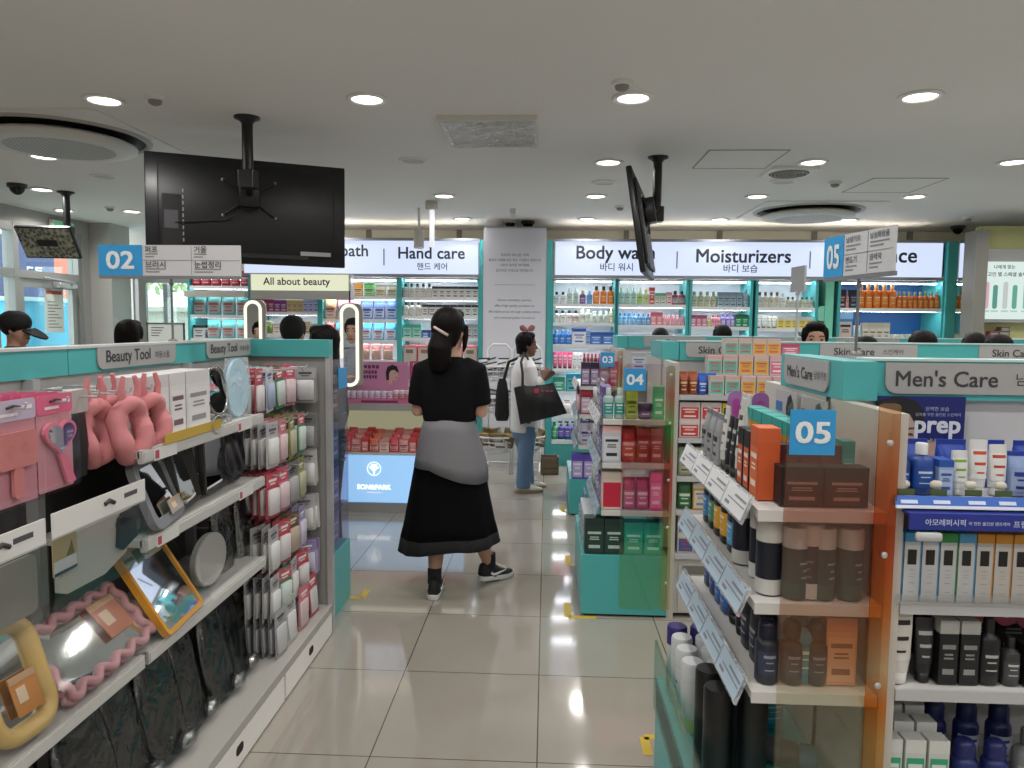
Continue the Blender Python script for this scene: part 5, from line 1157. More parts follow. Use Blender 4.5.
# bottom shelf: white green cartons, round blue caps
for rk in range(4):
    row(f"the men's care lower shelf, {ORD[rk]} rank back", [(3, 'carton', 'white green-striped', .046, .04, .15, ('#bfc3be', '#c9ccc8', '#2f9a72', '#c9d6d0'))], (.785, Y5 - .01 + .06 * rk, .45 + .012 * rk), (.945, Y5 - .01 + .06 * rk, .45 + .012 * rk), 0, True)
row("the men's care lower shelf beyond cartons", [(2, 'rollon', 'navy round-capped', .06, .055, .14, ('#1b2a6a', '#1a2460', '#b9c0cc', '#24356f')), (2, 'bottle', 'smoky clear', .065, .05, .17, ('#74777a', '#54575a', '#8a8d8e', '#98a83a')), (2, 'bottle', 'grey', .065, .05, .17, ('#5a5c5e', '#3a3c3e', '#6e7072', '#b4b4b0'))], (.96, Y5, .45), (1.4, Y5, .45), 0, True)
row("the men's care lower shelf rear rank", [(3, 'rollon', 'navy tall', .06, .055, .17, ('#18255e', '#141d50', '#aeb6c6', '#24356f'))], (.95, Y5 + .13, .45), (1.28, Y5 + .13, .45), 0, True)
# prep poster
t = wempty('poster', (.95, 1.99, 1.2), 'navy poster reading prep with a resting face and hand', 'poster')
px0, px1, pz0, pz1, py = .872, 1.1, 1.14, 1.372, 1.985
f = MB().box(px0, px1, py, py + .004, pz0, pz1).build('sheet', M('#161f66', .45), t)
hx = px0 + .085
b = MB(); b.prism([(px0, 1.36), (px0 + .06, 1.372), (px0 + .1, 1.36), (px0 + .122, 1.335), (px0 + .123, 1.3), (px0 + .115, 1.275), (px0 + .1, 1.3), (px0 + .085, 1.325), (px0, 1.33)], py - .0015, py); b.build('hair_shape', M('#141216', .6), t)
b = MB(); b.prism([(px0, 1.33), (px0 + .085, 1.325), (px0 + .1, 1.3), (px0 + .108, 1.27), (px0 + .112, 1.25), (px0 + .105, 1.235), (px0 + .1, 1.215), (px0 + .085, 1.2), (px0, 1.18)], py - .0012, py); b.build('face_shape', M('#b3968c', .6), t)
b = MB(); b.prism([(px0 + .075, 1.283), (px0 + .1, 1.286), (px0 + .102, 1.29), (px0 + .075, 1.289)], py - .002, py - .0012).prism([(px0 + .08, 1.268), (px0 + .098, 1.268), (px0 + .094, 1.275), (px0 + .083, 1.275)], py - .002, py - .0012).prism([(px0 + .082, 1.222), (px0 + .104, 1.225), (px0 + .1, 1.232)], py - .002, py - .0012); b.build('face_features', M('#4a3530', .6), t)
b = MB(); b.prism([(px0 + .098, 1.232), (px0 + .115, 1.252), (px0 + .135, 1.258), (px0 + .16, 1.252), (px0 + .19, 1.244), (px0 + .21, 1.222), (px0 + .222, 1.19), (px0 + .226, 1.17), (px0 + .18, 1.185), (px0 + .14, 1.2), (px0 + .13, 1.195), (px0 + .122, 1.185), (px0 + .116, 1.19), (px0 + .117, 1.21), (px0 + .108, 1.222)], py - .0022, py - .0012); b.build('hand_shape', M('#a98c80', .6), t)
b = MB()
for q in (((.112, .125), (1.24, 1.238)), ((.11, .122), (1.228, 1.222)), ((.12, .132), (1.247, 1.238))):
    b.prism([(px0 + q[0][0], q[1][0]), (px0 + q[0][1], q[1][1]), (px0 + q[0][1], q[1][1] + .0022), (px0 + q[0][0], q[1][0] + .0022)], py - .003, py - .0022)
b.build('finger_lines', M('#6f5248', .6), t)
lettering('prep', f, M('#cfd3e0', .5), (px0 + .158, py - .001, 1.285), width=.118, bold=.02)
for s, w, z, x in (('완벽한 보습', .06, 1.34, .155), ('남자를 위한 올인원 스킨케어', .115, 1.325, .158), ('by B.READY', .075, 1.254, .16)): lettering(s, f, M('#a9afd0', .5), (px0 + x, py - .001, z), width=w)
# aisle side of the 05 end cap
RL = -math.pi / 2
E5 = 'the number 05 end cap'
def erow(name, items, X, ya, yb, z, parts=True): return row(name, items, (X, ya, z), (X, yb, z), RL, parts, None, 'far end')
erow("end cap five's aisle top shelf", [(3, 'pouch', 'silver sachet', .07, .04, .15, ('#8b8d90', '#77797c', '#9a9c9f', '#2f3032')), (1, 'tube', 'white pointed', .05, .045, .18, ('#c0bfbb', '#3a3a3a', '#c9c8c4', '#6a6a66')), (2, 'tube', 'black slim', .045, .04, .16, ('#1b1b1d', '#131315', '#26262a', '#aeaeac')), (1, 'tube', 'white pointed black-footed', .05, .045, .22, ('#c4c3c0', '#17171a', '#cdccc8', '#3a3a3a')), (2, 'carton', 'black orange-striped', .05, .05, .15, ('#17171a', '#131316', '#c4552a', '#d9d4cc')), (1, 'carton', 'bright orange tagged', .07, .05, .17, ('#c4552a', '#c85c30', '#cf6a3c', '#e6d2c0'))], .5, 2.4, 1.74, 1.142)
erow("end cap five's top shelf rear line", [(2, 'tube', 'white slim', .05, .045, .2, ('#bdbcb9', '#35363a', '#c6c5c2', '#55565a')), (5, 'carton', 'amber orange', .085, .05, .17, ('#c98a22', '#2f9a92', '#d29a3c', '#e9dcb8'))], .6, 2.38, 1.8, 1.142)
erow("end cap five's aisle second shelf", [(1, 'bottle', 'blue-spotted black', .07, .05, .17, ('#15161b', '#0f1014', '#3a78b0', '#c4c8cc')), (1, 'bottle', 'green-labelled black', .06, .05, .17, ('#141719', '#0f1113', '#4f8a6a', '#c4c8cc')), (2, 'bottle', 'yellow-labelled black', .07, .05, .175, ('#15151a', '#101014', '#cf9a2c', '#d4d4d0')), (1, 'bottle', 'aqua-labelled navy', .075, .05, .165, ('#161b2a', '#101420', '#4f9ac4', '#c4d0d8'))], .51, 2.4, 2.0, .927)
for i, (x, y) in enumerate(((.53, 1.95), (.545, 1.84), (.53, 1.73), (.61, 1.9), (.625, 1.8), (.615, 1.71))):
    product('capcan', .062, .062, .175, ('#171b28', '#c9c8c2', '#c0c0bc', '#5a6278'), (x, y, .927), f'navy aerosol can with big white cap on the second shelf, {ORD[i]} back to front', 'white capped cans on the number 05 end cap', .3 + i, True)
erow("end cap five's aisle third shelf", [(2, 'bottle', 'navy gold-lettered', .075, .06, .17, ('#1b2a4a', '#12151f', '#2a4a86', '#b9a44a')), (2, 'bottle', 'blue steel', .07, .06, .16, ('#2a4f86', '#15171f', '#3a68a4', '#c4d0dc')), (2, 'tube', 'black red-striped', .075, .05, .17, ('#17181c', '#101115', '#8a2f34', '#c9c4c0')), (2, 'bottle', 'black big-capped', .08, .06, .18, ('#14151a', '#0e0f13', '#1f2230', '#9aa0b0'))], .52, 2.4, 1.78, .717)
row('the near third shelf of end cap five', [(3, 'rollon', 'navy clear-bodied', .062, .055, .15, ('#232735', '#12152e', '#323a4e', '#8a90a4'))], (.5, 1.69, .717), (.67, 1.69, .717), 0, True)
row('the top shelf behind the number plate', [(3, 'carton', 'dark red', .065, .05, .13, ('#5a1f24', '#4a191e', '#6f2a30', '#c9a4a0')), (1, 'carton', 'teal', .04, .05, .14, ('#2f8f8c', '#277f7c', '#46a4a0', '#dfeeec'))], (.55, 1.76, 1.142), (.73, 1.76, 1.142), 0, True)
row('the near top shelf of end cap five', [(2, 'carton', 'black wide', .1, .05, .09, ('#1d1518', '#181114', '#2a2024', '#a08a84'))], (.535, 1.69, 1.142), (.735, 1.69, 1.142), 0, True)
row('the second shelf end behind the acrylic', [(3, 'capcan', 'dark green white-topped', .06, .06, .165, ('#173a36', '#b9c4be', '#1f4a46', '#7f9a94'))], (.55, 1.675, .927), (.735, 1.675, .927), 0, True)
row('the third shelf end behind the acrylic', [(1, 'bottle', 'teal blue tall', .085, .05, .17, ('#2a7f9c', '#1f4f66', '#3f94ae', '#c4dde4')), (1, 'carton', 'peach', .07, .05, .16, ('#d29a78', '#c98a66', '#dcae92', '#8a5a40'))], (.555, 1.7, .717), (.735, 1.7, .717), 0, True)
# the guarded base tray
for i, (x, y) in enumerate([(.44 + .075 * (k % 3), 2.38 - .085 * (k // 3)) for k in range(12)]):
    c = (('#c4c8c0', '#2a2468', '#8fa04a', '#3a4a8a') if i < 3 else ('#c6c8c6', '#b9bcbe', '#b4bf7a', '#3f6a9a'))
    product('capcan', .065, .065, .21, c, (x, y, .362), f'{"purple" if i < 3 else "white"} capped spray can in the guarded base tray, {ORD[i]} from the far corner', 'spray cans in the guarded base tray', i * .7, True)
for i, (x, y) in enumerate([(.445 + .09 * (k % 2), 1.93 - .1 * (k // 2)) for k in range(4)]):
    product('capcan', .072, .07, .28, ('#161719', '#101113', '#26282b', '#b9a24a' if i % 2 else '#c4c6c8'), (x, y, .362), f'tall black can in the guarded base tray, {ORD[i]} from the far end', 'tall black cans in the base tray', i * .9, True)
product('bottle', .065, .055, .2, ('#27508f', '#1b3a70', '#3a68a8', '#c4d2e4'), (.6, 2.16, .362), 'blue bottle standing in the base tray beside tall black cans', 'products in the base tray', .2, True)
product('bottle', .075, .055, .16, ('#2f9ac0', '#257fa4', '#49aed0', '#d4ebf2'), (.68, 2.16, .362), 'aqua bottle standing in the base tray beside the blue bottle', 'products in the base tray', .2, True)
t = empty('fallen_bottle', (.63, 1.97, .398), 'dark bottle with clear cap lying on its side in the base tray', 'bottle', None)
b = MB(); b.T = Matrix.Rotation(-.35, 4, 'Z') @ Matrix.Rotation(math.pi / 2, 4, 'Y')
b.loft([(-.1, .03, .03), (-.095, .034, .034), (.06, .034, .034), (.07, .028, .028)], 0, 18); b.build('body', M('#2a2c30', .3), t)
b = MB(); b.T = Matrix.Rotation(-.35, 4, 'Z') @ Matrix.Rotation(math.pi / 2, 4, 'Y')
b.loft([(.07, .033, .033), (.11, .033, .033), (.115, .028, .028)], 0, 18); b.build('cap', M('#3f6f7f', .2), t)
b = MB(); b.T = Matrix.Rotation(-.35, 4, 'Z') @ Matrix.Rotation(math.pi / 2, 4, 'Y')
b.loft([(-.06, .0346, .0346), (.02, .0346, .0346)], 0, 18, cap=False); b.build('label', M('#4a4d52', .4), t)
# card with silhouette pictures above the end cap shelf, and the violet arch card
for i, (Y, hxx, s) in enumerate(((2.34, '#a9a7ac', 'white'), (2.1, '#a6a5a9', 'grey'))):
    t = wempty('display_card', (.752, Y, 1.27), f'{s} display card with dark hair silhouette below the wing header, {("farther", "nearer")[i]} one', 'card')
    f = MB().box(.748, .752, Y - .1, Y + .1, 1.2, 1.352).build('sheet', M(hxx, .5), t)
    b = MB(); b.prism([(Y - .085, 1.27), (Y - .075, 1.32), (Y - .05, 1.345), (Y - .025, 1.335), (Y - .01, 1.3), (Y - .02, 1.26)], .7465, .748, 0, 'x'); b.build('silhouette', M('#242326', .6), t)
    b = MB(); b.prism(rrect(Y + .03, Y + .09, 1.285, 1.315, .004), .7465, .748, 0, 'x').prism(rrect(Y + .03, Y + .085, 1.22, 1.26, .004), .7465, .748, 0, 'x'); b.build('printed_blocks', M('#3a6fa8' if i == 0 else '#3c3d42', .6), t)
for i, (y, hxx) in enumerate(((2.4, '#a878b4'), (2.34, '#9c6cac'))):
    t = wempty('arch_card', (.6, y, 1.2), f'arched lilac display card behind the amber cartons, {("rear", "front")[i]} one', 'card')
    MB().prism(rrect(.585 + .06 * i, .638 + .06 * i, 1.21, 1.345, .022, 6, (0, 0, 1, 1)), y, y + .004).build('sheet', M(hxx, .35), t)
    b = MB(); b.prism(rrect(.6 + .06 * i, .622 + .06 * i, 1.23, 1.32, .01), y - .002, y); b.build('printed_tubes', M('#b0489a', .5), t)
# ---------------- 04: skin care
SKP = (('Skin Care', -.08, None, .22), ('스킨케어', .13, None, .11))
G4 = gondola_row('skin care gondola behind men\'s care with teal header and three plates', .655, 3.9, 3.87, 4.2, (1.19, .965, .76, .58, .345), ((.78, 1.3, SKP), (1.52, 2.05, SKP), (2.38, 2.9, SKP)))
end_cap('end cap numbered 04 with rose and green film acrylic beside the aisle', .2, .29, .655, 3.86, 4.7, (1.06, .83, .575), '04', (.3, 1.355, F04, .112), F04E, .335, None, None, 4.2)
Y4 = 3.9
row('the skin care top shelf', [(2, 'pouch', 'rust orange', .09, .07, .12, ('#94431f', '#a8582c', '#7f3818', '#d9b48c')), (2, 'pouch', 'royal blue', .09, .07, .11, ('#1f4fae', '#2a62c4', '#2a5ab8', '#c4d2ec'))], (.7, Y4 + .02, 1.192), (.9, Y4 + .02, 1.192), 0, True)
for k, (z, fr_) in enumerate(((1.192, 'bottom'), (1.297, 'upper'))):
    row(f'the {fr_} skin care carton tier', [(2, 'carton', 'white teal-red', .075, .07, .1, ('#b9bdb8', '#c9a8a4', '#5fae9c', '#b85a64')), (2, 'carton', 'white orange-yellow', .075, .07, .1, ('#c4bca8', '#cdaca6', '#d2a23c', '#b85a64')), (2, 'carton', 'white rose', .075, .07, .1, ('#c4b6ba', '#cda8ae', '#cf6f8a', '#eadcdf')), (2, 'carton', 'white mint-red', .075, .07, .1, ('#bcc2bc', '#cdb0ac', '#6fb89a', '#b8505a'))], (.85, Y4 + .0 + .06 * k, z), (1.5, Y4 + .06 * k, z), 0, True)
row('the third skin care carton tier', [(2, 'carton', 'white teal-red', .075, .07, .085, ('#b9bdb8', '#c9a8a4', '#5fae9c', '#b85a64')), (2, 'carton', 'white orange-yellow', .075, .07, .085, ('#c4bca8', '#cdaca6', '#d2a23c', '#b85a64')), (1, 'carton', 'dark rose', .1, .07, .06, ('#b0566c', '#a84a62', '#c4758a', '#ecd8de'))], (.95, Y4 + .12, 1.4), (1.35, Y4 + .12, 1.4), 0, True)
RW = ('#c9bfbc', '#d2cac8', '#c43a36', '#e6dcd8')
for k, z in enumerate((.967, 1.06)):
    row(f'the skin care second shelf, {("lower", "upper")[k]} layer', [(2, 'carton', 'red white', .105, .06, .092, RW), (1, 'carton', 'yellow black-footed', .1, .06, .09, ('#c9ae2c', '#d2b83c', '#1b1b1b', '#d9d4c0')), (4, 'carton', 'pale red', .1, .06, .09, RW)], (.7, Y4, z), (1.45, Y4, z), 0, True)
row('the skin care third shelf', [(1, 'pouch', 'sage green', .075, .05, .15, ('#8a9a7a', '#7f8f70', '#a0ae92', '#8f3a34')), (2, 'carton', 'cream amber-sided', .09, .06, .15, ('#b98f4a', '#c9c0ac', '#c6beac', '#6f7a9a')), (4, 'carton', 'grey', .1, .06, .15, ('#8f9092', '#9c9d9f', '#a6a7a9', '#3f4044'))], (.7, Y4, .762), (1.4, Y4, .762), 0, True)
row('the skin care fourth shelf', [(1, 'pouch', 'dark green', .075, .05, .15, ('#1f5a2c', '#1a4f26', '#2f6a3c', '#c4d2c0')), (2, 'carton', 'cream amber-sided', .09, .06, .14, ('#b98f4a', '#c9c0ac', '#c6beac', '#6f7a9a')), (4, 'carton', 'dark red', .1, .06, .12, ('#7a2a30', '#6a2228', '#8f3f44', '#d2bcb8'))], (.7, Y4, .582), (1.4, Y4, .582), 0, True)
for k, z in enumerate((.347, .455)):
    row(f'the skin care lowest shelf, {("lower", "upper")[k]} layer', [(1, 'carton', 'white blue-waved', .085, .06, .105, ('#bfbdb8', '#c9c7c2', '#2f5a9a', '#a8443c')), (1, 'carton', ('magenta', 'steel blue')[k], .085, .06, .105, (('#a82a58', '#98224c', '#b84a70', '#e6cfd8'), ('#2a5f8a', '#22507a', '#3f7fa8', '#b04a44'))[k]), (4, 'carton', 'white', .1, .06, .1, ('#bfbdb8', '#c9c7c2', '#c9c9c6', '#6a6a68'))], (.7, Y4, z), (1.4, Y4, z), 0, True)
# end cap 04 goods (near face)
n4 = lambda k: f'the near {k} shelf of end cap four'
row(n4('base'), [(2, 'carton', 'dark green', .11, .09, .19, ('#16332b', '#132c25', '#1b3a31', '#a9bdb4')), (2, 'carton', 'bright teal', .11, .09, .17, ('#1fa08c', '#1b9080', '#2aae9a', '#bfe6de'))], (.215, 3.875, .337), (.63, 3.875, .337), 0, True)
row(n4('second'), [(1, 'carton', 'crimson framed', .12, .08, .2, ('#c4b8ac', '#b9ada0', '#b8203c', '#b8203c')), (2, 'pouch', 'magenta', .075, .06, .17, ('#b83a7a', '#a83068', '#d05a94', '#f0d2e0')), (1, 'carton', 'hot pink', .07, .05, .2, ('#e84aa0', '#f05aac', '#f27abc', '#fbe0ee'))], (.3, 3.885, .577), (.62, 3.885, .577), 0, True)
row(n4('third'), [(1, 'carton', 'pale picture', .1, .07, .19, ('#b4bcc4', '#d9b4b0', '#c6ccd2', '#26262a')), (1, 'pouch', 'scarlet', .08, .06, .19, ('#b8282c', '#a82226', '#c43c3c', '#ecd0c8')), (2, 'carton', 'dark crimson', .07, .06, .18, ('#8f1f28', '#a84a44', '#9c2c34', '#dcb4b0'))], (.3, 3.885, .832), (.62, 3.885, .832), 0, True)
row(n4('top'), [(2, 'bottle', 'clear teal-banded', .06, .05, .16, ('#8fa8a4', '#b4bcb8', '#2f8f88', '#dce6e2')), (1, 'pouch', 'yellow green', .07, .05, .17, ('#a8b43a', '#c4c44a', '#b8c45a', '#5a6a1c')), (1, 'jar', 'purple', .08, .07, .08, ('#5a2a6a', '#3f1f4c', '#7a4a8a', '#d9c4e2')), (1, 'carton', 'emerald', .06, .05, .17, ('#2fae6a', '#27a060', '#4abc80', '#dff2e6'))], (.3, 3.885, 1.062), (.62, 3.885, 1.062), 0, True)
row("end cap four's aisle base tray", [(2, 'pouch', 'blue grey', .11, .06, .2, ('#4a6f8c', '#6a8ba4', '#5f86a4', '#dbe4ea')), (4, 'carton', 'pale', .11, .06, .18, ('#a9b4b8', '#b9c2c6', '#c4ccd0', '#4a5a64'))], (.215, 4.6, .337), (.215, 3.99, .337), RL, True, None, 'far end')
for k, (z, nm) in enumerate(((.577, 'second'), (.832, 'third'), (1.062, 'top'))):
    row(f"end cap four's aisle {nm} shelf", [(2, 'card', 'silver', .1, .03, .17, ('#9fa2a6', '#b9bcc0', '#a9b0b8', '#4a4d54')), (2, 'pouch', 'pearl', .1, .05, .18, ('#b9bcc2', '#a9acb4', '#c9ccd2', '#5a4f70')), (2, 'carton', 'violet', .08, .05, .16, ('#6f5a9a', '#5f4a8c', '#8470ac', '#dfd6ee'))], (.3, 4.62, z), (.3, 3.96, z), RL, True, None, 'far end')
# ---------------- 03
G3 = gondola_row('far skin care gondola in front of the lit wall bays', .6, 4.2, 6.0, 6.33, (1.19, .9), ((.82, 1.34, SKP), (1.62, 2.14, SKP), (2.42, 2.94, SKP)), rail=True)
end_cap('end cap numbered 03 beside the aisle, farthest of the numbered ones', .2, .26, .6, 5.96, 6.8, (1.06, .83, .575), '03', (.5, 1.36, F04, .11), F04E, .3, None, None, 6.33)
n3 = lambda k: f'the near {k} shelf of end cap three'
row(n3('base'), [(2, 'carton', 'violet white', .11, .09, .2, ('#5f4aa8', '#5240a0', '#a9a0c4', '#d9d2ee')), (2, 'carton', 'lilac', .1, .09, .2, ('#8f82c0', '#4f3fa0', '#a498d0', '#e2dcf2'))], (.215, 5.975, .302), (.58, 5.975, .302), 0, False)
row(n3('second'), [(2, 'pouch', 'pearl violet', .1, .06, .2, ('#a9a8b8', '#5f5490', '#b9b8c6', '#463a78')), (2, 'carton', 'pale pink', .1, .06, .18, ('#d2aeb4', '#c99aa4', '#dcc0c4', '#a04a60'))], (.28, 5.985, .577), (.58, 5.985, .577), 0, False)
row(n3('third'), [(2, 'carton', 'plum red', .1, .07, .19, ('#7a2a3c', '#b4323c', '#b9a4b4', '#e2d2d8')), (2, 'bottle', 'grey', .08, .06, .18, ('#84868c', '#55575c', '#9a9ca2', '#3a3c40'))], (.28, 5.985, .832), (.58, 5.985, .832), 0, False)
row(n3('top'), [(2, 'carton', 'dark violet', .1, .07, .19, ('#3a2a4a', '#2f2240', '#9a8aa8', '#d6ccdf')), (1, 'carton', 'orchid pink', .11, .06, .25, ('#c060b8', '#c870c0', '#cf86c8', '#f0d8ee')), (1, 'carton', 'hot pink', .1, .06, .2, ('#d03a7a', '#c8306e', '#dc5a92', '#f4d4e2'))], (.28, 5.985, 1.062), (.58, 5.985, 1.062), 0, False)
row("end cap three's aisle middle shelf", [(3, 'card', 'silver foil', .12, .04, .2, ('#b4b6bc', '#c9cbd0', '#a9a4c0', '#4f4a70')), (3, 'pouch', 'white violet', .12, .06, .2, ('#c9c8ce', '#6a5fa4', '#d6d5da', '#4a3f80'))], (.27, 6.75, .577), (.27, 6.05, .577), RL, False, None, 'far end')
row("end cap three's aisle upper shelf", [(3, 'carton', 'red violet', .12, .06, .2, ('#8a2a3c', '#6a5fa4', '#c9b4c0', '#e6dce2')), (3, 'card', 'pale pink', .12, .04, .2, ('#d2aab8', '#dcbcc6', '#c9849c', '#8a4a60'))], (.27, 6.75, .832), (.27, 6.05, .832), RL, False, None, 'far end')
row('the far skin care gondola top shelf', [(12, 'carton', 'assorted pale', .12, .07, .14, ('#b9bdc2', '#a9adb4', '#c6cacf', '#3a5f9a'))], (.68, 6.05, 1.192), (2.4, 6.05, 1.192), 0, False)
# ---------------- overhead aisle signs on poles
def aisle_sign(label, c, L, Hh, yaw, num, cells, zbase):
    """two-sided board on a pole; the blue end is at local -x"""
    t = empty('aisle_sign', (c[0], c[1], zbase), label, 'sign', None, yaw)
    z0 = c[2] - zbase; z1 = z0 + Hh
    MB().cyl((0, 0, 0), (0, 0, z0), .0045).loft([(0, .018, .018), (.005, .018, .018), (.012, .008, .008)]).ball((0, 0, z0 - .03), .009, .009, .009).build('pole', M('#7a7a7a', .4, .5), t)
    bd = MB().box(-L / 2, L / 2, -.0119, -.003, z0, z1).build('board', M('#c4c4c7', .4), t)
    MB().box(-L / 2, L / 2, -.014, .002, z0 - .012, z0).build('bottom_rail', M('#87878a', .35, .4), t)
    xb = -L / 2 + L * .31
    p = MB().box(-L / 2, xb, -.014, -.012, z0, z1).build('number_panel', SIGNBLUE, t)
    lettering(num, p, M('#dfe6ea', .5), ((-L / 2 + xb) / 2, -.0142, z0 + Hh * .5), width=L * .2, height=Hh * .6, bold=.018)
    xm = xb + (L / 2 - xb) * .5
    b = MB().box(xb + .002, L / 2 - .003, -.0128, -.012, z0 + Hh * .5, z0 + Hh * .5 + .0015).box(xm, xm + .0015, -.0128, -.012, z0 + .004, z1 - .003)
    for i, (s, wd) in enumerate(cells):
        x = (xb if i % 2 == 0 else xm) + .012; z = z0 + Hh * (.86 if i < 2 else .37)
        lettering(s, bd, M('#55565a', .6), (x, -.0122, z), width=wd, align='L', bold=.01)
        for q in (.15, .24): b.box(x, x + wd * (1.0 if q == .15 else .7), -.0128, -.012, z - Hh * q - .002, z - Hh * q + .002)
    b.build('printed_lines', M('#7d7e82', .6), t)
    return t
a = at(100, 247, 2.85); b_ = at(242, 277, 2.85)
aisle_sign('aisle sign 02 in blue and grey on a pole above the beauty tool gondola', ((a.x + b_.x) / 2, 2.85, 1.727), .563, .118, 0, '02', (('퍼프', .05), ('거울', .05), ('브러시', .08), ('눈썹정리', .105)), HT + .006)
aisle_sign("aisle sign 05 on a pole above men's care, turned edgeways", (.905, 2.215, 1.704), .335, .122, math.radians(-79.5), '05', (('남성기초', .07), ('남성화장품', .085), ('면도기', .055), ('염색약', .055)), HT + .006)
p = at(798, 290, 4.25)
t = wempty('small_pole_sign', (p.x, 4.25, HT), 'small grey plate sign turned edgeways on a pole above skin care', 'sign')
MB().cyl((p.x, 4.25, HT), (p.x, 4.25, 1.76), .007).ball((p.x, 4.25, 1.74), .014, .014, .014).build('pole', METAL, t)
b = MB(); b.T = Matrix.Translation((p.x, 4.25, 1.82)) @ Matrix.Rotation(math.radians(-84), 4, 'Z'); b.box(-.085, .085, -.006, .006, -.07, .07); b.build('board', M('#a5a6a8', .4), t)
# ================================================================== HANGING SCREENS
def screen(label, M4, W, H, mount_pt, back_parts=True, lit=None):
    """M4: pose; local x along the width, z up, back faces local -y"""
    t = bpy.data.objects.new('hanging_screen', None); COL.objects.link(t); t.matrix_world = M4; t.empty_display_size = .2
    tag(t, label, 'screen')
    MB().rbox(-W / 2, W / 2, -.012, .022, -H / 2, H / 2, .008).build('casing', M('#1c1c20', .4), t)
    MB().box(-W / 2 + .012, W / 2 - .012, .0222, .0235, -H / 2 + .014, H / 2 - .012).build('display', lit or M('#0a0a0c', .08), t)
    if back_parts:
        MB().rbox(-W * .44, W * .44, -.03, -.011, -H * .42, H * .4, .01).build('back_shell', M('#19191c', .5), t)
        MB().box(-W * .42, -W * .33, -.0325, -.03, -H * .36, H * .12).build('port_recess', M('#0c0c0e', .6), t)
        b = MB()
        for k in range(9): b.box(-W * .325, -W * .318, -.033, -.03, -H * .32 + k * .036, -H * .32 + k * .036 + .022)
        b.build('port_marks', M('#8a8a8c', .5), t)
        MB().box(-W * .41, -W * .345, -.0345, -.0325, -H * .2, -H * .03).build('label_plate', M('#4c4c50', .4), t)
        MB().box(W * .26, W * .42, -.033, -.03, -H * .4, -H * .36).build('rating_sticker', M('#9a9a9c', .5), t)
        b = MB()
        for x in (-.15, .15):
            for z in (-.03, .18): b.ball((x, -.033, z), .01, .008, .01, 0, 8, 5)
        b.build('mount_bolts', M('#b9b9b9', .3, .6), t)
        b = MB().rbox(-.06, .06, -.1, -.03, .02, .18, .01)
        for x in (-.15, .15):
            for z in (-.03, .18): b.tube([(0, -.05, .08), (x * .5, -.042, .04 + z * .5), (x, -.037, z)], .006, n=6)
        b.tube([(-.03, -.06, .03), (-.12, -.036, -.06), (-W * .36, -.036, -.09)], .004, n=6)
        b.build('bracket', M('#131315', .4), t)
        b = MB().box(-W * .3, W * .3, -.034, -.03, -H * .44, -H * .4); b.build('cable_channel', M('#0e0e10', .5), t)
    inv = M4.inverted()
    c = V(mount_pt)
    b = MB(); q = inv @ V((c.x, c.y, CEIL))
    top, low = V((c.x, c.y, CEIL)), V((c.x, c.y, c.z))
    w = MB().lathe([(0, .07), (-.01, .07), (-.02, .045), (-.035, .032)], 0, 20)
    b.add([inv @ (V(v) + top) for v in w.v], w.f, 0, True)
    w = MB().cyl(top, low, .03)
    b.add([inv @ V(v) for v in w.v], w.f, 0, True)
    w = MB().rbox(low.x - .045, low.x + .045, low.y - .045, low.y + .045, low.z - .06, low.z + .04, .01)
    b.add([inv @ V(v) for v in w.v], w.f, 0, False)
    arm = MB().cyl(inv @ low, (0, -.06, .1), .022); b.add(arm.v, arm.f, 0, True)
    b.build('ceiling_mount', M('#121214', .4), t)
    return t
A, B = at(142.5, 150, 4.3), at(343.5, 168, 4.76); C_, D = at(146, 259, 4.3), at(347, 270, 4.76)
ctr = (A + B + C_ + D) / 4; u = (B - A).normalized(); w = (A - C_ + B - D).normalized(); w = (w - u * w.dot(u)).normalized(); n = w.cross(u)
M4 = Matrix(((u.x, n.x, w.x, ctr.x), (u.y, n.y, w.y, ctr.y), (u.z, n.z, w.z, ctr.z), (0, 0, 0, 1)))
mp = onZ(247, 117, CEIL)
screen('large black screen seen from its back, hanging over the beauty tool aisle', M4, (B - A).length, (A - C_).length, (mp.x, mp.y, 2.35))
A, B = at(629, 165, 4.55), at(640, 180, 5.45); C_ = at(644, 272, 4.55)
ctr = (B + C_) / 2 ; u = V((.23, 1, 0)).normalized(); u = V((.2, .98, 0)).normalized(); w = (A - C_).normalized(); w = (w - u * w.dot(u)).normalized(); n = w.cross(u)
ctr = (A + C_) / 2 + u * .43
n = w.cross(u)
# its back looks away from the middle of the shop (+x side)
M4 = Matrix(((u.x, n.x, w.x, ctr.x), (u.y, n.y, w.y, ctr.y), (u.z, n.z, w.z, ctr.z), (0, 0, 0, 1)))
mp = onZ(658, 157, CEIL)
screen('black screen seen almost edge on, hanging tilted over the middle aisle', M4, .86, (A - C_).length, (mp.x, mp.y, 2.31))
# small monitor by the street door
mcam = bpy.data.materials.new('camera_grid_picture'); mcam.use_nodes = True
n3_ = mcam.node_tree; b3 = n3_.nodes['Principled BSDF']; v3 = n3_.nodes.new('ShaderNodeTexVoronoi'); v3.inputs['Scale'].default_value = 34; t3 = n3_.nodes.new('ShaderNodeTexCoord')
r3 = n3_.nodes.new('ShaderNodeValToRGB'); r3.color_ramp.elements[0].color = lin('#2c2f2a'); r3.color_ramp.elements[1].color = lin('#9a9a86'); r3.color_ramp.elements[0].position = .2; r3.color_ramp.elements[1].position = .8
n3_.links.new(t3.outputs['Object'], v3.inputs['Vector']); n3_.links.new(v3.outputs['Distance'], r3.inputs[0])
for nm in ('Base Color', 'Emission Color'): n3_.links.new(r3.outputs[0], b3.inputs[nm])
b3.inputs['Emission Strength'].default_value = .12
A, B, C_, D = at(18, 226, 6.15), at(74, 227, 6.15), at(24, 256, 6.3), at(80, 258, 6.3)
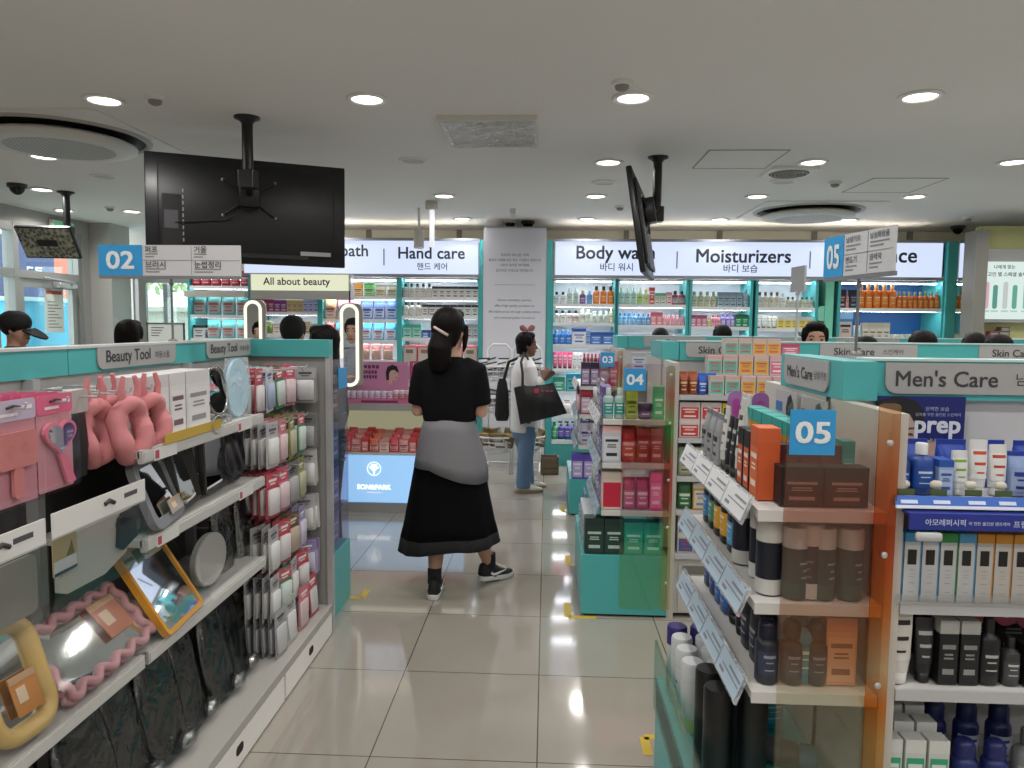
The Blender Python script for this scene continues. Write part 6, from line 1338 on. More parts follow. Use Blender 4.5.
ctr = (A + B + C_ + D) / 4; u = (B - A).normalized(); w = ((A + B) / 2 - (C_ + D) / 2); Hm = w.length; w = (w - u * w.dot(u)).normalized(); n = w.cross(u)
M4 = Matrix(((-u.x, -n.x, w.x, ctr.x), (-u.y, -n.y, w.y, ctr.y), (-u.z, -n.z, w.z, ctr.z), (0, 0, 0, 1)))
mp = onZ(53, 203, CEIL)
sm = screen('small hanging monitor showing a camera picture grid near the street door', M4, (B - A).length, Hm, (ctr.x + .02, ctr.y + .22, ctr.z + .12), False, mcam)
MB().box(-.09, .09, .0236, .0242, -.03, .03).build('message_box', M('#161616', .3), sm)

# ================================================================== LOW LIT DISPLAY UNIT (SON&PARK) AND COUNTER
DY = 5.92
dx0, dx1 = -2.75, -.62
t = DISP = wempty('display_counter', ((dx0 + dx1) / 2, DY + .3, 0), 'low display counter with blue lit panel and pink packs under the hand care bays', 'counter')
MB().box(dx0, dx1, DY + .01, DY + .62, 0, .075).build('plinth', M('#9b9894', .5), t)
MB().box(dx0, dx1, DY + .03, DY + .62, .075, .49).build('cabinet', M('#bdbab6', .5), t)
mg = bpy.data.materials.new('lit_blue_panel'); mg.use_nodes = True
ng = mg.node_tree; bg = ng.nodes['Principled BSDF']; bg.inputs['Base Color'].default_value = lin('#9fc8ee'); bg.inputs['Roughness'].default_value = .3
bg.inputs['Emission Color'].default_value = lin('#8fc0f0'); bg.inputs['Emission Strength'].default_value = .74
lp = MB().box(-1.9, -.66, DY, DY + .03, .085, .48).build('lit_panel', mg, t)
cx = at(374, 470, DY)
lettering('SON&PARK', lp, glow('#f4f9ff', 1.6), (cx.x + .0, DY - .001, at(374, 487, DY).z), width=.28, bold=.02)
b = MB()
b.tube([(cx.x + .055 * math.cos(i * math.pi / 14), DY - .002, cx.z + .01 + .055 * math.sin(i * math.pi / 14)) for i in range(28)], .003, n=6, closed=True)
b.tube([(cx.x, DY - .002, cx.z - .035), (cx.x, DY - .002, cx.z + .02)], .006, n=6)
for dx, dz in ((-.025, .02), (-.012, .038), (.012, .038), (.025, .02), (0, .028)): b.ball((cx.x + dx, DY - .002, cx.z + dz), .014, .002, .012, 0, 8, 5)
b.tube([(cx.x, DY - .002, cx.z - .01), (cx.x - .02, DY - .002, cx.z + .006)], .004, n=6).tube([(cx.x, DY - .002, cx.z - .01), (cx.x + .02, DY - .002, cx.z + .006)], .004, n=6)
b.build('tree_logo', glow('#f4f9ff', 1.4), lp)
MB().box(-.06 + cx.x, .06 + cx.x, DY - .001, DY, at(374, 493, DY).z, at(374, 492, DY).z).build('small_line', glow('#e2eefc', .9), lp)
MB().box(dx0, dx1, DY + .4, DY + .43, .49, .84).build('cream_back_panel', glow('#f3efc2', .28), t)
MB().box(dx0, dx1, DY - .02, DY + .62, .845, .9).build('counter_top', M('#a8a5a3', .4), t)
MB().box(dx0, dx1, DY - .0, DY + .42, .476, .492).build('shelf', M('#c9c7c4', .4), t)
MB().box(dx0, dx1, DY + .05, DY + .08, .838, .845).build('light_strip', glow('#fff6dc', 2.2), t)
MB().box(dx1 - .03, dx1, DY, DY + .62, .49, .845).build('end_panel', M('#bdbab6', .5), t)
MB().box(dx0, dx0 + .03, DY, DY + .62, .49, .845).build('end_panel', M('#bdbab6', .5), t)
for k in range(3):
    row(f'the lower display shelf, {ORD[k]} rank back', sum([[(1, 'pouch', 'coral red', .085, .05, .11, ('#d8705a', '#dc8a70', '#e0b8aa', '#a82a24')), (1, 'carton', 'clear pink-filled', .08, .05, .1, ('#dab4ac', '#cf968c', '#e2c6c0', '#b05a52')), (1, 'pouch', 'scarlet pink', .075, .05, .12, ('#cf4a54', '#d0606c', '#e09aa0', '#9a2430')), (1, 'pouch', 'pale pink', .085, .05, .11, ('#d89a98', '#d08480', '#e2b6b4', '#9a2a30')), (1, 'carton', 'bright red', .06, .05, .12, ('#c8343c', '#cc4a50', '#d88a8c', '#f0d6d4'))] for _ in range(3)], [])[:15],
        (-1.85, DY + .05 + .11 * k, .493 + .025 * k), (-.66, DY + .05 + .11 * k, .493 + .025 * k), 0, False)
# posters standing on the counter
def face_art(t, cx, cz, s, y, skin, hair):
    b = MB(); b.prism([(cx + s * x, cz + s * z) for x, z in ((-.5, -.55), (-.55, .1), (-.42, .55), (0, .75), (.4, .6), (.55, .2), (.5, .05), (.2, .3), (-.1, .25), (-.28, -.05), (-.25, -.55))], y - .001, y); b.build('hair_art', M(hair, .6), t)
    b = MB(); b.prism([(cx + s * x, cz + s * z) for x, z in ((-.26, -.2), (-.25, .05), (-.1, .27), (.2, .3), (.45, .1), (.5, -.1), (.55, -.22), (.48, -.28), (.45, -.45), (.25, -.6), (.0, -.55), (-.05, -.9), (-.3, -.9))], y - .002, y - .001); b.build('face_art', M(skin, .6), t)
    b = MB(); b.prism([(cx + s * x, cz + s * z) for x, z in ((.12, .02), (.3, .03), (.3, .06), (.12, .06))], y - .003, y - .002).prism([(cx + s * x, cz + s * z) for x, z in ((.25, -.36), (.45, -.34), (.4, -.29), (.28, -.3))], y - .003, y - .002); b.build('face_features', M('#6a2a34', .6), t)
PY = DY + .24
p0, p1 = at(352, 405, PY), at(408.5, 362, PY)
t = wempty('standing_poster', ((p0.x + p1.x) / 2, PY, .9), 'pink standing poster with a dark haired face on the display counter', 'poster')
f = MB().box(p0.x, p1.x, PY, PY + .01, .9, p1.z).build('sheet', M('#cf8fb4', .5), t)
face_art(t, p0.x + .345, 1.13, .1, PY, '#d9b4a8', '#1b171a')
b = MB()
for x_, z, w in ((.07, 1.17, .17), (.09, 1.125, .13), (.1, 1.085, .12)):
    for k in range(5): b.prism(rrect(p0.x + x_ + w * k / 5, p0.x + x_ + w * (k + .78) / 5, z + .004 * (k % 2), z + .03, .006), PY - .002, PY)
b.build('printed_blocks', M('#6a3a66', .6), f)
MB().prism(rrect(p0.x + .02, p0.x + .3, .925, .99, .01), PY - .002, PY).build('picture_strip', M('#b9a4c4', .5), t)
p0b, p1b = at(409.5, 405, PY), at(470, 362, PY)
t = wempty('standing_poster', ((p0b.x + p1b.x) / 2, PY, .9), 'crimson pink standing poster with white lettering beside the face poster', 'poster')
f = MB().box(p0b.x, p1b.x, PY, PY + .01, .9, p1b.z).build('sheet', M('#c04a78', .5), t)
b = MB()
lettering('매일 MADE', f, M('#edd0dc', .6), (p0b.x + .15, PY - .001, 1.2), width=.24, height=.05, bold=.02)
for i, (x, z, h) in enumerate(((.06, .98, .1), (.1, .99, .13), (.15, .97, .1), (.2, .99, .12), (.26, .97, .11))):
    b.prism(rrect(p0b.x + x, p0b.x + x + .03, z, z + h, .008), PY - .002, PY)
b.build('pictured_tubes', M('#d99ab0', .5), t)
t = wempty('tester_tray', (-1.25, DY + .05, .9), 'long pink tester tray on the front of the display counter', 'tray')
MB().box(-1.72, -.7, DY + .0, DY + .16, .9, .935).box(-1.72, -.7, DY + .14, DY + .16, .935, .96).build('tray', M('#c9719e', .45), t)
MB().box(-1.5, -1.2, DY - .0015, DY, .908, .926).build('printed_line', M('#7a2f58', .6), t)
row('the pink tester tray', [(9, 'jar', 'lilac pink lidded', .055, .05, .06, ('#c9b0c8', '#d2c4d8', '#dcc8d9', '#7a4a78')), (6, 'jar', 'rosy lidded', .055, .05, .07, ('#c97a8a', '#dcd0d4', '#d6a0ac', '#8a2f44')), (5, 'carton', 'crimson', .05, .05, .07, ('#b83a54', '#c85a70', '#cf7f90', '#ecd4da'))], (-1.7, DY + .03, .936), (-.72, DY + .03, .936), 0, False)
# arched vanity mirrors with lit rims
def arch_mirror(label, px0, px1, pyt, pyb, Y, frame, backw):
    a = at(px0, pyb, Y); b_ = at(px1, pyt, Y); w = (b_.x - a.x); h = b_.z - a.z; r = w / 2 * .98
    t = wempty('vanity_mirror', ((a.x + b_.x) / 2, Y, a.z), label, 'mirror')
    P = rrect(a.x, b_.x, a.z, b_.z, r, 8, (1, 1, 1, 1) if backw else (0, 0, 1, 1))
    MB().tube([(x, Y, z) for x, z in P], .014, 0, 8, closed=True).build('lit_rim', glow('#fff8ea', 1.1), t)
    q = MB(); q.prism(rrect(a.x + .01, b_.x - .01, a.z + .01, b_.z - .01, r - .01, 8, (1, 1, 1, 1) if backw else (0, 0, 1, 1)), Y + .0, Y + .006); q.build('mirror_glass', MIRROR, t)
    q = MB(); q.prism(rrect(a.x - .02, b_.x + .04, a.z - .0, b_.z + .02, r, 8, (0, 0, 1, 1)), Y + .008, Y + .04); q.build('back_shell', M('#9a9a90', .4), t)
    return t, a, b_
t, a, b_ = arch_mirror('tall lit rim mirror with rounded ends beside the face poster', 342, 357, 305.5, 385, 6.0, 0, True)
MB().box((a.x + b_.x) / 2 - .05, (a.x + b_.x) / 2 + .05, 6.0 + .045, 6.08, .9, a.z + .05).build('stand', M('#8f8d88', .4), t)
MB().cyl(((a.x + b_.x) / 2, 6.02, b_.z), ((a.x + b_.x) / 2, 6.02, b_.z + .12), .006).build('cord', BLACK, t)
t, a, b_ = arch_mirror('arched lit rim mirror standing before the all about beauty bay', 246, 260, 302, 352, 6.2, 0, False)
MB().box(a.x, b_.x, 6.2, 6.28, .9, a.z + .02).build('stand', M('#8f8d88', .4), t)
# ================================================================== BASKET RACK, CRATE
t = wempty('wire_rack', (-.37, 7.45, 0), 'white wire basket rack behind the two shoppers', 'rack')
RW_ = M('#d6d6d3', .35)
ra, rb = at(487, 345, 7.4), at(510, 345, 7.4); rc = at(541, 345, 7.4)
b = MB()
b.tube([(ra.x, 7.6, 0), (ra.x, 7.6, ra.z - .05), (ra.x + .05, 7.6, ra.z), (rb.x - .05, 7.6, ra.z), (rb.x, 7.6, ra.z - .05), (rb.x, 7.6, 0)], .012, n=8)
b.tube([(rb.x + .03, 7.6, 0), (rb.x + .03, 7.6, ra.z - .05), (rb.x + .08, 7.6, ra.z), (rc.x - .05, 7.6, ra.z), (rc.x, 7.6, ra.z - .05), (rc.x, 7.6, 0)], .012, n=8)
b.tube([(ra.x, 7.6, .12), (rc.x, 7.6, .12)], .01, n=6).tube([(ra.x, 7.25, .08), (ra.x, 7.6, .12)], .01, n=6).tube([(rc.x, 7.25, .08), (rc.x, 7.6, .12)], .01, n=6).tube([(ra.x, 7.25, .0), (ra.x, 7.25, .1)], .01, n=6).tube([(rc.x, 7.25, 0), (rc.x, 7.25, .1)], .01, n=6)
b.build('frame', RW_, t)
RXc = []
for (pxc, pyc, wpx) in ((494, 366, 36), (494, 397, 36), (497, 436, 40), (528, 366, 30), (530, 397, 30), (530, 436, 30)):
    c = at(pxc, pyc, 7.4); r = wpx / 2 / 740 * 7.4; RXc.append((c, r))
    b = MB()
    for rr, dz in ((r, .0), (r * .93, -.05), (r * .84, -.1), (r * .7, -.15)):
        b.tube([(c.x + rr * math.cos(i * math.pi / 12), 7.4 + .8 * rr * math.sin(i * math.pi / 12), c.z + dz) for i in range(24)], .006 if dz else .009, n=5, closed=True)
    for i in range(16):
        a_ = i * math.pi / 8
        b.tube([(c.x + r * math.cos(a_), 7.4 + .8 * r * math.sin(a_), c.z), (c.x + r * .84 * math.cos(a_), 7.4 + .67 * r * math.sin(a_), c.z - .1), (c.x + r * .4 * math.cos(a_), 7.4 + .3 * r * math.sin(a_), c.z - .155)], .004, n=4)
    b.build('basket', RW_, t)
for i, (c, r) in enumerate(RXc):
    for k in range(6):
        x = c.x + (-.55 + .55 * (k % 3)) * r; y = 7.4 + (-.35 + .5 * (k // 3)) * r
        wood = i in (2, 5)
        lb = f'{"brown wrapped" if wood else "white black-printed"} packet, {ORD[k]} in the {("top", "middle", "low")[i % 3]} basket {("behind the first shopper", "behind the second shopper")[i // 3]}'
        product('pouch', .13, .07, .13, ('#5f4f40', '#b39a3a', '#7a6856', '#c9bfae') if wood else ('#c3c4c8', '#2f3034', '#aeb0b6', '#26272b'), (x, y, c.z - .09 + .04 * (k // 3)), lb, 'packets in the wire baskets', RND.uniform(-.8, .8), False, lean=RND.uniform(-.3, .3), roll=RND.uniform(-.3, .3))
t = wempty('basket_tag', (at(500, 450, 7.1).x, 7.1, .6), 'small white price card hooked on the low wire basket', 'tag')
c = at(501, 447, 7.08); MB().box(c.x - .06, c.x + .06, 7.08, 7.084, c.z - .03, c.z + .03).build('card', M('#cfcfca', .5), t)
MB().box(c.x - .05, c.x + .04, 7.079, 7.08, c.z - .008, c.z + .008).build('printed_line', M('#4a4a48', .6), t)
cr = at(549, 470, 7.7)
t = wempty('wooden_crate', (cr.x, 7.7, 0), 'small brown slatted wooden crate on the floor beside the teal base', 'crate')
b = MB()
for k in range(3): b.box(cr.x - .1, cr.x + .1, 7.6, 7.612, .01 + .06 * k, .055 + .06 * k).box(cr.x - .1, cr.x + .1, 7.79, 7.802, .01 + .06 * k, .055 + .06 * k).box(cr.x - .1, cr.x - .088, 7.6, 7.8, .01 + .06 * k, .055 + .06 * k).box(cr.x + .088, cr.x + .1, 7.6, 7.8, .01 + .06 * k, .055 + .06 * k)
b.build('slats', M('#6f5f4c', .8, noise=.15), t)
b = MB()
for sx in (-1, 1):
    for y in (7.598, 7.804): b.box(cr.x + sx * .09 - .01, cr.x + sx * .09 + .01, y - .004, y + .004, 0, .185)
b.build('corner_posts', M('#5c4d3c', .8), t)
MB().box(cr.x - .09, cr.x + .09, 7.612, 7.79, .012, .02).build('bottom', M('#5c4d3c', .8), t)
# ================================================================== RIGHT: yellow green wall block with lit poster
gx = at(968, 300, 7.5)
struct(MB().box(gx.x + .1, XR, 7.5, 7.62, 0, 2.55).build('wall_yellow_green', M('#b9bb86', .6)))
t = wempty('grey_post', (gx.x, 7.45, 0), 'tall grey metal post at the edge of the yellow green wall', 'post')
MB().box(gx.x, gx.x + .1, 7.4, 7.62, 0, 2.5).build('post', M('#77766e', .45), t)
MB().box(gx.x - .006, gx.x + .106, 7.39, 7.4, 0, 2.5).build('face_strip', M('#8c8b83', .4), t)
q0 = at(978, 319, 7.42); q1 = at(1060, 262, 7.42)
t = wempty('lit_poster', ((q0.x + q1.x) / 2, 7.42, q0.z), 'lit white and mint poster with pictured tubes on the yellow green wall', 'poster')
MB().box(q0.x - .03, q1.x, 7.43, 7.5, q0.z - .03, q1.z + .12).build('housing', M('#a6a6a8', .4), t)
f = MB().box(q0.x, q1.x, 7.42, 7.43, q0.z, q1.z).build('lit_face', glow('#dff2ec', .85), t)
W_ = q1.x - q0.x
for i, (hx_, o) in enumerate((('#e6b4c8', .06), ('#2f9a86', .17), ('#cfd8d6', .3), ('#3fae94', .42), ('#7fcfb8', .56))):
    p = MB().prism(rrect(q0.x + W_ * o, q0.x + W_ * (o + .06), q0.z + .1, q0.z + .36 - .03 * (i % 2), .02), 7.417, 7.42).build('pictured_tube', glow(hx_, .7), f)
    MB().box(q0.x + W_ * (o - .015), q0.x + W_ * (o + .075), 7.4185, 7.4195, q0.z + .07, q0.z + .085).build('pictured_base', glow('#b9dccf', .7), f)
for s, z, w in (('피부 고민 별 스페셜 솔루션', q1.z - .12, .5), ('나에게 맞는', q1.z - .05, .2)): lettering(s, f, M('#27414a', .5), (q0.x + W_ * .3, 7.419, z), width=w, bold=.01)
for i, (a_, b__, c_, d_, hx_) in enumerate(((990, 999, 331, 338, '#8a4a52'), (999, 1010, 330, 338, '#5c4a46'), (1001, 1010, 327, 331, '#4a4a48'))):
    p0_ = at(a_, d_, 7.38); p1_ = at(b__, c_, 7.38)
    product('carton', p1_.x - p0_.x, .08, p1_.z - p0_.z, (hx_, hx_, '#8c8680', '#b9b2aa'), ((p0_.x + p1_.x) / 2, 7.42, p0_.z), ('small maroon carton on the shelf below the lit poster', 'small brown carton beside the maroon one below the lit poster', 'small grey carton on top of the brown one below the poster')[i], None)
t = wempty('poster_shelf', (gx.x + .4, 7.35, 1.38), 'white shelf with cartons below the lit poster', 'shelf')
MB().box(gx.x + .1, gx.x + 1.2, 7.3, 7.5, at(995, 338, 7.38).z - .02, at(995, 338, 7.38).z).build('board', WHITE, t)
# ================================================================== FLOOR MARKS, NOTICE STAND
YT = M('#b89c35', .6)
def floor_mark(label, c, a, b_):
    t = wempty('floor_tape_mark', (c.x, c.y, 0), label, 'floor mark', 'yellow corner tapes on the floor')
    m = MB()
    for d in (a, b_):
        x0, x1 = sorted((c.x, c.x + d[0])); y0, y1 = sorted((c.y, c.y + d[1]))
        if d[0] == 0: x0 -= .018; x1 += .018
        else: y0 -= .018; y1 += .018
        m.box(x0, x1, y0, y1, .0004, .0012)
    m.build('tape', YT, t)
floor_mark('yellow corner tape on the floor by the beauty tool end display', onZ(362, 598, 0), (-.12, 0), (0, .13))
floor_mark('yellow corner tape at the front corner of the number 04 base', onZ(568, 617, 0), (.15, 0), (0, .2))
floor_mark('yellow corner tape along the aisle side of the number 04 base', onZ(568, 565, 0), (0, .2), (.05, 0))
floor_mark('yellow corner tape by the far number 03 base', onZ(563, 512, 0), (.1, 0), (0, .25))
floor_mark('yellow corner tape nearest the camera by the number 05 base', onZ(644, 737, 0), (.08, 0), (0, -.12))
t = wempty('notice_stand', (-4.35, 8.3, 0), 'framed white notice on a stand before the bright window', 'notice')
n0, n1 = at(147, 345, 8.2), at(184, 323, 8.2)
fr_ = MB()
fr_.box(n0.x, n1.x, 8.2, 8.22, n1.z - .015, n1.z).box(n0.x, n0.x + .015, 8.2, 8.22, 1.0, n1.z).box(n1.x - .015, n1.x, 8.2, 8.22, 1.0, n1.z).box(n0.x, n1.x, 8.2, 8.22, 1.0, 1.015)
fr_.build('frame', M('#4f4f4c', .4), t)
MB().box(n0.x + .015, n1.x - .015, 8.205, 8.215, 1.015, n1.z - .015).build('sheet', M('#cfcfca', .5), t)
b = MB()
for k in range(4): b.box(n0.x + .05, n0.x + .2 - .02 * k, 8.203, 8.205, n1.z - .06 - .03 * k, n1.z - .05 - .03 * k)
b.build('printed_lines', M('#55554f', .6), t)
MB().box((n0.x + n1.x) / 2 - .015, (n0.x + n1.x) / 2 + .015, 8.205, 8.225, .02, 1.0).box((n0.x + n1.x) / 2 - .15, (n0.x + n1.x) / 2 + .15, 8.1, 8.33, 0, .02).build('stand', M('#4f4f4c', .4), t)
# ================================================================== PEOPLE
SKIN = M('#b98f78', .55); SKIN2 = M('#6a4a3c', .55)
HAIRM = bpy.data.materials.new('hair_strands'); HAIRM.use_nodes = True
_n = HAIRM.node_tree; _b = _n.nodes['Principled BSDF']; _b.inputs['Roughness'].default_value = .5
_w = _n.nodes.new('ShaderNodeTexWave'); _w.inputs['Scale'].default_value = 30; _w.inputs['Distortion'].default_value = 3; _w.bands_direction = 'X'
_t = _n.nodes.new('ShaderNodeTexCoord'); _bp = _n.nodes.new('ShaderNodeBump'); _bp.inputs['Strength'].default_value = .35; _bp.inputs['Distance'].default_value = .004
_r = _n.nodes.new('ShaderNodeValToRGB'); _b.inputs['Specular IOR Level'].default_value = .12; _r.color_ramp.elements[0].color = lin('#070505'); _r.color_ramp.elements[1].color = lin('#140d0c')
_n.links.new(_t.outputs['Object'], _w.inputs['Vector']); _n.links.new(_w.outputs['Fac'], _bp.inputs['Height']); _n.links.new(_bp.outputs[0], _b.inputs['Normal'])
_n.links.new(_w.outputs['Fac'], _r.inputs[0]); _n.links.new(_r.outputs[0], _b.inputs['Base Color'])
def melt(o, vox, it=6):
    m = o.modifiers.new('melt', 'REMESH'); m.mode = 'VOXEL'; m.voxel_size = vox; m.use_smooth_shade = True
    s = o.modifiers.new('soften', 'SMOOTH'); s.iterations = it; s.factor = .5
    return o
def basis(d, up):
    d = V(d).normalized(); up = V(up); s = d.cross(up)
    s = s.normalized() if s.length > 1e-6 else d.orthogonal().normalized()
    return d, s, s.cross(d)
def hand(m, wrist, d, up, k=1.0, curl=.5, side=1):
    """palm, four bent unequal fingers and a thumb leaving the palm's side; d = direction of the hand, up = back of the hand"""
    d, s, n = basis(d, up); w = V(wrist)
    s = s * side
    T = lambda a, b, c: w + d * (a * k) + s * (b * k) + n * (c * k)
    rs = []
    for a, hw, hh in ((0, .026, .018), (.03, .036, .017), (.07, .04, .015), (.09, .036, .012)):
        rs.append([T(a, hw * math.cos(i * math.pi / 6), hh * math.sin(i * math.pi / 6)) for i in range(12)])
    m.rings(rs, 0, True, True)
    for b, L, sp in ((-.027, .062, -.05), (-.009, .078, -.01), (.01, .072, .03), (.028, .054, .08)):
        p = [(.075, b, 0)]; ang = 0; x, z = .085, 0
        for q, f in ((0, .45), (1, .32), (2, .23)):
            ang += curl * (.35, .8, .6)[q]
            x += L * f * math.cos(ang); z -= L * f * math.sin(ang)
            p.append((x, b + sp * (x - .085), z))
        m.tube([T(*c) for c in p], [.0095 * k, .009 * k, .0082 * k, .0066 * k], n=8)
    m.tube([T(.02, -.026, 0), T(.05, -.052, -.008), T(.075, -.06, -.02), T(.095, -.058, -.03)], [.013 * k, .011 * k, .0095 * k, .0075 * k], n=8)
def head_shape(m, c, H, yaw, nod=0):
    """skull, jaw, nose, brow, ears; yaw turns the face, 0 = +y"""
    T = Matrix.Translation(c) @ Matrix.Rotation(yaw, 4, 'Z') @ Matrix.Rotation(nod, 4, 'X')
    m.T = T; k = H / 1.65
    m.ball((0, -.012 * k, .022 * k), .077 * k, .095 * k, .098 * k, 0, 20, 12)
    m.loft([(-.125 * k, .022 * k, .02 * k, 2, 0, .052 * k), (-.112 * k, .042 * k, .042 * k, 2, 0, .04 * k), (-.07 * k, .06 * k, .066 * k, 2, 0, .022 * k), (-.02 * k, .07 * k, .083 * k, 2, 0, .008 * k), (.05 * k, .072 * k, .088 * k, 2, 0, .0)], 0, 18)
    m.tube([(0, .086 * k, .0), (0, .1 * k, -.028 * k), (0, .108 * k, -.042 * k), (0, .09 * k, -.05 * k)], [.007 * k, .01 * k, .013 * k, .008 * k], n=8)
    m.tube([(-.045 * k, .068 * k, .014 * k), (-.02 * k, .086 * k, .018 * k), (.02 * k, .086 * k, .018 * k), (.045 * k, .068 * k, .014 * k)], .008 * k, n=6)
    for s in (-1, 1): m.ball((s * .078 * k, -.008 * k, -.018 * k), .01 * k, .02 * k, .032 * k, 0, 10, 7)
    m.T = None
    return T, k
def face_parts(root, T, k, skinlip='#8f4a48'):
    for nm, fn, mt in (('eyes', lambda b: [b.ball((s * .031 * k, .077 * k, -.002 * k), .014 * k, .008 * k, .007 * k, 0, 10, 6) for s in (-1, 1)], M('#1a1412', .2)),
                       ('eyebrows', lambda b: [b.tube([(s * .015 * k, .087 * k, .02 * k), (s * .032 * k, .084 * k, .025 * k), (s * .048 * k, .07 * k, .02 * k)], .004 * k, n=6) for s in (-1, 1)], M('#1d1512', .6)),
                       ('mouth', lambda b: b.tube([(-.023 * k, .083 * k, -.078 * k), (0, .093 * k, -.076 * k), (.023 * k, .083 * k, -.078 * k)], [.003 * k, .007 * k, .003 * k], n=8), M(skinlip, .4))):
        b = MB(); b.T = T; fn(b); b.build(nm, mt, root)
def base_body(root, H, skin, pose, vox=.008):
    """pose: joints in local metres; returns head transform"""
    m = MB()
    m.loft([(.46 * H, .05 * H, .05 * H), (.485 * H, .085 * H, .062 * H), (.53 * H, .096 * H, .068 * H), (.61 * H, .074 * H, .053 * H), (.72 * H, .09 * H, .063 * H), (.78 * H, .096 * H, .052 * H), (.815 * H, .056 * H, .042 * H), (.85 * H, .033 * H, .036 * H), (.9 * H, .032 * H, .036 * H)], 0, 20)
    for s, nm in ((-1, 'L'), (1, 'R')):
        sh = V((s * .096 * H, 0, .782 * H)); el, wr, hd, up = pose['arm' + nm]
        m.tube([sh * .85 + V((0, 0, .12 * H)), sh, (sh + V(el)) / 2, el, (V(el) + V(wr)) / 2, wr], [.03 * H, .034 * H, .028 * H, .023 * H, .021 * H, .0145 * H], n=12)
        hand(m, wr, hd, up, H / 1.68, pose.get('curl', .6), s)
        hip = V((s * .05 * H, 0, .5 * H)); kn, an, toe = [V(q) for q in pose['leg' + nm]]
        m.tube([hip, (hip + kn) / 2, kn, kn * .6 + an * .4, an], [.054 * H, .046 * H, .034 * H, .033 * H, .021 * H], n=14)
        m.tube([an, an + V((0, 0, -.02 * H)), an * .35 + toe * .65, toe], [.021 * H, .018 * H, .012 * H, .007 * H], n=10)
    T, k = head_shape(m, V(pose.get('head', (0, .01 * H, .925 * H))), H, pose.get('face', 0), pose.get('nod', 0))
    b = m.build('body', skin, root); melt(b, vox)
    return T, k
def shoe(root, an, toe, H, upper, sole, label=None, raise_heel=0.0, mark=None):
    """an = ankle, toe = toe tip on the ground; upper, sole, laces"""
    an, toe = V(an), V(toe); d = V((toe.x - an.x, toe.y - an.y, 0)).normalized()
    yaw = math.atan2(-d.x, d.y); z = min(toe.z, an.z)
    T = Matrix.Translation((an.x, an.y, 0)) @ Matrix.Rotation(yaw, 4, 'Z')
    L = .255; hb = -.07
    P = lambda y, w: (w, y)
    outl = [(-.078, .018), (-.066, .031), (-.03, .036), (.02, .036), (.08, .041), (.12, .043), (.16, .035), (.183, .02), (.193, .006)]
    def ring(z, gx=1.0, gy=1.0):
        pts = [(w * gx, y * gy, z + raise_heel * max(0, (.1 - y)) * 1.0) for y, w in outl] + [(-w * gx, y * gy, z + raise_heel * max(0, (.1 - y))) for y, w in reversed(outl)]
        return pts
    b = MB(); b.T = T
    b.rings([ring(.002, .94, .98), ring(.012, 1.02, 1.01), ring(.03, 1.02, 1.01)], 0, True, True); s_ = b.build('shoe_sole', sole, root)
    b = MB(); b.T = T; rs = []
    for y, w, h in ((-.072, .018, .075), (-.062, .03, .105), (-.03, .036, .112), (.01, .037, .108), (.04, .038, .092), (.08, .041, .072), (.12, .043, .058), (.155, .036, .05), (.178, .022, .042), (.188, .008, .034)):
        q = raise_heel * max(0, .1 - y)
        rs.append([(w * math.copysign(abs(math.cos(i * math.pi / 10)) ** .75, math.cos(i * math.pi / 10)), y, .024 + q + (h - .024) * math.sin(i * math.pi / 10)) for i in range(11)] + [(0, y, .024 + q)])
    b.rings(rs, 0, True, True)
    u_ = b.build('shoe_upper', upper, root)
    b = MB(); b.T = T
    for q in range(4): b.tube([(-.024, .05 + .022 * q, .085 - .009 * q + raise_heel * (.05 - .02 * q)), (0, .055 + .022 * q, .097 - .009 * q + raise_heel * (.05 - .02 * q)), (.024, .05 + .022 * q, .088 - .009 * q + raise_heel * (.05 - .02 * q))], .004, n=6)
    b.build('laces', sole if mark else upper, u_)
    if mark:
        b = MB(); b.T = T
        for sx in (-1, 1):
            x = sx * .0405
            pts = [(-.02, .045), (.0, .035), (.03, .038), (.1, .062), (.03, .05), (.005, .046), (-.01, .058)]
            b.prism([(y, z_ + raise_heel * max(0, .1 - y)) for y, z_ in pts], x - .003, x + .003, 0, 'x')
        b.build('side_mark', mark, u_)
def cap_hair(root, T, k, style='short', mat=None, vox=.007):
    m = MB(); m.T = T
    m.ball((0, -.022 * k, .032 * k), .088 * k, .104 * k, .1 * k, 0, 20, 12)
    if style in ('bob', 'long', 'tail'):
        m.loft([(-.1 * k, .07 * k, .05 * k, 2, 0, -.055 * k), (-.03 * k, .088 * k, .075 * k, 2, 0, -.04 * k), (.04 * k, .09 * k, .1 * k, 2, 0, -.022 * k)], 0, 18)
    if style == 'long':
        m.loft([(-.32 * k, .06 * k, .03 * k, 2, 0, -.085 * k), (-.2 * k, .085 * k, .045 * k, 2, 0, -.075 * k), (-.06 * k, .09 * k, .06 * k, 2, 0, -.05 * k)], 0, 18)
    m.ball((0, .03 * k, .088 * k), .07 * k, .055 * k, .04 * k, 0, 14, 8)
    for s in (-1, 1): m.ball((s * .078 * k, .01 * k, .03 * k), .016 * k, .03 * k, .06 * k, 0, 10, 7)
    o = m.build('hair', mat or HAIRM, root); melt(o, vox, 4)
    return o
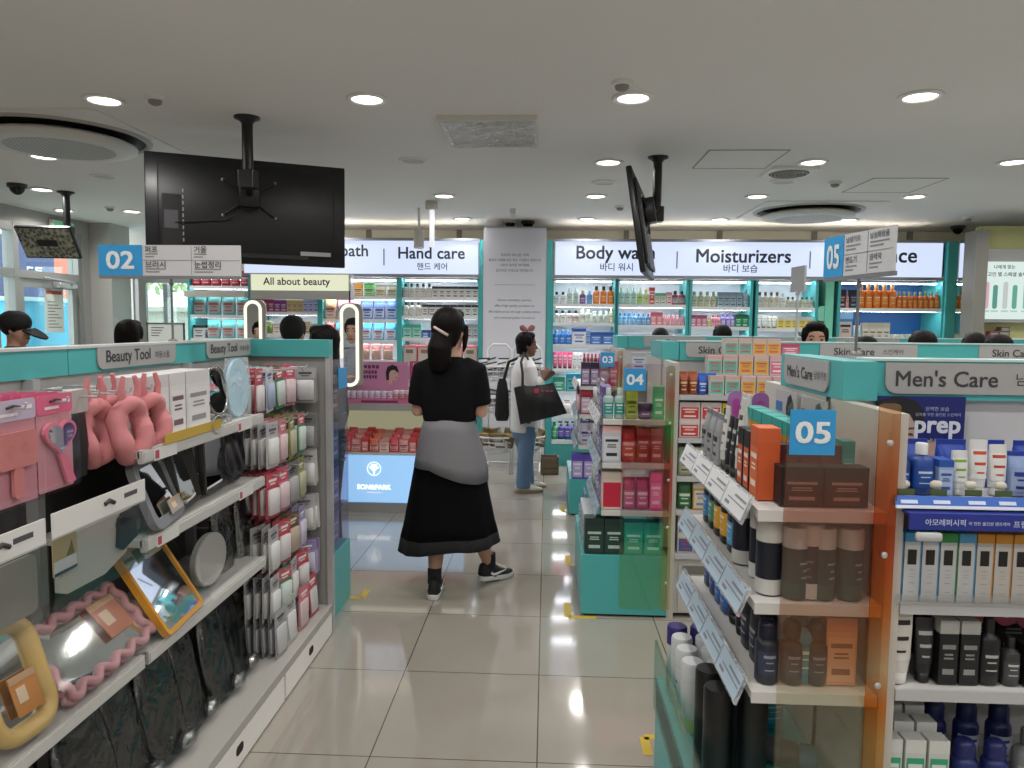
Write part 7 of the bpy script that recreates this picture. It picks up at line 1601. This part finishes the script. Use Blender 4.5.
def garment(root, name, secs, mat, n=40, fold=0.0, nf=9, seed=0, thick=.004, hem=None, band=None):
    """cloth loft: secs (z, rx, ry, ox, oy); hem(angle) shifts the lowest ring's height; folds deepen toward the bottom"""
    rs = []; L = len(secs)
    for j, (z, rx, ry, ox, oy) in enumerate(secs):
        o = []
        t = 1 - j / (L - 1)
        for i in range(n):
            a = 2 * math.pi * i / n
            f = 1 + fold * t * (math.sin(nf * a + seed) + .5 * math.sin((nf * 2 + 1) * a + 2 * seed + z * 3))
            zz = z + (hem(a) * t ** 1.5 if hem else 0)
            o.append((ox + rx * f * math.cos(a), oy + ry * f * math.sin(a), zz))
        rs.append(o)
    if band:                      # the lowest rings become a strip of another cloth
        m = MB(); m.rings(rs[:band[2] + 1], 0, True, False); q = m.build(band[0], band[1], root)
        sd = q.modifiers.new('thickness', 'SOLIDIFY'); sd.thickness = thick; sd.offset = 0; rs = rs[band[2]:]
    m = MB(); m.rings(rs, 0, True, False)
    o = m.build(name, mat, root)
    s = o.modifiers.new('thickness', 'SOLIDIFY'); s.thickness = thick; s.offset = 0
    return o
def stand_pose(H, hands='down'):
    p = {}
    for s, n in ((-1, 'L'), (1, 'R')):
        if hands == 'down': p['arm' + n] = ((s * .125 * H, -.01 * H, .63 * H), (s * .13 * H, .03 * H, .485 * H), (0, .1, -1), (s, 0, .1))
        else: p['arm' + n] = ((s * .125 * H, .0, .63 * H), (s * .06 * H, .14 * H, .66 * H), (-s * .4, 1, .25), (s * .3, 0, 1))
        p['leg' + n] = ((s * .052 * H, .01 * H, .28 * H), (s * .055 * H, -.005 * H, .045 * H), (s * .065 * H, .1 * H, .018 * H))
    return p
def shopper(px, pyt, Y, label, yaw, top, trousers, style='short', skin=None, cap=None, group=None, hands='fwd', extra=None):
    c = at(px, pyt, Y); H = c.z / 1.012
    t = empty('person', (c.x, Y, 0), label, 'person', group, yaw)
    pose = stand_pose(H, hands)
    T, k = base_body(t, H, skin or SKIN, pose, .011)
    face_parts(t, T, k); cap_hair(t, T, k, style, cap if cap and style == 'beanie' else None, .009)
    tm, bm = M(top, .8), M(trousers, .8)
    m = MB()
    m.loft([(.5 * H, .108 * H, .08 * H), (.6 * H, .092 * H, .072 * H), (.72 * H, .106 * H, .078 * H), (.79 * H, .108 * H, .062 * H), (.826 * H, .06 * H, .05 * H), (.842 * H, .044 * H, .044 * H)], 0, 20)
    for s, n in ((-1, 'L'), (1, 'R')):
        el, wr = V(pose['arm' + n][0]), V(pose['arm' + n][1]); sh = V((s * .1 * H, 0, .8 * H))
        m.tube([sh * .9 + V((0, 0, .08 * H)), sh, el, el * .2 + wr * .8], [.036 * H, .042 * H, .034 * H, .026 * H], n=12)
    melt(m.build('top', tm, t), .011)
    m = MB()
    m.loft([(.47 * H, .095 * H, .075 * H), (.53 * H, .106 * H, .08 * H), (.575 * H, .094 * H, .07 * H)], 0, 20)
    for n in 'LR':
        s = -1 if n == 'L' else 1
        kn, an, toe = [V(q) for q in pose['leg' + n]]
        m.tube([V((s * .05 * H, 0, .5 * H)), kn, an + V((0, 0, .01 * H))], [.06 * H, .046 * H, .04 * H], n=12)
    melt(m.build('trousers', bm, t), .011)
    for n in 'LR': shoe(t, pose['leg' + n][1], pose['leg' + n][2], H, M('#2a2a2c', .6), M('#c4c4c0', .5))
    if cap and style != 'beanie':
        b = MB(); b.T = T; b.ball((0, -.016 * k, .052 * k), .105 * k, .124 * k, .1 * k, 0, 20, 10); b.build('cap', M(cap, .8), t)
        b = MB(); b.T = T @ Matrix.Translation((0, .035 * k, .03 * k)) @ Matrix.Rotation(-.5, 4, 'X') @ Matrix.Rotation(.12, 4, 'Y')
        b.prism([(.09 * k * math.cos(i * math.pi / 10), .06 * k + .16 * k * math.sin(i * math.pi / 10)) for i in range(11)], -.012 * k, .0, 0, 'z'); b.build('cap_brim', M(cap, .8), t)
    return t, T, k, H
# ---- main figure: walking away along the aisle
H = 1.635
W0 = V((-.555, 4.22, 0))
t = WOMAN = empty('person', W0, 'woman from behind in black tee, grey shirt tied round waist and long black skirt', 'person')
lf, rf = V((-.622, 4.1, 0)) - W0, V((-.33, 4.36, 0)) - W0
pose = {'armL': ((-.182, -.005, 1.045), (-.1, .2, 1.06), (.5, 1, .1), (-.3, 0, 1)), 'armR': ((.182, -.005, 1.04), (.1, .2, 1.05), (-.5, 1, .1), (.3, 0, 1)),
        'legL': ((-.07, .02, .46), (lf.x, lf.y, .085), (lf.x - .0, lf.y + .15, .03)), 'legR': ((.12, .06, .46), (rf.x, rf.y, .1), (rf.x + .12, rf.y + .12, .03)),
        'head': (0.0, .0, 1.512), 'face': -.35, 'curl': .9}
T, k = base_body(t, H, SKIN, pose)
face_parts(t, T, k)
BLK = M('#08080a', .9, spec=.2, noise=.1, nscale=40)
m = MB()
m.loft([(.985, .135, .11, 2.2), (1.0, .152, .125, 2.2), (1.06, .16, .13, 2.2), (1.16, .172, .13, 2.2), (1.25, .182, .115, 2.2), (1.31, .16, .095, 2), (1.345, .085, .074, 2), (1.375, .062, .06, 2)], 0, 26)
for s in (-1, 1): m.tube([(s * .07, 0, 1.32), (s * .14, 0, 1.275), (s * .166, -.002, 1.17), (s * .178, -.002, 1.085)], [.055, .082, .07, .066], n=16)
o = m.build('tee_shirt', BLK, t); melt(o, .009, 8)
SK = M('#060608', .95, spec=.15)
mh = bpy.data.materials.new('mesh_fabric'); mh.use_nodes = True
_n = mh.node_tree; _b = _n.nodes['Principled BSDF']; _b.inputs['Base Color'].default_value = lin('#0a0a0c'); _b.inputs['Roughness'].default_value = .9
_v = _n.nodes.new('ShaderNodeTexVoronoi'); _v.inputs['Scale'].default_value = 75; _v.inputs['Randomness'].default_value = 0; _t = _n.nodes.new('ShaderNodeTexCoord')
_g = _n.nodes.new('ShaderNodeValToRGB'); _g.color_ramp.elements[0].position = .18; _g.color_ramp.elements[0].color = lin('#242426'); _g.color_ramp.elements[1].position = .24; _g.color_ramp.elements[1].color = lin('#060608')
_n.links.new(_t.outputs['Object'], _v.inputs['Vector']); _n.links.new(_v.outputs['Distance'], _g.inputs[0]); _n.links.new(_g.outputs[0], _b.inputs['Base Color'])
garment(t, 'skirt', [(.262, .288, .238, 0, .02), (.275, .286, .237, 0, .02), (.335, .276, .231, 0, .02), (.4, .26, .22, 0, .02), (.55, .232, .2, 0, .01), (.7, .205, .175, 0, 0), (.85, .18, .145, 0, 0), (.98, .15, .115, 0, 0)], SK, 64, .035, 6, 1.0, hem=lambda a: .03 * math.cos(a) + .012 * math.sin(3 * a), band=('mesh_hem', mh, 2))
GREY = M('#6e6d71', .85, noise=.05, nscale=60)
garment(t, 'tied_shirt', [(.735, .213, .185, .012, -.012), (.79, .202, .175, .01, -.01), (.86, .184, .16, .005, -.005), (.95, .16, .138, 0, -.003), (1.01, .142, .122, 0, 0)], GREY, 64, .014, 5, .6, .006,
        hem=lambda a: .14 * max(0, math.sin(a)) - .085 * max(0, math.cos(a + .5)))
MB().tube([(-.13, .03, .985), (-.1, .1, .975), (0, .14, .95), (.1, .1, .975), (.13, .03, .985)], [.03, .03, .036, .03, .03], n=10).tube([(.01, .15, .95), (.04, .18, .85), (.05, .19, .72)], [.03, .03, .036], n=10).tube([(-.01, .15, .95), (-.04, .18, .86), (-.05, .19, .74)], [.03, .03, .036], n=10).build('tied_sleeves', GREY, t)
m = MB(); m.T = T
m.ball((0, -.024, .034), .094, .112, .104, 0, 22, 12)
m.loft([(-.09, .064, .05, 2, 0, -.06), (-.03, .086, .08, 2, 0, -.045), (.04, .092, .104, 2, 0, -.024)], 0, 20)
m.ball((.0, -.085, -.05), .07, .05, .07, 0, 16, 9)
m.tube([(0, -.09, -.03), (-.004, -.115, -.1), (-.006, -.112, -.17), (-.01, -.105, -.21), (-.012, -.1, -.235)], [.06, .07, .066, .056, .03], n=14)
m.tube([(.074, .045, .03), (.082, .035, -.03), (.08, .03, -.09), (.074, .025, -.125)], [.022, .02, .014, .005], n=10)
m.tube([(-.074, .045, .03), (-.082, .035, -.03), (-.08, .03, -.08)], [.022, .018, .006], n=10)
m.ball((0, .035, .092), .074, .052, .036, 0, 14, 8)
o = m.build('hair', HAIRM, t); melt(o, .0065, 4)
cA, cB = at(434, 327, 4.1) - W0, at(448, 335.5, 4.07) - W0
MB().tube([cA, (cA + cB) / 2 + V((0, -.012, 0)), cB], [.008, .0095, .008], n=8).build('hair_clip', M('#b9a49c', .3), t)
for nm, an, toe in (('L',) + tuple(pose['legL'][1:]), ('R',) + tuple(pose['legR'][1:])):
    a = V(an); MB().tube([a + V((0, 0, -.01)), a + V((0, 0, .075))], [.04, .039], n=14).build('sock', M('#111113', .9), t)
    shoe(t, an, toe, H, M('#141416', .7), M('#d6d6d3', .5), None, .0 if nm == 'L' else .12, M('#dededc', .4))
# ---- second figure: side on, white tunic, jeans, tote bags
H = 1.49
W1_ = V((-.2, 6.83, 0))
YW = math.radians(-72)
t = empty('person', W1_, 'woman in white tunic and jeans with pink bow, facing the lit shelves', 'person', None, YW)
pose = {'armR': ((.168, -.01, .95), (.13, .14, 1.07), (-.3, .5, .8), (1, 0, .2)), 'armL': ((-.16, .03, .95), (-.08, .21, 1.04), (.25, .7, .6), (-1, 0, .2)),
        'legL': ((-.08, .03, .42), (-.085, .06, .07), (-.09, .2, .03)), 'legR': ((.08, .0, .42), (.08, -.03, .07), (.09, .12, .03)), 'face': -.15, 'head': (0, .02, 1.372)}
T, k = base_body(t, H, SKIN2, pose)
face_parts(t, T, k, '#5a2a2a')
cap_hair(t, T, k, 'bob')
b = MB(); b.T = T
for s in (-1, 1): b.loft([(0, .008, .008), (.012, .02, .012), (.03, .032, .012), (.045, .026, .008), (.05, .006, .004)], 0, 12)
b = MB()
for s in (-1, 1):
    b.T = T @ Matrix.Translation((0, .0, .128)) @ Matrix.Rotation(math.pi / 2 + .3, 4, 'Z') @ Matrix.Rotation(s * 1.15, 4, 'Y')
    b.loft([(0, .008, .008), (.02, .02, .008), (.05, .03, .008), (.07, .024, .006), (.085, .004, .003)], 0, 12)
b.T = T; b.ball((0, 0, .128), .016, .016, .014, 0, 10, 6)
b.build('hair_bow', M('#8f565e', .7), t)
WT = M('#cfcfd0', .75, noise=.04, nscale=20)
m = MB()
m.loft([(.56, .15, .125, 2.2), (.7, .148, .125, 2.2), (.85, .145, .12, 2.2), (1.0, .155, .125, 2.2), (1.12, .158, .115, 2.2), (1.19, .14, .09), (1.235, .075, .066), (1.26, .055, .055)], 0, 24)
for s, n in ((-1, 'L'), (1, 'R')):
    el, wr = V(pose['arm' + n][0]), V(pose['arm' + n][1])
    m.tube([(s * .1, 0, 1.2), (s * .15, 0, 1.15), (s * .165, .01, 1.05), el, (el + wr) / 2, el * .12 + wr * .88], [.05, .066, .06, .058, .05, .036], n=14)
o = m.build('tunic', WT, t); melt(o, .009, 8)
JN = M('#5a7391', .85, noise=.12, nscale=18)
m = MB()
m.loft([(.5, .14, .11), (.6, .145, .115), (.75, .125, .1)], 0, 22)
for n, s in (('L', -1), ('R', 1)):
    kn, an, toe = [V(q) for q in pose['leg' + n]]
    m.tube([(s * .07, .01, .62), kn, an * .8 + kn * .2, an + V((0, 0, -.02))], [.085, .075, .07, .072], n=16)
o = m.build('jeans', JN, t); melt(o, .009, 6)
for n in 'LR': shoe(t, pose['leg' + n][1], pose['leg' + n][2], H, M('#b9b4aa', .6), M('#8f7f6c', .6))
# tote bags: separate things held by her
MESHB = milky('#1a1a1c', .86, .5)
P = [at(514, 388, 6.6), at(553.5, 383, 6.6), at(567, 413, 6.6), at(520.5, 424, 6.6)]
t = wempty('tote_bag', ((P[2].x + P[3].x) / 2, 6.6, P[3].z), 'large black mesh tote bag with pink mark carried by the woman in white', 'bag')
b = MB(); n = 10
fr_, bk_ = [], []
def bag_side(yoff, bulge):
    vs = []
    for j in range(n + 1):
        v = j / n; L_ = P[0].lerp(P[3], v); R_ = P[1].lerp(P[2], v)
        for i in range(n + 1):
            u_ = i / n; q = L_.lerp(R_, u_); bl = math.sin(math.pi * u_) * math.sin(math.pi * min(1, v * .85 + .1)) * bulge
            vs.append((q.x, 6.6 + yoff + bl + .008 * math.sin(u_ * 17 + v * 5), q.z + .008 * math.sin(math.pi * u_ * 2) * (1 - v)))
    return vs
gv = bag_side(-.035, -.05); gb = bag_side(.035, .04)
fs = [(j * (n + 1) + i, j * (n + 1) + i + 1, (j + 1) * (n + 1) + i + 1, (j + 1) * (n + 1) + i) for j in range(n) for i in range(n)]
b.add(gv, fs, 0, True); b.add(gb, fs, 0, True)
N1 = n + 1; off = N1 * N1
edge = [j * N1 for j in range(N1)] + [n * N1 + i for i in range(1, N1)] + [j * N1 + n for j in range(n - 1, -1, -1)]
b.add(gv + gb, [(edge[i], edge[i + 1], off + edge[i + 1], off + edge[i]) for i in range(len(edge) - 1)], 0, True)
b.build('bag_body', M('#151517', .42, noise=.2, nscale=9), t)
tp = P[0].lerp(P[1], .22); tq = P[0].lerp(P[1], .42)
MB().tube([(tp.x, 6.56, tp.z - .02), (tp.x + .0, 6.56, tp.z + .12), at(521, 362, 6.62), at(524, 353, 6.7), at(527, 357, 6.78), (tq.x + .02, 6.68, tq.z + .1), (tq.x, 6.64, tq.z)], .012, n=8).build('handle', M('#121214', .5), t)
b = MB(); q = P[0].lerp(P[2], .48); b.prism(rrect(q.x - .045, q.x - .005, q.z + .07, q.z + .11, .008), 6.508, 6.512); b.build('pink_badge', M('#c43a5c', .5), t)
b = MB()
for i, w in enumerate((.02, .03, .022)): b.box(q.x + .015 + .04 * i, q.x + .015 + .04 * i + w, 6.508, 6.512, q.z + .082, q.z + .096)
b.build('pink_letters', M('#b03a58', .5), t)
qa, qb = at(496, 380, 6.95), at(508, 421, 6.95)
t = wempty('shoulder_bag', ((qa.x + qb.x) / 2, 6.97, qb.z), 'plain black cloth bag hanging behind the woman in white', 'bag')
b = MB(); b.loft([(qb.z, .055, .04, 3), (qb.z + .05, .07, .06, 3), (qb.z + .25, .062, .05, 3), (qb.z + .36, .045, .03, 3), (qb.z + .4, .03, .02, 3)], 0, 20, cx=(qa.x + qb.x) / 2, cy=6.98); b.build('bag_body', M('#101012', .8), t)
MB().tube([((qa.x + qb.x) / 2, 6.98, qa.z - .05), ((qa.x + qb.x) / 2 + .06, 6.97, 1.2), (-.25, 6.94, 1.245)], .014, n=8).build('strap', M('#101012', .8), t)
# ---- shoppers half hidden behind the gondolas
shopper(14, 311, 5.6, 'person in a black cap and dark top near the street door', math.radians(-80), '#17181c', '#22242a', 'short', cap='#0b0b0d', hands='down')
shopper(128, 317, 5.0, 'person with smooth black hair behind the first beauty tool plate', 0, '#1f2024', '#26282e', 'bob')
t_, T_, k_, H_ = shopper(292, 313, 5.15, 'person with a black knit cap and grey hood before the all about beauty bay', .1, '#8f9096', '#2a2c32', 'beanie', cap=M('#0e0e10', .9))
MB().loft([(.83 * H_, .085 * H_, .07 * H_), (.86 * H_, .075 * H_, .065 * H_), (.885 * H_, .06 * H_, .05 * H_)], 0, 20, cy=-.012 * H_).build('hood', M('#a9aab0', .8), t_)
shopper(324, 322, 4.5, 'long dark haired person in black before the vanity mirror', math.radians(80), '#141416', '#1c1c20', 'long', hands='down')
shopper(661, 326, 7.45, 'dark haired person behind the far gondola, below the body wash sign', 0, '#3a3c44', '#26282e', 'short')
shopper(723, 323, 7.4, 'dark haired person behind the far gondola, below the moisturizers sign', .3, '#4a4c54', '#26282e', 'bob')
shopper(815, 319, 5.2, 'man with tousled black hair facing the camera between skin care rows', math.radians(170), '#2a2c34', '#26282e', 'short')
shopper(867, 334, 5.62, 'person with black hair just showing beside the 05 sign pole', .2, '#33353c', '#26282e', 'short')
shopper(924, 328, 5.08, 'person with round black hair in front of the orange bottles', 0, '#2c2e36', '#26282e', 'bob')
shopper(976, 330.5, 5.65, 'person with black hair before the grey post, taller of two', -.2, '#3a3c44', '#26282e', 'short')
shopper(1000, 332, 5.08, 'person with black hair below the lit poster, shorter of two', .1, '#2c2e36', '#26282e', 'bob')
